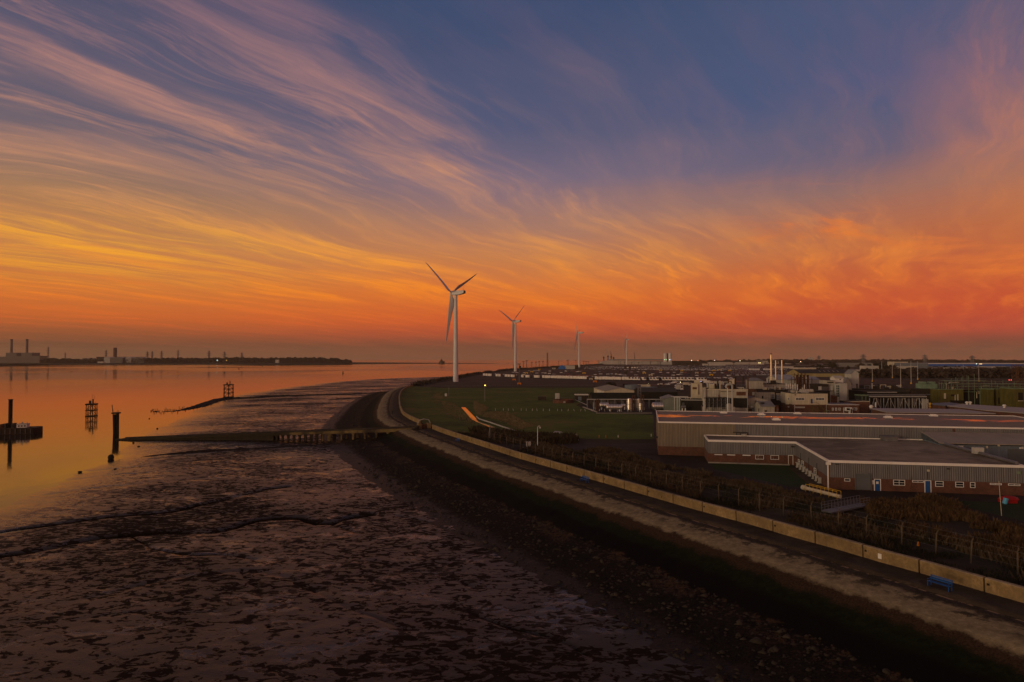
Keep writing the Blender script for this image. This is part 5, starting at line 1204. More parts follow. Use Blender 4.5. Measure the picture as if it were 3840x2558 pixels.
# near camera mast with concrete block base
Y0 = YD(1442); t_ = thing('camera_mast', 'tall slender mast carrying cameras and lamps, standing in an orange base block', 'mast', (X(1947, Y0), Y0, 0))
h = Z(1366, Y0); mb = MB(); mb.cyl((0, 0, 0), (0, 0, h), .3, .2, 8); mb.build('pole', M['steel'], t_)
mb = MB(); mb.box(-1.6, 1.2, -.3, .3, h - .2, h + .2); mb.build('lamp_bar', M['steel'], t_)
mb = MB(); mb.box(.2, 1.4, -.5, .5, h - 3.4, h - 1.2); mb.box(-.2, 1.7, -.35, .35, h - 2.6, h - 1.9); mb.build('camera_box', M['darksteel'], t_)
for k in range(3): mb = MB(); mb.box(-1.5 + k * 1.0, -.8 + k * 1.0, -.5, -.31, h - .2, h + .5); mb.build('floodlight', M['olive'], t_)
def blk(mb, sz): 
    s_ = sz; mb.prism([(-s_, -.8), (s_, -.8), (s_, .8), (-s_, .8)], s_ * .55, s_ * .95); mb.add([(-s_, -.8, 0), (-s_ * .55, -.8, 0), (-s_ * .1, -.8, s_ * .55), (-s_, -.8, s_ * .55), (-s_, .8, 0), (-s_ * .55, .8, 0), (-s_ * .1, .8, s_ * .55), (-s_, .8, s_ * .55)], [(0, 1, 2, 3), (7, 6, 5, 4), (0, 3, 7, 4), (1, 5, 6, 2)])
    mb.add([(s_, -.8, 0), (s_ * .55, -.8, 0), (s_ * .1, -.8, s_ * .55), (s_, -.8, s_ * .55), (s_, .8, 0), (s_ * .55, .8, 0), (s_ * .1, .8, s_ * .55), (s_, .8, s_ * .55)], [(3, 2, 1, 0), (4, 5, 6, 7), (4, 7, 3, 0), (2, 6, 5, 1)])
mb = MB(); blk(mb, 1.6); bb = mb.build('base_block', M['orange'], t_); bb.location = (0, 0, 0)
for i, (px, py, m_, lab) in enumerate([(1928,1427,'orange','orange arched barrier block under the second turbine'),(2231,1434,'orange','orange arched barrier block in the open asphalt above the barn'),(1974,1402,'yellow','yellow barrier block among the leftmost loose cars'),(1994,1397,'yellow','tall pale yellow barrier block beside the dark row of cars'),(1963,1409,'cream','cream barrier block just behind the leftmost vans'),(2022,1387.5,'yellow','yellow barrier block near the shoreline masts'),(2190,1402,'yellow','yellow barrier block under the third turbine'),(2216,1424,'cream','pair-like cream barrier block in the gap of the van row'),(2416,1402,'yellow','yellow barrier block in the middle of the loose cars'),(2440,1410,'cream','cream barrier block behind the nose-on vans'),(2467,1417,'cream','cream barrier block at the car row behind the nose-on vans'),(2557,1393,'yellow','yellow barrier at the foot of the far rows below the silos'),(2613,1401,'cream','cream barrier block on the open asphalt right of middle'),(2667,1409,'yellow','bright yellow barrier block on the open asphalt left of the flues'),(2477,1391,'yellow','small flat yellow barrier under the twin silos'),(2677,1392,'yellow','flat yellow barrier above the bright yellow block'),(2695,1390,'yellow','flat yellow barrier at the edge of the far rows left of the flues'),(2737,1392,'yellow','yellow barrier farthest right before the dense rows')]):
    q = P(px, py); mb = MB(); blk(mb, 1.7 if py > 1415 else 2.2); o = mb.build('barrier_block', M[m_], loc=(q.x, q.y, .02)); tag(o, lab, 'barrier', 'barrier blocks on the car terminal')
# white container rows
for a, b_, y0, y1, lab in [(2811, 2848, 1382.5, 1390.5, 'row of white trailers in the far car rows, left one'), (2865, 2888, 1382.5, 1390.5, 'row of white trailers just left of the tallest flue')]:
    Yt = YD(y1); Bt = Bld('trailer_row', lab, 'trailer', a, b_, y0, Yt, 5, M['white'], rot=0, roofm=M['white'])
    for k in range(1, int(Bt.w // 2.6)): mb = MB(); mb.box(k * 2.6 - .06, k * 2.6 + .06, -.05, -.003, .2, Bt.h - .1); mb.build('trailer_gap', M['darksteel'], Bt.root)  # dark strips on one solid body paint the shade between trailers
def lamp(px, py, Y, colr, label, st_=14, r=None):
    r = r or Y * .00036; mb = MB(); mb.ell((0, 0, 0), (r, r, r), 8, 6)
    o = mb.build('lit_lamp', emat('lamp_' + label.split()[0] + '_%d' % (sum(c_ > .5 for c_ in colr)), colr, st_), loc=(X(px, Y), Y, Z(py, Y))); return tag(o, label, 'lamp', 'lit lamps')

# ---- blue sheds
Y = YD(1384.5); t_ = thing('arched_shed', 'arched shed with a bright blue front at the far edge of the terminal', 'shed', (X(2107, Y), Y, 0), -.1)
w_ = (2120 - 2094) / F * Y; hh_ = Z(1370, Y); n_ = 12
arc = [(w_ / 2 * math.cos(math.pi * i / n_), hh_ * math.sin(math.pi * i / n_) ** .8) for i in range(n_ + 1)]
mb = MB(); k = n_ + 1; vs = [(a, 0, b_) for a, b_ in arc] + [(a, 60, b_) for a, b_ in arc]
mb.add(vs, [(i + 1, i, k + i, k + i + 1) for i in range(n_)]); mb.build('shell', M['haze1'], t_)
mb = MB(); mb.add([(a, -.05, b_) for a, b_ in arc], [tuple(range(k))[::-1]]); mb.add([(a, -.3, b_) for a, b_ in arc], [tuple(range(k))[::-1]]); mb.build('front', mat('bright_blue_sheet', (.03, .14, .42), .5), t_)
Bld('low_shed', 'long low grey shed to the right of the arched blue shed', 'shed', 2120, 2156, 1371, YD(1384.5), 25, M['haze1'], rot=-.05, roofm=M['greyroof'])
Bld('low_shed', 'dark end shed at the right of the grey shed, beside the third turbine', 'shed', 2157, 2169, 1371, YD(1385), 25, M['brownwall'], rot=-.05)
Bq2 = Bld('site_cabin', 'small pale cabin with a window left of the arched blue shed', 'cabin', 2071, 2083, 1379.5, YD(1384.5), 6, M['haze1'], rot=0); Bq2.win((2075, 1380.5, 2079, 1383.5), 1, 1)
Bld('stacked_store', 'dark stacked store behind the small pale cabin', 'store', 2070, 2091, 1372.5, YD(1382), 12, M['brownwall'], rot=0)
# lattice tower
def lattice(name, label, cat, px, pyb, pyt, wb, wt, m_, arms=None, z0=0.0, Y=None, n=8, r=.12, group=None, src=None):
    Y = Y or YD(pyb, z0); h = Z(pyt, Y) - z0; 
    mb = MB(); c4 = [(-1, -1), (1, -1), (1, 1), (-1, 1)]
    def cw(u): return (wb + (wt - wb) * min(1, u * 1.0)) / 2
    for i in range(n):
        u0, u1 = i / n, (i + 1) / n; z0_, z1_ = h * u0, h * u1; a, b_ = cw(u0), cw(u1)
        for j in range(4):
            p, q = c4[j], c4[(j + 1) % 4]
            mb.bar((p[0] * a, p[1] * a, z0_), (p[0] * b_, p[1] * b_, z1_), r, 4); mb.bar((p[0] * a, p[1] * a, z0_), (q[0] * b_, q[1] * b_, z1_), r * .6, 3); mb.bar((q[0] * a, q[1] * a, z0_), (p[0] * b_, p[1] * b_, z1_), r * .6, 3)
    if arms:
        for u, L in arms:
            z_ = h * u
            for s_ in (-1, 1): mb.bar((0, 0, z_ + 1.2), (s_ * L, 0, z_), r, 4); mb.bar((0, 0, z_ - .8), (s_ * L, 0, z_), r, 4)
    o = mb.build(name, m_, loc=(X(px, Y), Y, z0)); return tag(o, label, cat, group)
lattice('radio_tower', 'square lattice radio tower on the far shoreline left of the blue sheds', 'tower', 2053, 1376, 1323, 3.2, 2.2, M['darksteel'], r=.42, n=12)
# pylons
pyl = [(181,1353,1300,3400,'tallest hazy pylon on the far shore, right of the power station chimneys'),(398,1345,1313,3300,'hazy pylon just left of the wide dark chimney'),(245,1350,1322,4300,'faint pylon over the trees right of the tallest pylon'),(553,1345,1318,3200,'first of three close pylons right of the white far warehouses'),(571,1345,1317,3200,'middle of three close pylons right of the white far warehouses'),(606,1345,1316,3200,'last of three close pylons right of the white far warehouses'),(668,1345,1312,3700,'tall thin pylon right of the close three'),(784,1346,1315,3000,'sharp pylon in the middle of the far shore'),(842,1346,1318,3000,'broad pylon above the two shore lights'),(907,1346,1322,3100,'rightmost pylon of the far shore'),(3070,1358,1333,3000,'pylon above the trees right of the white flues'),(3237,1362,1328,2200,'pylon above the roofs, left of three inland pylons'),(3468,1362,1330,2200,'pylon left of the long blue building'),(3645,1362,1333,2200,'pylon behind the long blue building')]
for (px, pb, pt, Yp, lab) in pyl:
    lattice('pylon', lab, 'pylon', px, pb, pt, 9, 1.6, M['steel'], arms=[(.62, 9), (.76, 11), (.9, 8)] if pt < 1340 else None, z0=-2 if px < 1000 else 0, Y=Yp, n=6, r=.62, group='pylons on the skyline')
# ---- port cranes, white warehouse, silos
Yc = 2700
for (px, pt, jx, jy, lab, m_) in [(2264,1338,2276,1308,'harbour crane with steep jib, left of the two large cranes','darksteel'),(2280,1334,2287,1302,'blue harbour crane with the tallest jib','blue'),(2292,1336,2290,1316,'slim lattice harbour crane right of the blue crane','rust'),(2301,1340,2302,1337,'small crane cab above the white warehouse roof','darksteel')]:
    t_ = thing('harbour_crane', lab, 'crane', (X(px, Yc), Yc, 0), 0, 'harbour cranes')
    zt_ = Z(pt, Yc); mb = MB()
    for a, b_ in ((-3, -3), (3, -3), (3, 3), (-3, 3)): mb.bar((a, b_, 0), (a * .6, b_ * .6, zt_ * .55), .7)
    mb.box(-1.8, 1.8, -1.8, 1.8, zt_ * .55, zt_ + 1); mb.build('tower', M[m_], t_)
    mb = MB(); mb.box(-3.2, 3.0, -2.2, 2.2, zt_ - 5, zt_ - 1); mb.build('cab', M['darksteel'], t_)
    jx_, jz_ = X(jx, Yc) - X(px, Yc), Z(jy, Yc); mb = MB()
    for s_ in (-1, 1): mb.bar((s_ * 1.2 + 1, 0, zt_ - 3), (jx_, 0, jz_), .55)
    for k in range(6): u = k / 6; mb.bar((1 - 1.2 + (jx_ - 1 + 1.2) * u, 0, zt_ - 3 + (jz_ - zt_ + 3) * u), (1 + 1.2 + (jx_ - 1 - 1.2) * (u + .12), 0, zt_ - 3 + (jz_ - zt_ + 3) * (u + .12)), .35)
    mb.build('jib', M['cream' if pt in (1338, 1334) else m_], t_)
lattice('ship_mast', 'thin red lattice mast behind the white port warehouse', 'mast', 2380, 1350, 1323, 5, .8, M['rust'], Y=3200, n=5, r=.4)
t_ = thing('long_port_warehouse', 'very long white port warehouse behind the car terminal', 'warehouse', (X(2256, 2350), 2350, 0), 0)
w_ = X(2524, 2350) - X(2256, 2350); ze, zr = Z(1357, 2350), Z(1347.5, 2350)
mb = MB(); xa, xb = X(2297, 2350) - X(2256, 2350), w_
mb.add([(0, 0, 0), (w_, 0, 0), (w_, 0, ze), (xa * .9, 0, zr - 4), (0, 0, ze - 1), (0, 90, 0), (w_, 90, 0), (w_, 90, ze), (xa * .9, 90, zr - 4), (0, 90, ze - 1)], [(0, 1, 2, 3, 4), (9, 8, 7, 6, 5), (4, 9, 5, 0), (1, 6, 7, 2), (4, 3, 8, 9), (3, 2, 7, 8)]); mb.build('wall', M['haze1'], t_)
mb = MB(); mb.box(xa, xb - 14, -2, 91, zr - 4, zr); mb.build('roof', mat('pale_blue_grey_roof', (.16, .20, .22), .6), t_)
for k in range(6): mb = MB(); xx = xa + 20 + k * 27; mb.box(xx, xx + .8, -2.4, -2.05, 1, zr - 4); mb.build('downpipe', M['steel'], t_)
Ys = 2300
for (a, b_, lab) in [(2488, 2501, 'left of two round white silos above the car terminal'), (2506, 2519, 'right of two round white silos above the car terminal')]:
    r = (b_ - a) / 2 / F * Ys; t_ = thing('silo', lab, 'silo', (X((a + b_) / 2, Ys), Ys, 0), 0, 'twin white silos'); mb = MB(); h = Z(1325.5, Ys); mb.cyl((0, 0, 0), (0, 0, h), r, r, 20, False); mb.cyl((0, 0, h), (0, 0, h + 1.5), r, r * .3, 20); mb.build('cylinder', M['silo'], t_, smooth=False)
    mb = MB(); mb.box(-1.2, 1.2, -1, 1, h + 1.2, h + 3.4); mb.build('top_cabin', M['greywhite'], t_)
Bld('silo_stair_tower', 'dark narrow stair tower between the two white silos', 'tower', 2501.5, 2505.5, 1326, 2302, 6, M['brownwall'], rot=0)
Bld('silo_building', 'low grey building around the foot of the twin silos', 'building', 2484, 2523, 1357, 2280, 10, M['greywhite'], rot=0, roofm=M['greyroof'])
Bld('port_shed', 'long low dark shed right of the twin silos', 'shed', 2525, 2624, 1353, 2100, 20, M['brownwall'], rot=0, roofm=M['greyroof'], trim=M['haze1'])
Bld('port_shed', 'long pale grey shed behind the far car rows, right of the dark shed', 'shed', 2660, 2865, 1358, 2300, 20, M['haze1'], rot=0, roofm=M['greyroof'], trim=M['steel'])
Bld('port_shed', 'low pale shed behind the tallest flue', 'shed', 2845, 2920, 1353, 2700, 30, M['haze1'], rot=0, roofm=M['greyroof'])
Bo = Bld('site_office', 'dark two storey office block with white windows amid the far car rows', 'office', 2345, 2392, 1373, YD(1383.5), 14, M['brownwall'], rot=0)
for r in [(2350, 1376, 2357, 1381), (2367, 1376, 2374, 1381), (2376.5, 1376, 2383.5, 1381), (2387, 1376, 2391, 1381)]: Bo.panel('lit_window', r, M['white'], .3)  # white paint stands for the light in these windows
Bld('gatehouse', 'squat brown gatehouse standing in the middle of the loose cars', 'gatehouse', 2342, 2352, 1391.5, YD(1404), 5, M['brownwall'], rot=0, roofm=M['cream'])
for (px, py, c_, lab) in [(2492,1349,(.5,1,.5),'green lamp first on the left silo foot'),(2498,1349,(.5,1,.5),'green lamp second on the left silo foot'),(2511,1349,(.9,1,.6),'pale yellow lamp on the right silo foot'),(2515,1349,(.45,.6,1),'blue lamp on the right silo foot')]: lamp(px, py, 2278, c_, lab, 3)
for (px, py, Yl, c_, lab) in [(2593,1351.5,2300,(1,.85,.5),'yellow far port lamp above the dark shed'),(2617,1352.5,2300,(1,.3,.12),'red far port lamp at the end of the dark shed'),(2680,1351.5,2300,(1,.75,.7),'pinkish bright far port lamp beside the flare mast'),(2775,1353,2300,(1,.9,.5),'yellow bright lamp above the long pale shed'),(2845,1361.5,2200,(1,.8,.3),'left of two amber lamps on the pale shed end'),(2850,1361,2200,(1,.8,.3),'right of two amber lamps on the pale shed end'),(3002,1356.5,2000,(1,.85,.4),'yellow bright lamp left of the blocks of flats'),(2549,1386,1330,(1,.6,.35),'left car headlamp glowing orange in the far rows'),(2554,1386,1330,(1,.6,.35),'right car headlamp glowing orange in the far rows'),(2431,1438.5,590,(.8,1,.6),'greenish yard lamp above the round tanks'),(2518,1434.5,600,(.75,.7,1),'violet yard lamp right of the parked trucks'),(2551,1433.5,600,(1,.85,.35),'yellow yard lamp at the truck park'),(2628,1430.5,600,(.5,.5,1),'small blue yard lamp among the plant roofs'),(2864,1391,1200,(.3,.35,1),'blue lamp right of the trailer row'),(3384,1364,1500,(1,.6,.1),'amber window light of the cream hall'),(3661,1364.5,1250,(.7,1,.9),'white green lamp on the long blue building'),(3674,1365,1250,(1,.7,.3),'first amber lamp on the long blue building'),(3680,1365,1250,(1,.5,.2),'second amber lamp on the long blue building'),(3462,1413,800,(1,.3,.1),'orange ground light among the mast poles'),(3431,1424,720,(1,.4,.1),'orange light at the foot of a tall mast'),(3782,1425,620,(1,.1,.08),'left red lamp on the right hand pipework'),(3790,1425,620,(1,.1,.08),'right red lamp on the right hand pipework'),(815,1351.5,2850,(.95,1,.9),'white lamp on the far shore'),(850,1351.3,2850,(1,.75,.3),'amber lamp on the far shore'),(2959,1401,1100,(1,.9,.7),'white lamp right of the flues')]: lamp(px, py, Yl, c_, lab, 6)

# ================================================================== FAR SHORE (across the water)
fs_px = [(-400,1374),(0,1374),(90,1371),(240,1369),(420,1368),(640,1367),(900,1367),(1100,1367),(1250,1366),(1450,1365),(1620,1364),(1780,1363.4),(1865,1362.8)]
fr = [tuple(P(a, b, WATER_Z))[:2] for a, b in fs_px]; bkp = [(X(1865, 3300), 3300), (X(1500, 3900), 3900), (X(1310, 4200), 4200), (X(1000, 5200), 5200), (X(0, 6500), 6500), (X(-600, 6500), 6500)]
ngon('far_shore', fr + bkp, WATER_Z + .35, G_verge, label='low dark shore across the estuary', cat='shore')
c_, s_ = smooth_path(fr, 25); n_ = normals(c_)
hgt = np.interp(c_[:, 0] / c_[:, 1] * F + 1920, [0, 900, 1200, 1310, 1360, 1870], [4, 5, 6, 4, .9, .5])
Vx = []; D = [(0, 0), (12, .35), (60, 1), (300, 1), (500, -.2)]
for i in range(len(c_)):
    for d_, f_ in D: Vx.append((c_[i, 0] + n_[i, 0] * d_, c_[i, 1] + n_[i, 1] * d_, WATER_Z + hgt[i] * f_ + .36))
o = npmesh('far_shore_bank', Vx, grid_faces(len(c_), len(D))[:, ::-1], G_verge); tag(o, 'dark bank of the far shore tapering into a mud spit', 'bank', kind='structure')
# power station
def fb(name, label, cat, a, b_, yt, Yb, d_, m_, **k): return Bld(name, label, cat, a, b_, yt, Yb, d_, m_, zb=-2.5, rot=0, **k)
Yp = 3500
G_hz = mat('power_station_grey', (.15, .135, .13), .8, .15, .02)
for px, lab in ((43, 'left chimney of the far power station'), (101, 'right chimney of the far power station')):
    t_ = thing('power_station_chimney', lab, 'chimney', (X(px, Yp), Yp, 0), 0, 'power station chimneys'); mb = MB(); mb.cyl((0, 0, -2), (0, 0, Z(1273, Yp)), 6.2, 5.6, 16); mb.build('shaft', G_hz, t_); mb = MB(); mb.cyl((0, 0, Z(1273, Yp) - 4), (0, 0, Z(1272, Yp)), 6.0, 6.0, 16); mb.build('cap', M['brownwall'], t_)
for k, (a, b_, yt, lab) in enumerate([(-30, 22, 1338, 'left low turbine hall of the far power station'), (22, 62, 1323, 'stepped boiler house under the left power station chimney'), (62, 80, 1336, 'hall between the two boiler houses'), (80, 120, 1323, 'stepped boiler house under the right power station chimney'), (120, 149, 1335, 'right end hall of the far power station')]):
    fb('power_station_hall', lab, 'power station', a, b_, yt, Yp - 30 - k, 60, G_hz, group='halls of the far power station', trim=G_hz, roofm=M['greyroof'])
fb('far_block', 'dark small block at the foot of the tallest pylon', 'building', 166, 187, 1343, 3200, 20, M['brownwall'])
t_ = thing('wide_chimney', 'single wide dark chimney behind the white far warehouses', 'chimney', (X(432, 3300), 3300, 0)); mb = MB(); mb.cyl((0, 0, -2), (0, 0, Z(1305.5, 3300)), 8.4, 7.9, 20); mb.build('shaft', mat('dark_brick_chimney', (.09, .05, .045), .9), t_); mb = MB(); mb.cyl((0, 0, Z(1305.4, 3300)), (0, 0, Z(1304, 3300)), 7.4, 7.4, 20); mb.build('rim', M['darksteel'], t_)
fb('far_shed', 'dark long shed behind the white far warehouses', 'shed', 362, 458, 1338.5, 3150, 60, M['brownwall'])
for (a, b_, yt, lab) in [(390, 413, 1341, 'left white gable of the far warehouse pair'), (413, 460, 1342.5, 'grey right half of the far warehouse pair')]: fb('far_warehouse', lab, 'warehouse', a, b_, yt, 2950, 50, M['greywhite'] if a == 390 else G_hz, roof='gable', rise=3, roofm=M['haze1'])
for (a, b_, yt, lab) in [(471, 492, 1341, 'white far warehouse right of the wide chimney'), (492, 541, 1342.5, 'long grey far warehouse right of the wide chimney')]: fb('far_warehouse', lab, 'warehouse', a, b_, yt, 2960, 50, M['greywhite'] if a == 471 else G_hz, roof='gable', rise=3, roofm=M['haze1'])
fb('far_shed', 'dark roofed shed behind the right pair of far warehouses', 'shed', 472, 530, 1338.5, 3150, 40, G_hz)
for k, (a, b_, yt) in enumerate([(311, 328, 1343), (333, 346, 1342), (348, 359, 1343)]):
    Yt = 3050; r = (b_ - a) / 2 / F * Yt; mb = MB(); mb.cyl((0, 0, 0), (0, 0, Z(yt, Yt) + 2), r, r, 18); o = mb.build('storage_tank', G_hz, loc=(X((a + b_) / 2, Yt), Yt, -2.5)); tag(o, '%s of three grey storage tanks left of the far warehouses' % nth(k + 1), 'tank', 'far storage tanks')
fb('far_building', 'small white building low on the far shore left of the warehouses', 'building', 366, 389, 1356, 2880, 10, M['haze1']); fb('far_building', 'tiny pale building on the far shore near the hill', 'building', 1033, 1046, 1349.5, 2900, 10, M['haze1'])
# sea fort
Yf = 3150; t_ = thing('sea_fort', 'round stone sea fort standing in the estuary left of the nearest turbine', 'sea fort', (X(1656, Yf), Yf, WATER_Z))
mb = MB(); mb.cyl((0, 0, -1), (0, 0, 11), 11, 10.2, 20); mb.build('stone_tower', mat('dark_granite', (.09, .07, .06), .9), t_)
mb = MB(); mb.box(-6, 6, -6, 6, 11, 15.5); mb.box(-3, 3, -3, 3, 15.5, 19); mb.build('gun_house', M['brownwall'], t_)
mb = MB(); mb.box(9.5, 14, -4, 4, -1, 12); mb.build('annex', M['brownwall'], t_); mb = MB(); mb.box(-12.5, -9.5, -3, 3, -1, 9); mb.build('annex', M['brownwall'], t_)
mb = MB(); mb.bar((0, 0, 19), (0, 0, 27), .5); mb.build('mast', M['darksteel'], t_)

# ================================================================== THE WORKS BEHIND THE WAREHOUSE
def B(name, label, cat, a, b_, yt, Yb, d_, m_, **k): return Bld(name, label, cat, a, b_, yt, Yb, d_, m_, **k)
def onlymb(name, label, cat, f, m_, loc=(0, 0, 0), rz=0, group=None, smooth=False):
    mb = MB(); f(mb); o = mb.build(name, m_, loc=loc, rz=rz, smooth=smooth); return tag(o, label, cat, group)
# barn
t_ = B('barn', 'cream gabled barn with ribbed roof at the edge of the grass field', 'barn', 2267, 2388, 1467.5, 390, 44, M['cream'], rot=.02, roof='gable', rise=2.0, roofm=mat('ribbed_pale_roof', (.33, .30, .24), .7, .1, .3, streak=.2), brick=0)
for k in range(5): mb = MB(); x0 = t_.w / 2; zz = t_.h + 2.0; y_ = 4 + k * 8; mb.add([(.3, y_, t_.h + .30), (x0 - .5, y_, zz + .12), (x0 - .5, y_ + .5, zz + .12), (.3, y_ + .5, t_.h + .30)], [(0, 1, 2, 3), (3, 2, 1, 0)]); mb.build('roof_seam', M['darkroof'], t_.root)
for k in range(3): mb = MB(); mb.box(-.08, -.003, 4 + k * 9, 11 + k * 9, .2, t_.h - .5); mb.build('side_panel', M['white'], t_.root)
# dark roofed shed
t_ = B('dark_roofed_shed', 'long low shed with a very dark pitched roof behind the steel tanks', 'shed', 2221, 2392, 1497.5, 316, 16, M['brownwall'], rot=-.03, roof='ridge', rise=2.6, roofm=mat('mossy_black_roof', (.016, .016, .008), .95, .4, .4))
# small block house with pale roof and door
t_ = B('pump_house', 'small dark pump house with white flat roof and light blue door in the grass field', 'pump house', 2157, 2206, 1481, 352, 5, M['brownwall'], rot=-.02, trim=M['white'], trimh=.25); t_.panel('door', (2167, 1487, 2180, 1502), M['bluegrey'])
t_ = thing('settling_tank', 'low round brick tank in the grass field', 'tank', (X(2113, 338), 338, 0)); mb = MB(); mb.cyl((0, 0, 0), (0, 0, 1.6), 5.3, 5.3, 28, False); mb.cyl((0, 0, 1.6), (0, 0, 1.62), 5.3, 4.9, 28, False); mb.cyl((0, 0, 1.62), (0, 0, .9), 4.9, 4.9, 28, False); mb.cyl((0, 0, .85), (0, 0, .9), 4.9, 4.9, 28); mb.build('brick_ring', M['brick'], t_)
mb = MB(); mb.path([(-3, 0, 1.6), (-3, 0, 2.5), (3, 0, 2.5), (3, 0, 1.6)], .05); mb.build('railing', M['steel'], t_)
mb = MB(); mb.box(-.5, .5, -5.6, -5.25, .2, 1); mb.build('wall_hatch', M['dirtywhite'], t_)
B('switch_cabinet', 'tall pale grey cabinet standing behind the round brick tank', 'cabinet', 2082, 2098, 1474.5, 352, 2, M['greywhite'], rot=0, zb=0)
B('dark_hut', 'low dark brick hut on the grass left of the round brick tank', 'hut', 2018, 2048, 1488.5, 356, 4, M['brownwall'], rot=-.03)
onlymb('pipeline', 'thin pale handrail pipe from the pump house down to the tank bund', 'pipeline', lambda mb: mb.path([tuple(P(2157, 1499, .9)), tuple(P(2175, 1507, .9)), tuple(P(2203, 1520, .9))], .12), M['greywhite'])
onlymb('kerb_wall', 'low concrete bund kerb at the left corner of the tank farm', 'kerb', lambda mb: mb.path([tuple(P(2187, 1527, .2)), tuple(P(2238, 1545, .2))], .35), M['concrete'])
onlymb('field_kerb', 'long thin pale concrete kerb between the grass and the steel tanks', 'kerb', lambda mb: mb.path([tuple(P(2235, 1549.5, .15)), tuple(P(2445, 1549.5, .15))], .18), M['concrete'])
# tanks
def vtank(px, pyb, pyt, w_px, Yv, label, legs=True, m_='stainless', name='storage_tank'):
    r = w_px / 2 / F * Yv; zt_ = Z(pyt, Yv); zb_ = max(0, Z(pyb, Yv)); t_ = thing(name, label, 'tank', (X(px, Yv), Yv, 0), 0, 'steel tanks of the works')
    mb = MB(); mb.cyl((0, 0, zb_), (0, 0, zt_ - r * .35), r, r, 20, False); mb.cyl((0, 0, zt_ - r * .35), (0, 0, zt_), r, r * .2, 20); mb.cyl((0, 0, zb_ - .3), (0, 0, zb_), r * .4, r, 20); mb.build('vessel', M[m_], t_, smooth=True)
    mb = MB(); mb.cyl((0, 0, zb_ + (zt_ - zb_) * .45), (0, 0, zb_ + (zt_ - zb_) * .45 + .12), r + .03, r + .03, 20); mb.build('band', M['steel'], t_)
    if legs and zb_ > .3:
        for k in range(4): a = math.pi / 4 + k * math.pi / 2; mb = MB(); mb.cyl((r * .8 * math.cos(a), r * .8 * math.sin(a), 0), (r * .8 * math.cos(a), r * .8 * math.sin(a), zb_ + .2), .1, .1, 6); mb.build('leg', M['greywhite'], t_)
    return t_
def htank(px0, px1, pyt, pyb, Yh, label, legs=True, m_='stainless'):
    h = (pyb - pyt) / F * Yh; r = h / 2; zc = Z((pyt + pyb) / 2, Yh); x0, x1 = X(px0, Yh), X(px1, Yh); L = x1 - x0; t_ = thing('horizontal_tank', label, 'tank', (x0, Yh, 0), -.1, 'steel tanks of the works')
    mb = MB(); mb.dome_tank((r * .45, 0, zc), (L - r * .45, 0, zc), r, 18); mb.build('vessel', M[m_], t_, smooth=True)
    n_ = max(2, int(L / 1.3))
    for k in range(1, n_): mb = MB(); xx = r * .5 + (L - r) * k / n_; mb.cyl((xx, 0, zc), (xx + .08, 0, zc), r + .02, r + .02, 18); mb.build('band', M['steel'], t_)
    if legs:
        for u in (.22, .82): mb = MB(); mb.box(L * u - .2, L * u + .2, -r * .7, r * .7, 0, zc - r * .55); mb.build('saddle', M['white'], t_)
    mb = MB(); z_ = zc + r
    xa, xb = L * .25, L * .62
    for y_ in (-.5, .5):
        for q_ in (.5, 1.0): mb.bar((xa, y_, z_ + q_), (xb, y_, z_ + q_), .04)
        for k in range(5): mb.bar((xa + (xb - xa) * k / 4, y_, z_ - .1), (xa + (xb - xa) * k / 4, y_, z_ + 1.0), .04)
    mb.build('walkway', M['steel'], t_)
    return t_
htank(2272, 2333, 1516, 1537, 284, 'long banded stainless horizontal tank at the front of the tank farm')
htank(2247, 2283, 1509, 1529, 292, 'stainless horizontal tank behind the long front tank, to its left'); htank(2326, 2345, 1514, 1526, 292, 'short stainless tank end peeping out right of the long front tank')
htank(2442, 2502, 1508, 1538, 290, 'big fat stainless horizontal tank left of the green grey shed', legs=True)
vtank(2228, 1527, 1508, 11, 288, 'small grey vertical tank at the left end of the tank farm', m_='steel')
vtank(2359, 1534, 1493, 20, 282, 'tallest shiny vertical tank, leftmost of the upright ones')
vtank(2395, 1530, 1494, 18, 286, 'tall shiny vertical tank right of the tallest one'); vtank(2401, 1535, 1511, 14, 280, 'short shiny vertical tank in front of the right tall tank')
vtank(2377, 1528, 1514, 10, 288, 'dull spherical-topped tank between the two tall upright tanks', m_='steel'); vtank(2413, 1526, 1509, 9, 290, 'narrow dull tank right of the upright tanks', m_='steel')
def rack(name, label, x0p, x1p, pyt, Yr, posts, m_='greywhite', d_=2.0, levels=(0,), rot=0.0, r=.11):
    xx0, xx1 = X(x0p, Yr), X(x1p, Yr); h = Z(pyt, Yr); t_ = thing(name, label, 'pipe rack', (xx0, Yr, 0), rot); L = xx1 - xx0
    for lv in levels:
        for y_ in (0, d_ * .5, d_): mb = MB(); mb.cyl((0, y_, h - lv), (L, y_, h - lv), r, r, 6); mb.build('pipe', M[m_], t_)
    for k in range(posts):
        xx = L * k / (posts - 1); mb = MB(); mb.bar((xx, 0, 0), (xx, 0, h), .12); mb.bar((xx, d_, 0), (xx, d_, h), .12); mb.bar((xx, 0, h - .3), (xx, d_, h - .3), .1); mb.build('trestle', M['steel'], t_)
    return t_
rack('pipe_rack', 'long white pipe rack over the whole steel tank farm', 2203, 2487, 1498, 294, 12, d_=2.5)
for (px, yt, lab) in [(2240, 1496, 'first ladder tower over the tank farm, above the small grey tank'), (2375, 1482, 'rust red ladder tower left of the right tall tank'), (2408, 1480, 'rust red ladder tower right of the upright tanks')]:
    lattice('ladder_tower', lab, 'tower', px, 1541, yt, 1.1, 1.1, M['rust'], n=7, r=.07, Y=285, group='ladder towers of the tank farm')
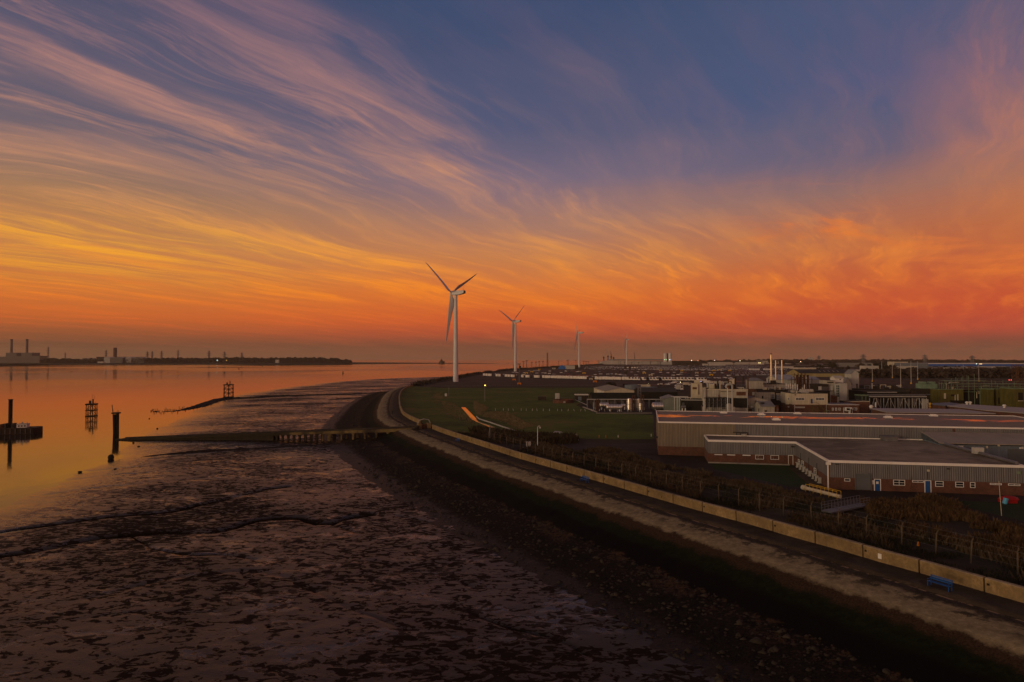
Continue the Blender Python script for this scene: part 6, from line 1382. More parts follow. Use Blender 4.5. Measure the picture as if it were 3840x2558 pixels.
# round water tanks
for (a, b_, yt, Yw, lab) in [(2342, 2402, 1443, 470, 'left large blue grey round tank behind the barn'), (2396, 2463, 1451, 440, 'right large blue grey round tank with a rail')]:
    r = (b_ - a) / 2 / F * Yw; t_ = thing('round_tank', lab, 'tank', (X((a + b_) / 2, Yw), Yw, 0), 0, 'blue grey round tanks'); mb = MB(); h = Z(yt, Yw); mb.cyl((0, 0, 0), (0, 0, h), r, r, 32, False); mb.cyl((0, 0, h - .4), (0, 0, h - .35), r, r, 32); mb.build('shell', M['bluegrey'], t_); mb = MB(); mb.cyl((0, 0, h * .6), (0, 0, h * .6 + .15), r + .05, r + .05, 32, False); mb.build('hoop', M['steel'], t_)
B('long_cabin', 'pale long cabin behind the left round tank with two windows', 'cabin', 2398, 2438, 1442, 500, 6, M['cream'], rot=0)
lattice('tank_platform', 'slim steel platform tower in front of the round tanks', 'tower', 2397, 1500, 1449, 1.6, 1.2, M['steel'], n=6, r=.08, Y=330)
# dark arched store with truss ridge
B('arched_store', 'long very dark store with a ribbed curved roof right of the barn', 'store', 2402, 2540, 1470, 345, 22, mat('near_black_cladding', (.02, .019, .016), .9), rot=-.03, roof='ridge', rise=1.6, roofm=mat('ribbed_dark_roof', (.055, .05, .04), .85, .3, .6))
for k in range(9): pass
# green grey gabled store with white portal frames
t_ = B('gabled_store', 'green grey gabled store with white portal frames at its right', 'store', 2488, 2555, 1497, 287, 14, mat('green_grey_cladding', (.20, .22, .19), .7, .12, .3, streak=.2), rot=-.1, roof='gable', rise=1.2, roofm=M['greyroof']); 
for k, px in enumerate((2529, 2537, 2545)): pass
t_ = thing('portal_frame', 'row of tall white portal frame posts beside the green grey store', 'frame', (X(2528, 280), 280, 0), -.05)
for px in (2528, 2538, 2546, 2570, 2578, 2587): mb = MB(); xx = X(px, 280) - X(2528, 280); mb.box(xx - .09, xx + .09, -.09, .09, 0, Z(1491, 280)); mb.build('post', M['white'], t_)
mb = MB(); mb.box(-.3, X(2588, 280) - X(2528, 280) + .2, -.12, .12, Z(1491, 280) + .002, Z(1489, 280)); mb.box(-.3, X(2588, 280) - X(2528, 280) + .2, 5.88, 6.12, Z(1491, 280), Z(1489, 280)); mb.build('beam', M['white'], t_)
B('open_shelter', 'dark open fronted shelter with a thin white roof line under the white plant block', 'shelter', 2555, 2637, 1499, 275, 10, mat('near_black_cladding', (.02, .019, .016)), trim=M['white'], trimh=.05)  # solid near-black walls paint the shade inside the open front
htank(2553, 2571, 1520, 1532, 272, 'dull horizontal tank under the portal frames, left one', m_='steel'); htank(2578, 2600, 1516, 1530, 276, 'dull horizontal tank under the portal frames, right one', m_='steel')
# parked trucks
def truck(px0, px1, pyt, pyb, lab, m_='white', cab='white', side=1):
    Yt = YD(pyb); L = (px1 - px0) / F * Yt; h = (pyb - pyt) / F * Yt; t_ = thing('parked_lorry', lab, 'lorry', (X(px0, Yt), Yt, 0), random.uniform(-.1, .05), 'lorries parked by the works')
    x0 = 2.2 if side < 0 else 0; mb = MB(); mb.box(x0, x0 + L - 2.2, 0, 2.5, 1.0, h); mb.build('box_body', M[m_], t_); cx = 0 if side < 0 else L - 2.1
    mb = MB(); mb.add([(cx, .1, .6), (cx + 2, .1, .6), (cx + 2, 2.4, .6), (cx, 2.4, .6), (cx + .1, .1, h * .85), (cx + 1.9, .1, h * .85), (cx + 1.9, 2.4, h * .85), (cx + .1, 2.4, h * .85)], [(3, 2, 1, 0), (4, 5, 6, 7), (0, 1, 5, 4), (1, 2, 6, 5), (2, 3, 7, 6), (3, 0, 4, 7)]); c_ = mb.build('cab', M[cab], t_)
    mb = MB(); mb.box(cx + .4, cx + 1.6, .04, .098, h * .5, h * .75); mb.build('cab_window', M['glass'], c_)
    for k in (.5, L * .5, L - 1): mb = MB(); mb.cyl((k, .05, .5), (k, .4, .5), .5, .5, 10); mb.build('wheel', G_tyre, t_)
truck(2536, 2562, 1443, 1466, 'grey box lorry nearest the white plant block', 'greywhite'); truck(2562, 2592, 1434, 1448, 'cream box lorry behind the grey one', 'cream'); truck(2468, 2484, 1438, 1446, 'small white lorry in the dark yard behind the round tanks', 'white', side=-1); truck(2640, 2672, 1427, 1440, 'white trailer lorry behind the plant roof', 'white'); truck(2694, 2714, 1430, 1448, 'pink lit white lorry end behind the plant roof', 'white', side=-1)
for k, (px, py) in enumerate([(2541, 1449), (2541, 1456), (2541, 1463), (2548, 1442), (2528, 1437), (2515, 1440), (2535, 1433), (2503, 1444), (2572, 1447)]): car(px, py, random.uniform(-.3, .3), random.choice(['white', 'silver', 'grey']), '%s pale car in the dark yard left of the white plant block' % nth(k + 1), 'cars in the dark works yard')
# main white plant block
t_ = B('plant_block', 'long white rendered process building with pipes and yellowish roof edge', 'industrial building', 2643, 2803, 1461, 262, 16, M['dirtywhite'], trim=M['cream'], trimh=.25)
t_.panel('dark_recess', (2645, 1492, 2800, 1528), mat('near_black_cladding', (.02, .019, .016)), .12)  # near-black panel paints the shade of the void under the block
for (a, b_, c_, d_) in [(2700, 1467, 2750, 1468.5), (2645, 1488, 2728, 1489.5), (2645, 1500, 2728, 1501), (2645, 1506, 2728, 1507), (2655, 1513, 2735, 1514)]: t_.panel('wall_pipe', (a, b_, c_, d_), M['darksteel'], .3)
t_.panel('orange_duct', (2693, 1480, 2696, 1505), M['rust'], .4); t_.panel('downpipe', (2694.5, 1462, 2696, 1480), M['steel'], .15); t_.panel('duct', (2640, 1452, 2644, 1532), M['greywhite'], .9)
for (a, b_, c_, d_) in [(2760, 1469, 2795, 1483), (2772, 1470, 2776, 1483)]: t_.panel('red_frame', (a, b_, c_, d_), M['rust'], .15)
def roofclutter(bl, n, seed, hmax=2.6, mats_=('greywhite', 'steel', 'darksteel', 'cream', 'rust')):
    r_ = random.Random(seed); 
    for k in range(n):
        x_ = r_.uniform(.5, bl.w - 2.5); y_ = r_.uniform(.5, max(.6, bl.d - 2.5)); w_ = r_.uniform(.7, 2.6); h_ = r_.uniform(.5, hmax); mm = M[r_.choice(mats_)]; ty = r_.random(); mb = MB()
        if ty < .45: mb.box(x_, x_ + w_, y_, y_ + r_.uniform(.8, 2), bl.h + .06, bl.h + h_); mb.build('roof_unit', mm, bl.root)
        elif ty < .75: mb.cyl((x_, y_, bl.h + .06), (x_, y_, bl.h + h_ * 1.3), .25, .25, 8); mb.cyl((x_, y_, bl.h + h_ * 1.3), (x_, y_, bl.h + h_ * 1.3 + .25), .45, .3, 8); mb.build('roof_vent', mm, bl.root)
        else: mb.path([(x_, y_, bl.h + .06), (x_, y_, bl.h + h_), (x_ + w_ * 1.6, y_, bl.h + h_), (x_ + w_ * 1.6, y_, bl.h + .06)], .16, 6); mb.build('roof_pipe', mm, bl.root)
roofclutter(t_, 30, 3, 3.0)
t2 = B('plant_annex', 'cream stepped annex with a pipe column at the left end of the white process building', 'industrial building', 2594, 2632, 1437, 290, 8, M['cream']); t2.panel('duct', (2612, 1440, 2616, 1478), M['cream'], .8); t2.panel('platform', (2596, 1452, 2612, 1459), M['rust'], .5); roofclutter(t2, 4, 9, 1.5)
for (a, b_, yt, Yb, lab, mm) in [(2732, 2752, 1424, 300, 'small cream penthouse with a white roof line behind the process building', 'cream'), (2682, 2712, 1432, 310, 'white rooftop house behind the process building, left of the penthouse', 'greywhite'), (2650, 2676, 1439, 290, 'pale equipment box on the rear of the process building', 'greywhite'), (2660, 2676, 1441, 268, 'cream square tank box above the front roof edge', 'cream')]:
    B('roof_house', lab, 'plant room', a, b_, yt, Yb, 5, M[mm], trim=M['white'], trimh=.08)
for k, (px, yt, yb, mm, w_) in enumerate([(2726, 1418, 1455, 'darksteel', .6), (2754, 1413, 1452, 'darksteel', .65), (2785, 1411, 1450, 'darksteel', .35), (2804, 1414, 1424, 'rust', .3), (2696, 1432, 1462, 'rust', .25), (2690, 1434, 1462, 'rust', .25)]):
    Yk = 285; mb = MB(); mb.cyl((0, 0, 0), (0, 0, Z(yt, Yk)), w_, w_ * .9, 10); o = mb.build('stack', M[mm], loc=(X(px, Yk), Yk, 0)); tag(o, '%s slim dark stack from the left over the white process building' % nth(1 + [2690, 2696, 2726, 2754, 2785, 2804].index(px)), 'stack', 'slim stacks of the works')
# hooked exhaust duct
Yk = 250; t_ = thing('exhaust_duct', 'tall hooked pale exhaust duct in front of the white process building', 'duct', (X(2727, Yk), Yk, 0)); dx = X(2745, Yk) - X(2727, Yk)
mb = MB(); mb.cyl((0, 0, 0), (0, 0, Z(1455, Yk)), .18, .18, 10); mb.build('thin_riser', M['white'], t_); mb = MB(); mb.cyl((dx, 0, 0), (dx, 0, Z(1446, Yk)), .32, .32, 12); mb.build('riser', M['greywhite'], t_)
zt_ = Z(1446, Yk); mb = MB(); mb.path([(dx, 0, zt_), (dx * .8, 0, zt_ + .5), (0, 0, zt_ + .4), (-.6, 0, zt_ - .2), (-.3, 0, zt_ - .9)], .4, 12); mb.build('bend', M['greywhite'], t_)
onlymb('steam_duct', 'thick grey upright duct at the left end of the process building', 'duct', lambda mb: mb.cyl((0, 0, 0), (0, 0, Z(1488, 268)), .55, .55, 12), M['greywhite'], (X(2641, 258), 258, 0))
rack('pipe_rack', 'dark pipe rack in front of the recess of the white process building', 2645, 2735, 1493, 256, 7, m_='darksteel', levels=(0, 1.2, 2.2))
# square white tower block with hipped roof
t_ = B('square_block', 'square white upper block with grey hipped roof on a dark brick base', 'industrial building', 2803, 2860, 1428, 300, 7, M['dirtywhite'], trim=M['steel'], trimh=.1); x0, x1, z0, z1 = t_.R((2803, 1458, 2860, 1500))
mb = MB(); mb.box(-.05, t_.w + .05, -.05, t_.d + .05, 0, z1); mb.build('brick_base', M['brick'], t_.root)
mb = MB(); w_, d_, h_ = t_.w, t_.d, t_.h; mb.add([(-.2, -.2, h_ + .12), (w_ + .2, -.2, h_ + .12), (w_ + .2, d_ + .2, h_ + .12), (-.2, d_ + .2, h_ + .12), (w_ * .3, d_ / 2, h_ + 1.3), (w_ * .7, d_ / 2, h_ + 1.3)], [(0, 1, 5, 4), (1, 2, 5), (2, 3, 4, 5), (3, 0, 4)]); mb.build('hipped_roof', M['greyroof'], t_.root)
t_.panel('white_tank', (2819, 1470, 2827, 1482), M['greywhite'], 1.0)
# shed with grey roof and annex
t_ = B('gabled_workshop', 'white gabled workshop with a grey roof, brick base and dark roller door', 'workshop', 2780, 2878, 1500, 262, 13, M['dirtywhite'], brick=2.6, roof='gable', rise=1.1, roofm=M['greyroof'], rot=-.02)
t_.panel('roller_door', (2787, 1519, 2805, 1541), M['darksteel'], .15); t_.panel('garage_door', (2818, 1524, 2838, 1547), M['bluegrey'], .15); t_.panel('lean_to_roof', (2806, 1524.5, 2820, 1526.5), M['white'], 1.2); t_.panel('wall_grille', (2828, 1501, 2835, 1509), M['steel'], .1); t_.panel('door', (2769.5, 1528, 2772.5, 1546), M['blue'], .1)
t2 = B('workshop_annex', 'low white annex with sloping roof right of the gabled workshop', 'workshop', 2854, 2903, 1524, 254, 9, M['dirtywhite'], roof='ridge', rise=1.6, roofm=M['greyroof'], rot=-.02); t2.panel('wall_grille', (2865, 1538, 2874, 1546), M['brownwall'], .1); t2.panel('door', (2842, 1531, 2845, 1547), M['brownwall'], .1)
onlymb('satellite_dish', 'dark dish lying on the annex roof', 'dish', lambda mb: mb.ell((0, 0, 0), (.9, .6, .35), 14, 6), M['darksteel'], (X(2857, 256), 256, Z(1511, 256)))
for k, (px, yt, yb, w_) in enumerate([(2733, 1512, 1545, 1.0), (2740, 1520, 1547, .8), (2749, 1525, 1545, .7), (2907, 1519, 1548, .5), (2913, 1520, 1548, .5)]): vtank(px, yb, yt, w_ * 2 / 255 * F, 255, ['fat pale vessel left of the gabled workshop', 'second pale vessel beside the gabled workshop', 'third pale vessel touching the gabled workshop', 'rusty column just right of the annex', 'second rusty column right of the annex'][k], False, 'greywhite' if k < 3 else 'rust')
B('brick_bay', 'small brick bay with white sloping coping left of the gabled workshop', 'store', 2705, 2730, 1519, 262, 5, M['brick'], trim=M['white'], trimh=.1); B('low_store', 'low pale block wall in the yard under the exhaust duct', 'wall', 2708, 2730, 1534, 255, 3, M['concrete']); B('brick_bay', 'dark red brick kiosk with white door frames under the thick grey duct', 'kiosk', 2630, 2641, 1521, 262, 3, M['brick']).panel('white_door', (2633, 1524, 2635, 1541), M['white'], .1)
B('control_room', 'white cube shaped control room with a small dark opening', 'control room', 2838, 2888, 1471, 278, 6, M['dirtywhite']).panel('opening', (2855, 1484, 2861, 1494), M['black'], .1)  # black panel paints the shade inside the opening
# glazed link
t_ = B('glazed_link', 'two storey building with long rows of windows and a cream fascia', 'office', 2864, 2945, 1470, 285, 10, M['brownwall'], roofm=M['darkroof'], rot=-.1); t_.panel('fascia', (2864, 1471, 2903, 1477), M['cream'], .2); t_.panel('fascia', (2908, 1475, 2944, 1480), M['cream'], .2)
for r, n_ in [((2889, 1477, 2904, 1494), 4), ((2911, 1481, 2920, 1500), 3), ((2922, 1481, 2932, 1503), 3), ((2934, 1483, 2943, 1505), 3)]: t_.win(r, n_, 2, fr=.14, out=.1)
# lab block
t_ = B('laboratory_block', 'two storey block, cream above and brick below, with an outside stair', 'office', 2971, 3102, 1476, 266, 14, M['cream'], rot=-.06)
zb_ = t_.lz(3, 1517); mb = MB(); mb.box(-.06, t_.w + .06, -.06, t_.d, 0, zb_); mb.build('brick_base', M['brick'], t_.root)
t_.win((2981, 1491, 3015, 1501.5), 6, 1, fr=.13); t_.win((3056, 1491, 3089, 1501.5), 6, 1, fr=.13); t_.win((2980, 1525, 3015, 1529.5), 3, 1, fr=.14); t_.door((3038, 1495.5, 3045, 1513), M['blue'], frame=False); t_.panel('downpipe', (2976.5, 1518, 2978, 1549), M['white'], .15); t_.panel('downpipe', (3095, 1518, 3096.5, 1548), M['white'], .15); t_.panel('wall_lamp', (2978, 1479, 2982, 1482), M['darksteel'], .3)
t3 = B('laboratory_wing', 'angled cream wing at the left of the laboratory block', 'office', 2944, 2971, 1473.5, 270.5, 9, M['cream'], rot=-.42); t3.win((2951, 1490, 2968, 1500.5), 5, 1, fr=.13); mb = MB(); mb.box(-.06, t3.w - .02, -.06, t3.d, 0, t3.lz(1, 1516)); mb.build('brick_base', M['brick'], t3.root); t3.win((2952, 1523.5, 2966, 1527.5), 3, 1, fr=.12)
roofclutter(t_, 7, 5, 1.4, ('greywhite', 'steel', 'dirtywhite'))
onlymb('air_handling_unit', 'long pale rounded air handling unit on the laboratory roof', 'air conditioner', lambda mb: (mb.dome_tank((0, 0, 0), (5.0, 0, 0), .75, 12), mb.box(1.0, 1.6, -.4, .4, -1.0, -.6)), M['dirtywhite'], (X(2999, 274), 274, Z(1466, 274)))
onlymb('roof_flue', 'short white flue on the laboratory roof', 'flue', lambda mb: mb.cyl((0, 0, 0), (0, 0, 2.4), .16, .16, 8), M['white'], (X(3015, 276), 276, Z(1464, 276)))
Yk = 264; s_ = thing('fire_stair', 'green steel outside stair and landing on the laboratory front', 'stair', (X(3033, Yk), Yk - 1.6, 0), -.06)
def sx(px): return X(px, Yk) - X(3033, Yk)
for px in (3033, 3039, 3058): mb = MB(); mb.bar((sx(px), 0, 0), (sx(px), 0, 3.7), .12); mb.build('post', M['olive'], s_)
mb = MB(); mb.box(sx(3032), sx(3060), -.6, .8, 3.7, 3.85); mb.build('landing', M['olive'], s_); mb = MB(); mb.add([(sx(3060), -.5, 3.8), (sx(3082), -.5, 1.9), (sx(3082), .5, 1.9), (sx(3060), .5, 3.8), (sx(3060), -.5, 3.6), (sx(3082), -.5, 1.7), (sx(3082), .5, 1.7), (sx(3060), .5, 3.6)], [(0, 1, 2, 3), (7, 6, 5, 4), (0, 4, 5, 1), (3, 2, 6, 7)]); mb.build('stair_flight', M['olive'], s_)
mb = MB(); mb.add([(sx(3088), -.5, 1.9), (sx(3063), -.5, .1), (sx(3063), .5, .1), (sx(3088), .5, 1.9), (sx(3088), -.5, 1.7), (sx(3065), -.5, 0), (sx(3065), .5, 0), (sx(3088), .5, 1.7)], [(0, 1, 2, 3), (7, 6, 5, 4), (0, 4, 5, 1), (3, 2, 6, 7)]); mb.build('stair_flight', M['olive'], s_)
mb = MB(); mb.box(sx(3087), sx(3100), -.6, .6, 1.75, 1.9); mb.bar((sx(3089), 0, 0), (sx(3089), 0, 1.8), .1); mb.bar((sx(3099), 0, 0), (sx(3099), 0, 1.8), .1); mb.build('lower_landing', M['green'], s_)
mb = MB(); mb.bar((sx(3039), 0, .2), (sx(3057), 0, 3.4), .07); mb.bar((sx(3057), 0, .2), (sx(3039), 0, 3.4), .07); mb.build('cross_brace', M['olive'], s_); mb = MB(); mb.bar((sx(3052), -.5, 4.9), (sx(3070), -.5, 3.6), .06); mb.bar((sx(3032), -.5, 4.9), (sx(3052), -.5, 4.9), .05); mb.build('handrail', M['rust'], s_)
# brick gate office
t_ = B('brick_office', 'low red brick office with three narrow windows and a white porch', 'office', 3110, 3219, 1517, 262, 10, M['brick'], trim=M['white'], trimh=.05, rot=-.06, roofm=M['greyroof'])
for r in [(3117, 1529, 3123.5, 1539), (3129.5, 1529, 3136, 1539), (3142, 1529, 3149, 1539)]: t_.win(r, 1, 2, fr=.14)
t_.win((3197, 1528.5, 3211, 1538), 2, 2, fr=.14); t_.panel('downpipe', (3160, 1528, 3161.5, 1549), M['white'], .2)
mb = MB(); x0, x1, z0, z1 = t_.R((3164, 1528, 3187, 1540)); mb.box(x0, x1, -1.6, -.08, z0, z0 + .3); mb.box(x0, x1, -1.6, -.08, z1 - .15, z1 + .1); mb.box(x0, x0 + .15, -1.6, -.08, z0 + .3, z1 - .15); mb.box(x1 - .9, x1, -1.6, -.08, 0, z1 - .15); pp = mb.build('porch', M['frame'], t_.root); mb = MB(); mb.box(x0 + .15, x1 - .9, -1.55, -1.5, z0 + .3, z1 - .15); mb.build('pane', M['glass'], pp); mb = MB(); mb.box(x1 - .7, x1 - .2, -1.63, -1.602, .3, z1 - .3); mb.build('porch_door_pane', M['glass'], pp)
B('brick_store', 'taller dark red brick store with pale coping right of the white tower block', 'store', 3188, 3258, 1505.5, 275, 10, M['brick'], trim=M['cream'], trimh=.1, rot=-.04)
onlymb('roof_sheet_heap', 'dark sheet roof with lifted flaps in front of the brick store', 'roof', lambda mb: (mb.add([(0, 0, 0), (8, 0, .2), (9, 3, 1.2), (1, 3, 1.0)], [(0, 1, 2, 3), (3, 2, 1, 0)]), mb.add([(3, .5, .8), (7, .5, 1.1), (7.4, 2, 1.7), (3.4, 2, 1.4)], [(0, 1, 2, 3), (3, 2, 1, 0)])), M['darksteel'], (X(3148, 280), 280, Z(1514, 280)))
# white tower block
t_ = B('tower_block', 'tall white stepped tower block with a green glass strip', 'industrial building', 3148, 3175, 1437, 300, 8, M['greywhite'], rot=-.05)
B('tower_block_wing', 'white glazed middle part of the stepped tower block', 'industrial building', 3131, 3148, 1438, 301, 8, M['greywhite'], rot=-.05).win((3132.5, 1443, 3147, 1490), 2, 5, fr=.15, gm=mat('green_glass', (.02, .05, .035), .1), out=.1)
t_ = B('tower_block_stair', 'narrow cream left part of the tower block with balconies', 'industrial building', 3101, 3131, 1427, 303, 9, M['dirtywhite'], rot=-.05); t_.panel('dark_band', (3101, 1432, 3124, 1436), M['black'], .1); t_.panel('white_panel', (3107, 1447, 3121, 1464), M['greywhite'], .3); t_.panel('balcony', (3107, 1464.5, 3123, 1466), M['darksteel'], .9); t_.panel('white_panel', (3107, 1467, 3121, 1488), M['greywhite'], .25)
t_ = B('roof_cabin', 'small white gabled cabin perched on the tower block roof', 'cabin', 3132, 3161, 1419, 312, 6, M['white'], roof='ridge', rise=1.0, roofm=M['haze1'], rot=-.05); t_.panel('cabin_window', (3147, 1421, 3151, 1425), M['glass'], .1)
t_ = B('link_block', 'dark low block with a white panel and vertical bars left of the tower block', 'industrial building', 3062, 3106, 1441, 302, 8, M['brownwall'], rot=-.05); t_.panel('white_panel', (3067, 1449, 3079, 1464), M['greywhite'], .1)
for k in range(6): t_.panel('bar', (3082 + k * 4, 1450, 3084 + k * 4, 1464), M['steel'], .15)
B('lower_link', 'dark brown low building under the link block', 'industrial building', 3060, 3110, 1466, 290, 8, mat('near_black_cladding', (.02, .019, .016)), rot=-.05)
for k, (px) in enumerate((3117, 3125, 3133)): vtank(px, 1515, 1481 + k * 2, 8, 285, '%s of three rusty red upright columns below the tower block' % nth(k + 1), False, 'rust')
t_ = B('hopper_tower', 'grey tower with a pointed roof and open legs at the right of the works', 'tower', 3191, 3220, 1401, 330, 7, M['greywhite'], zb=4, roof='gable', rise=1.8, rot=-.03, roofm=M['greyroof'])
for a in (0.2, t_.w - .2):
    for y_ in (.2, 6.8): mb = MB(); mb.bar((a, y_, -4), (a, y_, 0), .25); mb.build('leg', M['greywhite'], t_.root)
t_ = B('gabled_tower', 'steep grey gable front left of the hopper tower', 'industrial building', 3163, 3192, 1440, 325, 7, M['dirtywhite'], roof='gable', rise=3.0, rot=-.03, roofm=M['greyroof'])
# rusty process tower
t_ = thing('process_tower', 'rusty open steel process tower tangled with brown pipework', 'process tower', (X(2980, 335), 335, 0), -.05); w_ = X(3042, 335) - X(2980, 335); h_ = Z(1400, 335)
r_ = random.Random(4)
for i in range(6):
    for y_ in (0, 5): mb = MB(); xx = w_ * i / 5; mb.bar((xx, y_, 0), (xx, y_, h_ * (1 if i in (1, 2, 3) else .86)), .16); mb.build('column', M['rust'], t_)
for k in range(6): mb = MB(); z_ = h_ * (k + 1) / 6.4; mb.box(-.3, w_ + .3, -.3, 5.3, z_, z_ + .12); mb.build('floor_grating', M['rust'], t_)
for k in range(22):
    mb = MB(); a = (r_.uniform(0, w_), r_.uniform(0, 5), r_.uniform(0, h_ * .8)); ax = r_.random(); b_ = (a[0] + (r_.uniform(-4, 4) if ax < .5 else 0), a[1], a[2] + (r_.uniform(2, 5) if ax >= .5 else 0)); mb.cyl(a, b_, r_.uniform(.1, .35), None, 8); mb.build('process_pipe', r_.choice([M['rust'], M['darksteel'], M['cream'], M['rust']]), t_)
for k in range(4): mb = MB(); mb.cyl((2 + k * 1.7, 2.5, h_ * .3), (2 + k * 1.7, 2.5, h_ * .95), .5, .5, 10); mb.build('column_vessel', M['rust'], t_)
# flues
for (px, yt, yb, w_, lab) in [(2891, 1326, 1428, 6.0, 'tallest golden lit metal flue'), (2908, 1348, 1428, 4.4, 'thin golden flue in the middle of the three'), (2931.5, 1347, 1430, 4.6, 'rightmost golden lit metal flue')]:
    Yk = 320; r = w_ / 2 / F * Yk; t_ = thing('metal_flue', lab, 'flue', (X(px, Yk), Yk, 0), 0, 'three metal flues'); zt_ = Z(yt, Yk)
    mb = MB(); mb.cyl((0, 0, 0), (0, 0, zt_ - .4), r, r, 20); mb.build('flue_pipe', M['gold'], t_, smooth=False); mb = MB(); mb.cyl((0, 0, zt_ - .4), (0, 0, zt_), r * 1.25, r * 1.25, 16); mb.build('cowl', M['black'], t_); mb = MB(); mb.cyl((0, 0, zt_ * .55), (0, 0, zt_ * .55 + .12), r * 1.12, r * 1.12, 16); mb.build('flange', M['rust'], t_)
t_ = B('boiler_house', 'long white boiler house under the three metal flues', 'industrial building', 2870, 2945, 1440, 305, 12, M['dirtywhite'], rot=-.05, trim=M['darksteel'], trimh=.1); roofclutter(t_, 8, 12, 1.6)
for k in range(6): vtank(2947 + k * 8.3, 1462, 1438 + (k % 2) * 3, 4.4, 300, '%s of six slim white vessels right of the boiler house' % nth(k + 1), False, 'white')
t_ = B('grey_roofed_store', 'store with a broad light grey pitched roof behind the flues', 'store', 2912, 2984, 1424, 345, 16, M['greywhite'], roof='ridge', rise=2.2, roofm=mat('light_grey_roof', (.30, .31, .33), .6), rot=-.04)
B('grey_roofed_store', 'smaller light grey pitched roof seen right of the rusty process tower', 'store', 3040, 3070, 1424, 345, 12, M['greywhite'], roof='ridge', rise=1.4, roofm=mat('light_grey_roof', (.30, .31, .33)), rot=-.04)
t_ = B('flat_plant_room', 'low dark flat building full of roof pipes before the boiler house', 'industrial building', 2862, 2985, 1463, 288, 10, M['brownwall'], rot=-.05); roofclutter(t_, 14, 8, 1.2)
t_ = B('transit_shed', 'very long dark roofed transit shed with a cream wall, far behind the works', 'shed', 3000, 3190, 1400.5, 800, 45, mat('yellow_cream_wall', (.34, .28, .13), .8, .15, .1, streak=.3), roof='ridge', rise=4.5, roofm=mat('very_dark_sheet_roof', (.04, .036, .032), .8, .3, .05), rot=-.05)
for k in range(5): mb = MB(); mb.add([(t_.w * (.45 + .09 * k), 8, t_.h + 1.9), (t_.w * (.47 + .09 * k), 8, t_.h + 1.9), (t_.w * (.47 + .09 * k), 14, t_.h + 3.1), (t_.w * (.45 + .09 * k), 14, t_.h + 3.1)], [(0, 1, 2, 3), (3, 2, 1, 0)]); mb.build('roof_light', M['cream'], t_.root)
# ---- right side: trestle pipe bridge, olive plant
Yk = 290; x0 = X(3258, Yk); L = X(3468, Yk) - x0; t_ = thing('pipe_bridge', 'long steel trestle pipe bridge with leaning struts', 'pipe bridge', (x0, Yk, 0), -.03); h_ = Z(1487, Yk)
for y_, zz in ((0, 0), (1.2, .15), (2.4, 0), (.6, .7), (1.8, .7)): mb = MB(); mb.cyl((0, y_, h_ + zz), (L, y_, h_ + zz), .22, .22, 8); mb.build('pipe', M['steel'] if zz else M['greywhite'], t_)
mb = MB(); mb.box(-.3, L + .3, -.3, 2.7, h_ - .55, h_ - .35); mb.build('beam', M['darksteel'], t_)
for k in range(9):
    xx = L * k / 8; mb = MB(); mb.bar((xx, 0, 0), (xx, 0, h_ - .4), .13); mb.bar((xx, 2.4, 0), (xx, 2.4, h_ - .4), .13); mb.build('post', M['greywhite'], t_)
    if k % 2 == 0 and k < 8: mb = MB(); mb.bar((xx + .3, 0, 0), (xx + 2.2, 0, h_ - .5), .1); mb.bar((xx + 2.6, 0, h_ - .5), (xx + 5, 0, 0), .1); mb.build('strut', M['greywhite'], t_)
onlymb('pipe_bundle', 'bundle of upright white pipes at the right end of the pipe bridge', 'pipes', lambda mb: [mb.cyl((k * .75, 0, 0), (k * .75, 0, 5.2 - k * .1), .26, .26, 8) for k in range(4)], M['greywhite'], (X(3456, 284), 284, 0))
for k, (px, w_) in enumerate(((3288, 12), (3405, 10), (3425, 9), (3372, 8))): vtank(px, 1520, 1494, w_, 296, '%s dull vessel behind the pipe bridge struts' % nth(k + 1), False, 'steel')
t_ = B('rack_house', 'green framed glass walled rack house left of the pipe bridge', 'industrial building', 3228, 3262, 1484, 292, 6, mat('dark_green_glass_wall', (.03, .04, .035), .4), rot=-.03, trim=M['green'], trimh=.3); 
for k in range(3): t_.panel('frame_post', (3229 + k * 14, 1487, 3231 + k * 14, 1512), M['green'], .3)
B('flat_dark_building', 'wide very dark flat roofed building behind the pipe bridge', 'industrial building', 3235, 3410, 1468, 310, 14, mat('near_black_cladding', (.02, .019, .016)), rot=-.03, trim=M['darksteel'], trimh=.2).panel('pale_edge', (3250, 1470, 3360, 1471.5), M['white'], .3)
roofclutter(B('rooftop_plant', 'cluttered dark plant deck with pale boxes above the flat building', 'industrial building', 3222, 3400, 1459, 322, 12, M['brownwall'], rot=-.03), 26, 17, 2.0, ('greywhite', 'darksteel', 'steel', 'brownwall', 'cream'))
onlymb('white_dome', 'small white dome beside the trestle bridge foot', 'dome', lambda mb: mb.ell((0, 0, 0), (.75, .75, .7), 14, 8), M['white'], (X(3264, 262), 262, Z(1525, 262)), smooth=True)
onlymb('white_bollard', 'white upright vent pipe right of the small dome', 'vent', lambda mb: mb.cyl((0, 0, 0), (0, 0, 1.9), .22, .2, 10), M['white'], (X(3280.5, 262), 262, Z(1527, 262)))
t_ = B('brown_plant', 'dark brown flat roofed plant building with a row of tiny lit windows', 'industrial building', 3412, 3520, 1458, 310, 12, M['brownwall'], rot=-.02); t_.panel('window_strip', (3472, 1477.5, 3513, 1480.5), M['bluegrey'], .1)
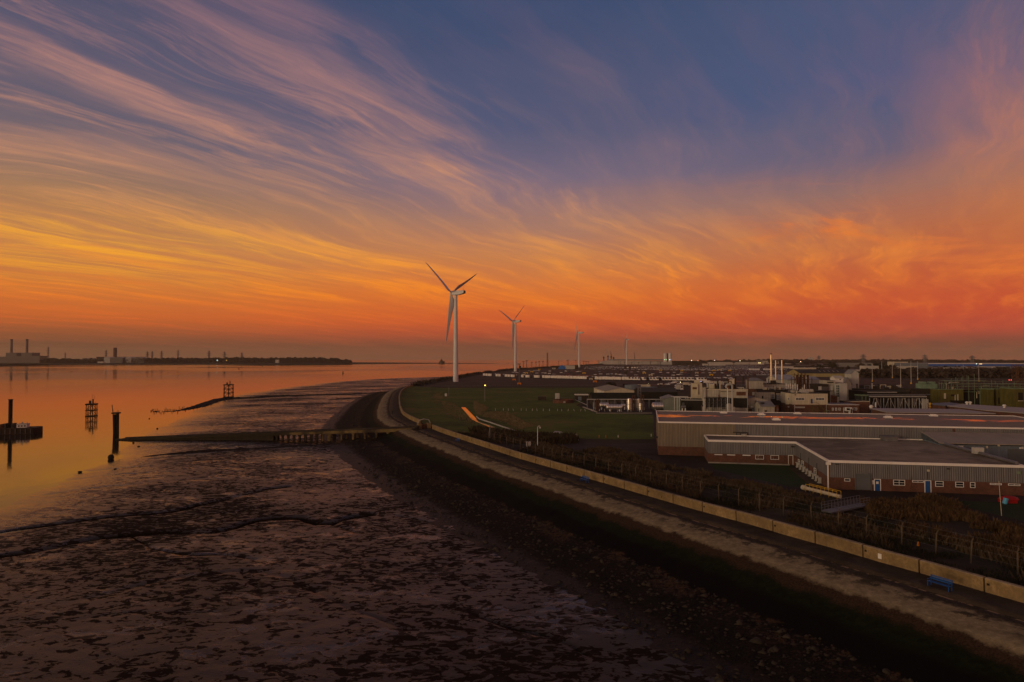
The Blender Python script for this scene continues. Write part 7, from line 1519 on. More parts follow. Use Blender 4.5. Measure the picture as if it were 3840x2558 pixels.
t_ = B('olive_plant', 'olive clad plant building with white doors right of the brown one', 'industrial building', 3520, 3610, 1460, 303, 12, M['olive'], rot=-.02, trim=M['green'], trimh=.15); t_.panel('door', (3537, 1475, 3544, 1495), M['cream'], .1); t_.panel('window', (3563, 1479, 3577, 1486), M['black'], .1); t_.panel('door', (3577, 1481, 3580, 1501), M['cream'], .1); t_.panel('duct', (3587, 1478, 3589, 1501), M['cream'], .4); t_.panel('dark_recess', (3560, 1501, 3610, 1512), M['black'], .1)  # black panel at the foot paints the shade of a recess
t_ = B('cooling_unit', 'pale green cooling towers with two fan boxes on the brown plant roof', 'cooling tower', 3455, 3513, 1439, 312, 5, mat('pale_green_sheet', (.16, .24, .17), .7), rot=-.02, zb=7.4)
for k in (.08, .66): mb = MB(); w_ = t_.w; mb.prism([(w_ * k, .5), (w_ * (k + .26), .5), (w_ * (k + .26), 4), (w_ * k, 4)], t_.h + .06, t_.h + .9); mb.build('fan_box', mat('pale_green_sheet', (.2, .3, .2)), t_.root)
for (a, b_, yt, Yb, lab) in [(3703, 3724, 1460, 300, 'olive clad box right of the dark pipe structure'), (3739, 3800, 1459, 300, 'long olive clad building at the right edge'), (3802, 3860, 1458, 288, 'olive stair tower with a dark window at the right edge')]:
    t_ = B('olive_block', lab, 'industrial building', a, b_, yt, Yb, 9, M['olive'], rot=-.02, trim=M['green'], trimh=.2)
    if a == 3802: t_.panel('window', (3815, 1472, 3832, 1501), M['black'], .1); t_.panel('sill', (3813, 1502, 3833, 1504), M['cream'], .25)
    if a == 3739: t_.panel('dark_recess', (3739, 1491, 3800, 1514), M['black'], .1)  # shade below the olive wall painted as a black panel
t_ = B('dark_link', 'dark building with a pink sign board between the olive blocks', 'industrial building', 3610, 3739, 1463, 306, 8, mat('near_black_cladding', (.02, .019, .016)), rot=-.02); t_.panel('sign_board', (3663, 1466, 3698, 1477), M['cream'], .15)
# green pipework above the olive plant
t_ = thing('pipework_frame', 'tall dark green open steel frame full of pipes above the olive plant', 'process tower', (X(3545, 305), 305, 0), -.02); w_ = X(3840, 305) - X(3545, 305); r_ = random.Random(9)
for i in range(15):
    xx = w_ * i / 14; h_ = Z(r_.choice([1425, 1432, 1440, 1438]) if i > 5 else r_.choice([1402, 1410, 1420, 1428]), 305); mb = MB(); mb.bar((xx, 0, 0), (xx, 0, h_), .11); mb.bar((xx, 5, 0), (xx, 5, h_ * .95), .11); mb.build('column', M['green'], t_)
for yt, u0, u1 in ((1428, 0, .5), (1440, 0, 1), (1450, .1, 1), (1470, .2, .9)): mb = MB(); mb.box(w_ * u0, w_ * u1, -.2, 5.2, Z(yt, 305), Z(yt, 305) + .15); mb.build('deck', M['green'], t_); mb = MB(); mb.bar((w_ * u0, -.2, Z(yt, 305) + 1.1), (w_ * u1, -.2, Z(yt, 305) + 1.1), .05); mb.build('rail', M['green'], t_)
for k in range(34):
    mb = MB(); a = [r_.uniform(0, w_), r_.uniform(0, 5), r_.uniform(4, 13 if k < 12 else 9)]
    if k < 12: a[0] *= .45
    b_ = (a[0] + r_.choice([0, 0, r_.uniform(1, 5)]), a[1], a[2] + r_.uniform(.5, 3.0)); mb.path([tuple(a), (a[0], a[1], b_[2]), b_] if b_[0] != a[0] else [tuple(a), b_], r_.uniform(.08, .28), 7); mb.build('process_pipe', r_.choice([M['green'], M['greywhite'], M['darksteel'], M['rust'], M['cream']]), t_)
t2 = lattice('dark_frame_tower', 'dark rusty lattice tower at the right edge behind the olive stair tower', 'tower', 3815, 1500, 1366, 3.5, 3.2, M['rust'], n=9, r=.14, Y=330)
# white flat roofs in front of the works (between warehouse and plant)
def slab(name, label, pts, z0, h, m_, wallm):
    t_ = thing(name, label, 'building', (0, 0, 0)); ws = [P(a, b_, zz) for a, b_, zz in pts]
    mb = MB(); n_ = len(ws); mb.add([(w_.x, w_.y, w_.z - .25) for w_ in ws] + [tuple(w_) for w_ in ws], [tuple(range(n_)), tuple(range(2 * n_ - 1, n_ - 1, -1))] + [(i, (i + 1) % n_, n_ + (i + 1) % n_, n_ + i) for i in range(n_)]); mb.build('roof', m_, t_)
    c_ = sum((Vector(w_) for w_ in ws), Vector()) / n_; q = [Vector(w_) + (c_ - Vector(w_)).normalized() * .4 for w_ in ws]; mb = MB(); mb.add([(w_.x, w_.y, 0) for w_ in q] + [(w_.x, w_.y, w_.z - .27) for w_ in q], [(i, (i + 1) % n_, n_ + (i + 1) % n_, n_ + i) for i in range(n_)]); mb.build('wall', wallm, t_); return t_
slab('pale_roofed_building', 'low brick building with a wide pale grey roof just behind the warehouse', [(3262, 1530.5, 4.2), (3600, 1534, 4.2), (3735, 1550, 3.8), (3325, 1545, 3.8)], 0, 4, mat('pale_sheet_roof', (.34, .32, .31), .7, .1, .2), M['brick'])
slab('pale_roofed_building', 'brick building with a long pale grey roof and three white cowls at the right', [(3552, 1521, 4.4), (3610, 1514.5, 4.8), (3900, 1533, 4.8), (3900, 1553, 4.2), (3700, 1538, 4.3)], 0, 4, mat('pale_sheet_roof', (.34, .32, .31)), M['brick'])
slab('brick_building', 'small brick building with a blue grey roof left of the three cowls', [(3475, 1513, 4.4), (3560, 1509, 4.6), (3600, 1514, 4.6), (3545, 1521, 4.4)], 0, 4, M['bluegrey'], M['brick'])
for k, (px, py) in enumerate(((3626, 1516), (3638, 1516), (3766, 1528))):
    q = P(px, py, 4.9); t_ = thing('roof_cowl', ['left white mushroom cowl of the close pair', 'right white mushroom cowl of the close pair', 'single white mushroom cowl farther right'][k], 'vent', (q.x, q.y, 4.8), 0, 'white roof cowls'); mb = MB(); mb.ell((0, 0, .75), (.62, .62, .4), 12, 6); mb.build('cap', M['white'], t_); mb = MB(); mb.cyl((0, 0, 0), (0, 0, .5), .35, .35, 10); mb.build('neck', M['white'], t_)
onlymb('signal_post', 'yellow green post with an orange and white head', 'post', lambda mb: (mb.cyl((0, 0, 0), (0, 0, 4.6), .1, .1, 8), mb.box(-.3, .3, -.2, .2, 3.3, 3.7), mb.box(-.25, .25, -.25, .25, 4.0, 4.9)), M['yellow'], (X(3484, 262), 262, 0))
# tall white lighting poles with yellow bases
pl0 = None
for i, (px, yb, yt) in enumerate([(3270, 1431, 1362), (3306, 1414, 1355), (3345, 1418, 1357), (3376, 1449, 1362), (3415, 1440, 1355), (3440, 1424, 1355), (3588, 1410, 1365), (3611, 1415, 1366), (3669, 1430, 1367)]):
    Yk = YD(yb); h = (yb - yt) * Yk / F; lab = 'slim white lighting column with a yellow foot, %s from the left behind the works' % nth(i + 1)
    if pl0 is None:
        pl0 = thing('lighting_column', lab, 'lamp post', (X(px, Yk), Yk, 0), 0, 'lighting columns behind the works'); mb = MB(); mb.cyl((0, 0, 0), (0, 0, 20), .32, .2, 6); mb.build('column', M['greywhite'], pl0); mb = MB(); mb.cyl((0, 0, 0), (0, 0, 1.5), .7, .6, 8); mb.build('yellow_foot', M['yellow'], pl0); mb = MB(); mb.box(-.9, .9, -.3, .3, 20.01, 20.3); mb.build('lamp_head', M['steel'], pl0); pl0.scale = (h / 20,) * 3
    else: copy_tree(pl0, (X(px, Yk), Yk, 0), 0, lab, scale=(h / 20,) * 3)
# ---- town and industry behind
t_ = B('blue_distribution_centre', 'very long low blue and white distribution building on the right skyline', 'warehouse', 3478, 3900, 1362.5, 1300, 120, M['bluegrey'], rot=-.03, roofm=M['haze1']); t_.panel('blue_band', (3482, 1365.5, 3880, 1373), mat('deep_blue_band', (.03, .11, .42), .6), .6); t_.panel('white_band', (3480, 1362.5, 3880, 1365), M['white'], .5)
B('cream_hall', 'cream stepped hall with a lit window among the trees', 'hall', 3354, 3404, 1356.5, 1500, 30, M['cream'], rot=-.02); B('flats', 'twin grey tower blocks of flats on the far skyline', 'flats', 3036, 3052, 1340.5, 2900, 15, M['haze1'], rot=0); B('flats', 'low long pale building in the trees beneath the flats', 'building', 2950, 3000, 1362, 2500, 15, M['haze1'], rot=0)
for (a, b_, yt, Yb, lab, mm) in [(3130, 3270, 1361, 1700, 'long grey warehouse in front of the skyline pylon', 'greyroof'), (3245, 3295, 1372, 1100, 'pale low shed right of the transit shed', 'haze1'), (2982, 3110, 1371, 1600, 'long brown shed row below the flats', 'brownwall'), (3230, 3300, 1393, 850, 'open canopy with a white flat roof beside the poles', 'brownwall'), (3205, 3232, 1386, 900, 'two small pale gables right of the hopper tower', 'haze1'), (3360, 3440, 1373, 1300, 'long pale low wall of units behind the poles', 'haze1'), (3690, 3770, 1374, 1200, 'pale units under the blue building', 'haze1'), (2640, 2720, 1364, 1900, 'pale low transit shed in the far car rows left of the flues', 'haze1'), (2915, 2975, 1374, 1400, 'white roofed depot just right of the flues', 'haze1'), (2990, 3060, 1379, 1250, 'brown brick depot above the dark transit roof', 'cream'), (3440, 3478, 1368, 1500, 'cream gable beside the left end of the blue building', 'cream'), (3560, 3650, 1379, 1050, 'long pale terrace roof in front of the blue building', 'haze1')]:
    B('far_unit', lab, 'building', a, b_, yt, Yb, 20, M[mm], rot=-.03, roof='flat', roofm=M['haze1'] if mm != 'haze1' else M['greyroof'])
r_ = random.Random(21); hk = 0
for k in range(60):
    px = r_.uniform(3440, 3900) if k < 48 else r_.uniform(3050, 3440); py = r_.uniform(1381, 1403) if k < 48 else r_.uniform(1366, 1376); Yb = YD(py)
    w_ = r_.uniform(7, 11); hk += 1; mb = None
    hs = thing('house', 'small dusk house with pitched roof, number %d from the left of the estate' % 0, 'house', (X(px, Yb), Yb, 0), r_.uniform(-.4, .4), 'houses of the estate behind the works'); hs['pxk'] = px
    mb = MB(); mb.box(0, w_, 0, 7, 0, 4.6); mb.add([(0, 0, 4.6), (0, 7, 4.6), (0, 3.5, 7.2)], [(0, 2, 1), (0, 1, 2)]); mb.add([(w_, 0, 4.6), (w_, 7, 4.6), (w_, 3.5, 7.2)], [(0, 1, 2), (0, 2, 1)]); mb.build('wall', r_.choice([M['brick'], M['brick'], M['cream'], M['dirtywhite']]), hs)
    mb = MB(); mb.add([(-.3, -.4, 4.4), (w_ + .3, -.4, 4.4), (w_ + .3, 3.5, 7.3), (-.3, 3.5, 7.3), (-.3, 7.4, 4.4), (w_ + .3, 7.4, 4.4)], [(0, 1, 2, 3), (3, 2, 5, 4)]); mb.build('roof', r_.choice([M['darkroof'], M['rust'], M['greyroof']]), hs)
    for kk in range(2): mb = MB(); mb.box(1 + kk * (w_ - 3.4), 2.4 + kk * (w_ - 3.4), -.06, -.003, 3.0, 4.1); mb.build('window', M['glass'], hs)
hs_ = sorted([o for o in COL.objects if 'pxk' in o], key=lambda o: o['pxk'])
for i, o in enumerate(hs_): o['label'] = 'small pitched roof house, %s from the left in the estate behind the works' % nth(i + 1); del o['pxk']

# ================================================================== FIELD DETAILS
pole('field_lamp_post', 'thin lamp post at the far left of the grass field', 'lamp post', 1683, 1485, 1452, .12, M['steel']); pole('field_lamp_post', 'tall thin pole with fittings in the middle of the far grass', 'pole', 1818, 1505, 1444, .12, M['steel'])
lamp(1819, 1445, YD(1505), (1, .8, .4), 'amber glint on top of the tall thin field pole', 3, .25)
def lhead(t_, h): 
    mb = MB(); mb.path([(0, 0, h), (.15, 0, h + .35), (.5, 0, h + .4), (.6, 0, h + .1)], .05); mb.build('swan_neck', M['white'], t_); mb = MB(); mb.cyl((.6, 0, h - .15), (.6, 0, h + .1), .22, .08, 8); mb.build('lamp_shade', M['white'], t_)
pole('swan_neck_lamp', 'white swan neck lamp post at the near edge of the grass', 'lamp post', 2016, 1682, 1604, .09, M['white'], .3, head=lhead); pole('field_lamp_post', 'tall steel pole beside the ditch', 'pole', 1837, 1648, 1593, .12, M['steel'], .3)
for (px, py, w_, h_, m_, lab) in [(1672, 1486, 1.1, 1.5, 'white', 'small white cabinet on the far left grass'), (1981.5, 1684, 1.0, 1.7, 'greywhite', 'upright white cabinet in the scrub below the swan neck lamp'), (2158, 1644, .7, 1.1, 'cream', 'small cream cabinet at the bottom edge of the grass'), (1609, 1605, .8, .4, 'white', 'small white slab just behind the sea wall near the gate')]:
    q = P(px, py, .05); mb = MB(); mb.box(-w_ / 2, w_ / 2, -.35, .35, 0, h_); mb.box(-w_ / 2 - .06, w_ / 2 + .06, -.41, .41, h_ + .002, h_ + .08); o = mb.build('cabinet', M[m_], loc=(q.x, q.y, .03), rz=.2); tag(o, lab, 'cabinet')
q = P(2090, 1632, .1); mb = MB(); mb.add([(-1.5, -.8, 0), (1.5, -.8, 0), (1.5, .8, 0), (-1.5, .8, 0), (-1.2, -.7, 1.0), (1.3, -.7, 1.0), (1.3, .7, 1.0), (-.6, .7, 1.2)], [(0, 1, 5, 4), (1, 2, 6, 5), (2, 3, 7, 6), (3, 0, 4, 7), (4, 5, 6, 7)]); o = mb.build('covered_pump', M['greywhite'], loc=(q.x, q.y, .02)); tag(o, 'white covered pump housing above the scrub bank', 'pump')
pipe_pts = [tuple(P(a, b_, .6)) for a, b_ in ((1787, 1562), (1797, 1571), (1835, 1583), (1890, 1602), (1950, 1622))]
onlymb('field_pipeline', 'pale raised pipeline running beside the ditch across the grass', 'pipeline', lambda mb: mb.path(pipe_pts, .22, 8), M['greywhite'])
st0 = None
for i in range(22):
    px = 1861 + i * 22.5 + random.uniform(-5, 5); q = P(px, 1541 + (i - 5) * .2, 0)
    if st0 is None: mb = MB(); mb.cyl((0, 0, 0), (0, 0, 1.0), .07, .06, 5); st0 = mb.build('field_stake', M['white']); o = st0
    else: o = link(st0.copy())
    o.location = (q.x, q.y, 0); o.rotation_euler = (random.uniform(-.3, .3), random.uniform(-.4, .4), 0); tag(o, 'white leaning stake, %s from the left in the line across the grass' % nth(i + 1), 'stake', 'white stakes across the grass field')
# chain link fence behind the wall, cranked concrete posts
fp = None; WSl = WS[-1]; k = 0; s = 3.0
while s < 196:
    q, n_ = at_s(s); d_ = -8.6 - 1.5 * math.sin(s / 40); x_, y_ = q[0] + n_[0] * d_, q[1] + n_[1] * d_; zz = .45; k += 1
    lab = 'cranked concrete fence post, %s counting from the near right end' % nth(k)
    if fp is None:
        mb = MB(); mb.bar((0, 0, -.2), (0, 0, 2.2), .09); mb.bar((0, 0, 2.2), (.28, 0, 2.55), .07); fp = mb.build('fence_post', mat('dull_concrete_post', (.11, .085, .055), .9)); o = fp
    else: o = link(fp.copy())
    o.location = (x_, y_, zz); o.rotation_euler = (random.uniform(-.05, .05), random.uniform(-.04, .04), math.atan2(-n_[1], -n_[0])); tag(o, lab, 'fence post', 'concrete posts of the wire fence'); s += 3.6 if s < 60 else 4.0
wires = MB(); lastp = None; s = 3.0
for zz in (.9, 1.6, 2.3, 2.85):
    pts = []; s = 3.0
    while s < 196: q, n_ = at_s(s); d_ = -8.6 - 1.5 * math.sin(s / 40); pts.append((q[0] + n_[0] * d_, q[1] + n_[1] * d_, .45 + zz - .1)); s += 4
    wires.path(pts, .007, 3)
o = wires.build('fence_wire', M['steel']); tag(o, 'strained wires of the fence behind the sea wall', 'fence')
# perimeter fence of the terminal
pf0 = None
for i in range(74):
    px = 1555 + i * 9.3; q = P(px, 1451.5, 0)
    if pf0 is None: mb = MB(); mb.bar((0, 0, 0), (0, 0, 2.3), .1); pf0 = mb.build('perimeter_post', M['darksteel']); o = pf0
    else: o = link(pf0.copy())
    o.location = (q.x, q.y, 0); tag(o, 'dark perimeter fence post, %s from the left between grass and terminal' % nth(i + 1), 'fence post', 'perimeter fence posts of the terminal')
for (px, py, mm, lab) in [(2247, 1641, 'orange', 'left orange and white marker post on the grass edge'), (2272, 1642, 'orange', 'right orange marker post on the grass edge'), (2318, 1641, 'white', 'short white marker post before the tan warehouse end'), (2442, 1637, 'white', 'white marker post close to the warehouse corner'), (2169, 1657, 'white', 'tiny white post in the dark tarmac')]:
    q = P(px, py, .01); mb = MB(); mb.cyl((0, 0, 0), (0, 0, .65), .09, .08, 7); mb.cyl((0, 0, .651), (0, 0, .75), .1, .04, 7); o = mb.build('marker_post', M[mm], loc=(q.x, q.y, .01)); tag(o, lab, 'marker post')

# ================================================================== VEGETATION
def tufts(name, label, pts, hs, m_, seed, wd=.35, blades=5, cat='scrub', zf=None):
    r_ = np.random.default_rng(seed); n_ = len(pts); b_ = blades
    P0 = np.repeat(pts, b_, 0); hh = np.repeat(hs, b_) * r_.uniform(.5, 1.15, n_ * b_)
    P0 = P0 + np.concatenate([r_.normal(0, wd, (n_ * b_, 2)), np.zeros((n_ * b_, 1))], 1)
    a = r_.uniform(0, 2 * np.pi, n_ * b_); w_ = hh * r_.uniform(.10, .28, n_ * b_); lean = r_.normal(0, .35, (n_ * b_, 2)) * hh[:, None]
    dx = np.stack([np.cos(a) * w_, np.sin(a) * w_, np.zeros_like(a)], 1)
    V = np.stack([P0 - dx, P0 + dx, P0 + np.concatenate([lean, hh[:, None]], 1)], 1).reshape(-1, 3)
    V[0::3, 2] -= .1; V[1::3, 2] -= .1
    o = npmesh(name, V, np.arange(len(V)).reshape(-1, 3), m_); return tag(o, label, cat, kind='stuff')
def scatter_off(n_, s0, s1, d0, d1, seed, mask=.45, sc=9.0):
    r_ = np.random.default_rng(seed); s = r_.uniform(s0, s1, n_); d = r_.uniform(d0, d1, n_)
    x_ = np.interp(s, WS, WC[:, 0]) - np.interp(s, WS, WN[:, 0]) * d; y_ = np.interp(s, WS, WC[:, 1]) - np.interp(s, WS, WN[:, 1]) * d
    k = fbm(x_ / sc, y_ / sc, 3, seed) + .5 > mask; D_ = np.array([q[0] for q in vp][::-1]); Zv = np.array([q[1] for q in vp][::-1]); z_ = np.interp(-d[k], D_, Zv)
    return np.stack([x_[k], y_[k], np.maximum(z_, 0)], 1)
pts = scatter_off(26000, 0, 213, .8, 20, 3, .46, 6); r_ = np.random.default_rng(1)
tufts('verge_scrub', 'tangled brown and olive scrub on the verge behind the sea wall', pts, r_.uniform(.12, .5, len(pts)), M['olivebush'], 4, .3, 5)
pts = scatter_off(16000, 0, 215, 7, 19, 8, .50, 8)
tufts('dry_reeds', 'dry brown reeds and grass along the fence', pts, r_.uniform(.3, .95, len(pts)), M['scrub'], 6, .3, 5)
pts = scatter_off(3000, 60, 200, 1, 5, 14, .3, 8)
# scrub in the wet ditch, around the field
def polypts(px, n_, seed, z_=0):
    pl_ = np.array(ppoly(px, z_)); lo, hi = pl_.min(0), pl_.max(0); r_ = np.random.default_rng(seed); q = r_.uniform(lo, hi, (n_, 2)); q = q[insidepoly(q, pl_)]; return np.concatenate([q, np.full((len(q), 1), z_)], 1)
A1 = polypts([(1625,1480),(1650,1474),(1660,1490),(1640,1520),(1680,1560),(1740,1590),(1800,1612),(1700,1606),(1640,1570),(1615,1520)], 9000, 3)
A2 = polypts([(1650,1505),(1700,1510),(1735,1545),(1790,1590),(1810,1612),(1740,1600),(1680,1560)], 9000, 4)
A3 = polypts([(1780,1505),(1830,1530),(1800,1560),(1780,1540)], 3000, 5); A4 = polypts([(1830,1545),(1900,1545),(2000,1600),(1950,1610),(1880,1580),(1810,1562)], 7000, 6)
pts = np.concatenate([A1, A2[::2], A3, A4[::2]]); tufts('field_reeds', 'pale brown reeds and rough grass round the ditch', pts, r_.uniform(.2, .6, len(pts)), mat('pale_reeds', (.20, .15, .08), .95, .4, .4), 7, .5, 4)
A5 = polypts([(1780,1612),(1880,1625),(2000,1638),(2150,1642),(2160,1662),(2000,1665),(1850,1650),(1770,1625)], 12000, 9)
tufts('hedge_bank', 'continuous dark hedge of scrub along the near edge of the grass', A5, r_.uniform(.6, 1.8, len(A5)), mat('dark_hedge', (.05, .038, .022), .95, .5, .4), 11, .4, 5, 'hedge')
A6 = polypts([(2150,1700),(2250,1680),(2330,1690),(2480,1745),(2650,1775),(2900,1830),(3090,1880),(3060,1900),(2850,1850),(2550,1790),(2300,1740)], 22000, 12)
A6 = A6[fbm(A6[:, 0] / 6, A6[:, 1] / 6, 3, 5) > -.06]
tufts('yard_scrub', 'rough brown scrub between the fence and the workshop yard', A6, r_.uniform(.2, .9, len(A6)), M['scrub'], 12, .35, 5)
A7 = polypts([(3240,1895),(3400,1885),(3480,1870),(3560,1890),(3640,1930),(3700,1965),(3900,2010),(3900,2140),(3600,2060),(3300,1960)], 26000, 15)
A7 = A7[fbm(A7[:, 0] / 5, A7[:, 1] / 5, 3, 15) > -.05]
tufts('rust_scrub', 'rusty brown bank of bracken in front of the right end of the workshop', A7, r_.uniform(.3, 1.2, len(A7)), mat('rust_bracken', (.085, .050, .022), .95, .5, .5), 16, .35, 5)
# grass blades on the lawns
A8 = polypts([(1515,1467),(1700,1458),(2240,1457),(2230,1480),(2180,1520),(2230,1546),(2450,1556),(2452,1643),(2100,1636),(1960,1632),(1850,1560),(1760,1520),(1640,1470)], 26000, 18)
tufts('field_grass', 'green tufts of grass on the field', A8, r_.uniform(.08, .22, len(A8)), mat('green_blades', (.06, .10, .018), .95, .4, .3), 19, .5, 4, 'grass')
# bank vegetation between terminal and water
r2 = np.random.default_rng(30); n_ = 16000; s = r2.uniform(0, BS[-1] * .85, n_) ** 1.0; d = r2.uniform(-6, 7, n_); x_ = np.interp(s, BS, BC[:, 0]) + np.interp(s, BS, BN[:, 0]) * d; y_ = np.interp(s, BS, BC[:, 1]) + np.interp(s, BS, BN[:, 1]) * d
z_ = np.interp(d, [q[0] for q in bp], [q[1] for q in bp]); k = fbm(x_ / 25, y_ / 25, 3, 4) > -.12
tufts('bank_bushes', 'dark low bushes along the bank between terminal and estuary', np.stack([x_, y_, z_], 1)[k], r2.uniform(.8, 2.8, k.sum()), M['bare'], 31, .8, 4, 'bushes')
# trees
def crown_mesh(seed, n_=420, rx=1, rz=1, gap=.25):
    r_ = np.random.default_rng(seed); cl = r_.normal(0, .42, (14, 3)); cl[:, 2] = cl[:, 2] * .8 + .1; cs = r_.uniform(.22, .45, 14)
    i = r_.integers(0, 14, n_); p_ = cl[i] + r_.normal(0, 1, (n_, 3)) * cs[i][:, None] * .6; L = np.linalg.norm(p_ * [1, 1, 1.05], axis=1); p_ = p_[L < 1.15]; n2 = len(p_)
    a = r_.normal(0, 1, (n2, 3)); a /= np.linalg.norm(a, axis=1)[:, None]; b_ = np.cross(a, r_.normal(0, 1, (n2, 3))); b_ /= np.linalg.norm(b_, axis=1)[:, None]; sz = r_.uniform(.05, .13, n2)[:, None]
    V = np.stack([p_ - a * sz, p_ + b_ * sz * .8, p_ + a * sz, p_ - b_ * sz * .8], 1).reshape(-1, 3) * [rx, rx, rz]
    return V, np.arange(len(V)).reshape(-1, 4)
crowns = {}
for kind, m_ in (('dark evergreen', M['foliage']), ('bare winter', M['bare']), ('olive', mat('olive_tree_leaves', (.06, .055, .02), .95, .4, .3))):
    for v in range(3):
        V, Fq_ = crown_mesh(40 + v, 900); o = npmesh('crown', V, Fq_, m_); crowns[(kind, v)] = o.data; bpy.data.objects.remove(o)
mb = MB(); mb.cyl((0, 0, 0), (0, 0, .55), .05, .03, 6); mb.bar((0, 0, .35), (.22, .05, .7), .02); mb.bar((0, 0, .4), (-.2, -.08, .75), .02); o = mb.build('trunk', M['bare']); trunk_me = o.data; bpy.data.objects.remove(o)
def tree(px, pyb, w_px, h_px, kind, label, group='trees behind the works', v=0, Yt=None):
    Yt = Yt or YD(pyb); h = h_px / F * Yt; w_ = w_px / F * Yt; t_ = thing('tree', label, 'tree', (X(px, Yt), Yt, 0), random.uniform(0, 6), group)
    o = link(bpy.data.objects.new('crown', crowns[(kind, v)]), t_); o.scale = (w_ / 2, w_ / 2, h * .5); o.location = (0, 0, h * .52)
    o = link(bpy.data.objects.new('trunk', trunk_me), t_); o.scale = (h, h, h); return t_
for (px, py, w_, h_, kd, lab) in [(2290, 1456, 40, 24, 'dark evergreen', 'round dark evergreen bush behind the barn roof'), (2346, 1452, 28, 14, 'dark evergreen', 'smaller dark bush right of the round one behind the barn'), (3074, 1384, 26, 20, 'dark evergreen', 'low spreading dark tree above the transit shed, left one'), (3122, 1386, 34, 30, 'dark evergreen', 'large dark evergreen tree above the transit shed'), (3180, 1388, 18, 18, 'dark evergreen', 'small dark tree above the right end of the transit shed'), (3156, 1388, 18, 14, 'olive', 'small olive tree between two dark ones above the transit shed'), (3232, 1382, 24, 22, 'bare winter', 'bare tree right of the hopper tower'), (3298, 1394, 44, 34, 'dark evergreen', 'broad dark evergreen among the lighting columns'), (3325, 1396, 30, 30, 'dark evergreen', 'second broad dark evergreen among the lighting columns'), (3350, 1396, 36, 30, 'bare winter', 'bare brown tree right of the dark pair of evergreens'), (3545, 1392, 34, 22, 'dark evergreen', 'dark tree in front of the long blue building'), (3485, 1398, 22, 20, 'dark evergreen', 'dark bush left of the houses'), (3650, 1408, 56, 16, 'dark evergreen', 'wide low dark hedge tree amid the houses'), (3765, 1412, 40, 34, 'bare winter', 'large bare tree under the right end of the blue building'), (3812, 1380, 32, 24, 'bare winter', 'tall bare tree crown over the blue building, far right')]: tree(px, py, w_, h_, kd, lab, v=random.randrange(3))
r_ = random.Random(5)
for k in range(70):
    px = 2975 + k * 13 + r_.uniform(-5, 5); py = r_.choice([1364, 1368, 1374, 1380, 1390]) + r_.uniform(-2, 3); kd = r_.choice(['bare winter', 'bare winter', 'dark evergreen', 'olive']); tree(px, py, r_.uniform(14, 26), r_.uniform(9, 17), kd, '%s tree, %s from the left in the belt behind the works' % (kd, nth(k + 1)), 'belt of trees behind the works', r_.randrange(3))
for k in range(26):
    px = 2860 + k * 39 + r_.uniform(-14, 14); tree(px, 0, r_.uniform(22, 46), r_.uniform(9, 17), 'bare winter', 'hazy tree clump on the skyline, %s from the left' % nth(k + 1), 'hazy tree clumps on the skyline', r_.randrange(3), Yt=2600 + r_.uniform(-200, 300))
# far wood reads as a mass: both shores
def belt(name, label, px0, px1, Y0_, Y1_, top, n_, m_, seed, zb=0.0):
    r_ = np.random.default_rng(seed); px = r_.uniform(px0, px1, n_); Yb = r_.uniform(Y0_, Y1_, n_); tp = np.interp(px, [q[0] for q in top], [q[1] for q in top]); jag = fbm(px / 9, px * 0, 4, seed) * 9
    zt_ = np.maximum(1.5, H - (tp + jag - 1343) * Yb / F - zb); z_ = r_.uniform(0, 1, n_) ** .8 * zt_; c_ = np.stack([X(px, Yb), Yb, z_ + zb], 1)
    a = r_.normal(0, 1, (n_, 3)); a /= np.linalg.norm(a, axis=1)[:, None]; b_ = np.cross(a, r_.normal(0, 1, (n_, 3))); b_ /= np.linalg.norm(b_, axis=1)[:, None]; sz = r_.uniform(1.2, 3.6, n_)[:, None]
    V = np.stack([c_ - a * sz, c_ + b_ * sz * .8, c_ + a * sz, c_ - b_ * sz * .8], 1).reshape(-1, 3); o = npmesh(name, V, np.arange(len(V)).reshape(-1, 4), m_); return tag(o, label, 'trees', kind='stuff')
belt('far_wood', 'hazy low wood along the far shore of the estuary', 150, 1320, 2950, 3150, [(150, 1352), (190, 1345), (310, 1348), (420, 1350), (540, 1344), (800, 1342), (1000, 1343), (1150, 1341), (1260, 1345), (1320, 1353)], 42000, M['bare'], 61, -3)
belt('inland_wood', 'dark low line of trees closing the view behind the port and town', 2620, 3950, 2800, 3300, [(2620, 1352), (2800, 1351), (2900, 1348), (3100, 1350), (3400, 1349), (3900, 1352)], 40000, M['bare'], 63, 0)
belt('estate_scrub', 'dark gardens and scrub between the houses of the estate', 3230, 3950, 760, 1150, [(3230, 1390), (3500, 1388), (3950, 1386)], 26000, M['bare'], 65, 0)
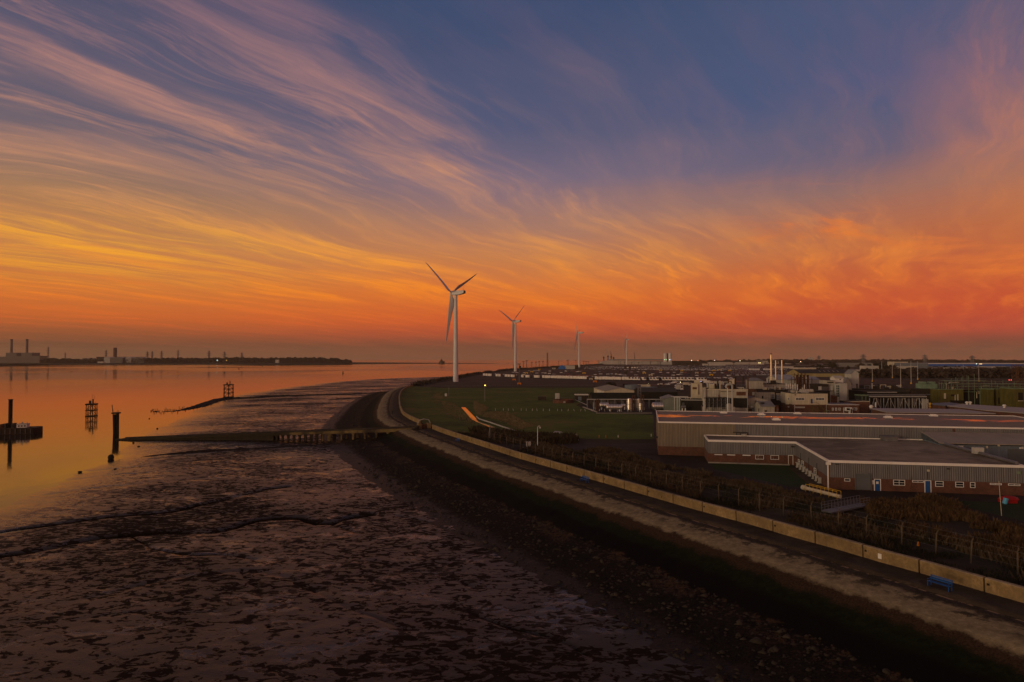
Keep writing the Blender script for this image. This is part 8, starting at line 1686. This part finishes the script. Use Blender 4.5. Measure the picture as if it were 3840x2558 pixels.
# stones of the foreshore
r_ = np.random.default_rng(77); n_ = 5200; s = r_.uniform(0, WSl * .98, n_) ** 1.0; s = np.where(r_.random(n_) < .6, s * .35, s); d = r_.uniform(15.5, 27.5, n_); bx = np.interp(s, WS, WC[:, 0]) + np.interp(s, WS, WN[:, 0]) * d; by = np.interp(s, WS, WC[:, 1]) + np.interp(s, WS, WN[:, 1]) * d
bz = np.interp(d, [q[0] for q in prof], [q[1] for q in prof]); sz = r_.gamma(2.2, .075, n_).clip(.06, .7)
base_ = np.array([(1, 0, 0), (-1, 0, 0), (0, 1, 0), (0, -1, 0), (0, 0, 1), (0, 0, -1)], float); Fo = np.array([(0, 2, 4), (2, 1, 4), (1, 3, 4), (3, 0, 4), (2, 0, 5), (1, 2, 5), (3, 1, 5), (0, 3, 5)])
V = base_[None] * (sz[:, None, None] * r_.uniform(.5, 1.3, (n_, 6, 1))) * [1, 1, .6] + np.stack([bx, by, bz + .03], 1)[:, None, :] + r_.normal(0, .05, (n_, 6, 3)) * sz[:, None, None]
o = npmesh('foreshore_stones', V.reshape(-1, 3), (Fo[None] + 6 * np.arange(n_)[:, None, None]).reshape(-1, 3), mat('weedy_stone', (.030, .024, .018), .85, .7, 1.2, col2=(.12, .09, .045), c2scale=1.4, c2lo=.66, c2hi=.7)); tag(o, 'dark weedy stones strewn between the slope and the mud', 'stones', kind='stuff')

# ================================================================== HAZE
mb = MB(); mb.box(-9800, 9800, -800, 9700, -6, 165)
hzo = mb.build('haze', None); hzo.data.materials.clear(); hm = bpy.data.materials.new('haze'); hm.use_nodes = True; hm.node_tree.nodes.clear(); t = NT(hm.node_tree)
pv = t.new('ShaderNodeVolumePrincipled'); pv.inputs['Color'].default_value = (.78, .62, .46, 1); pv.inputs['Density'].default_value = .00006; pv.inputs['Anisotropy'].default_value = 0.0
ou = t.new('ShaderNodeOutputMaterial'); t.l.new(pv.outputs[0], ou.inputs['Volume']); hzo.data.materials.append(hm); tag(hzo, 'thin evening haze over the estuary', 'haze', kind='stuff')
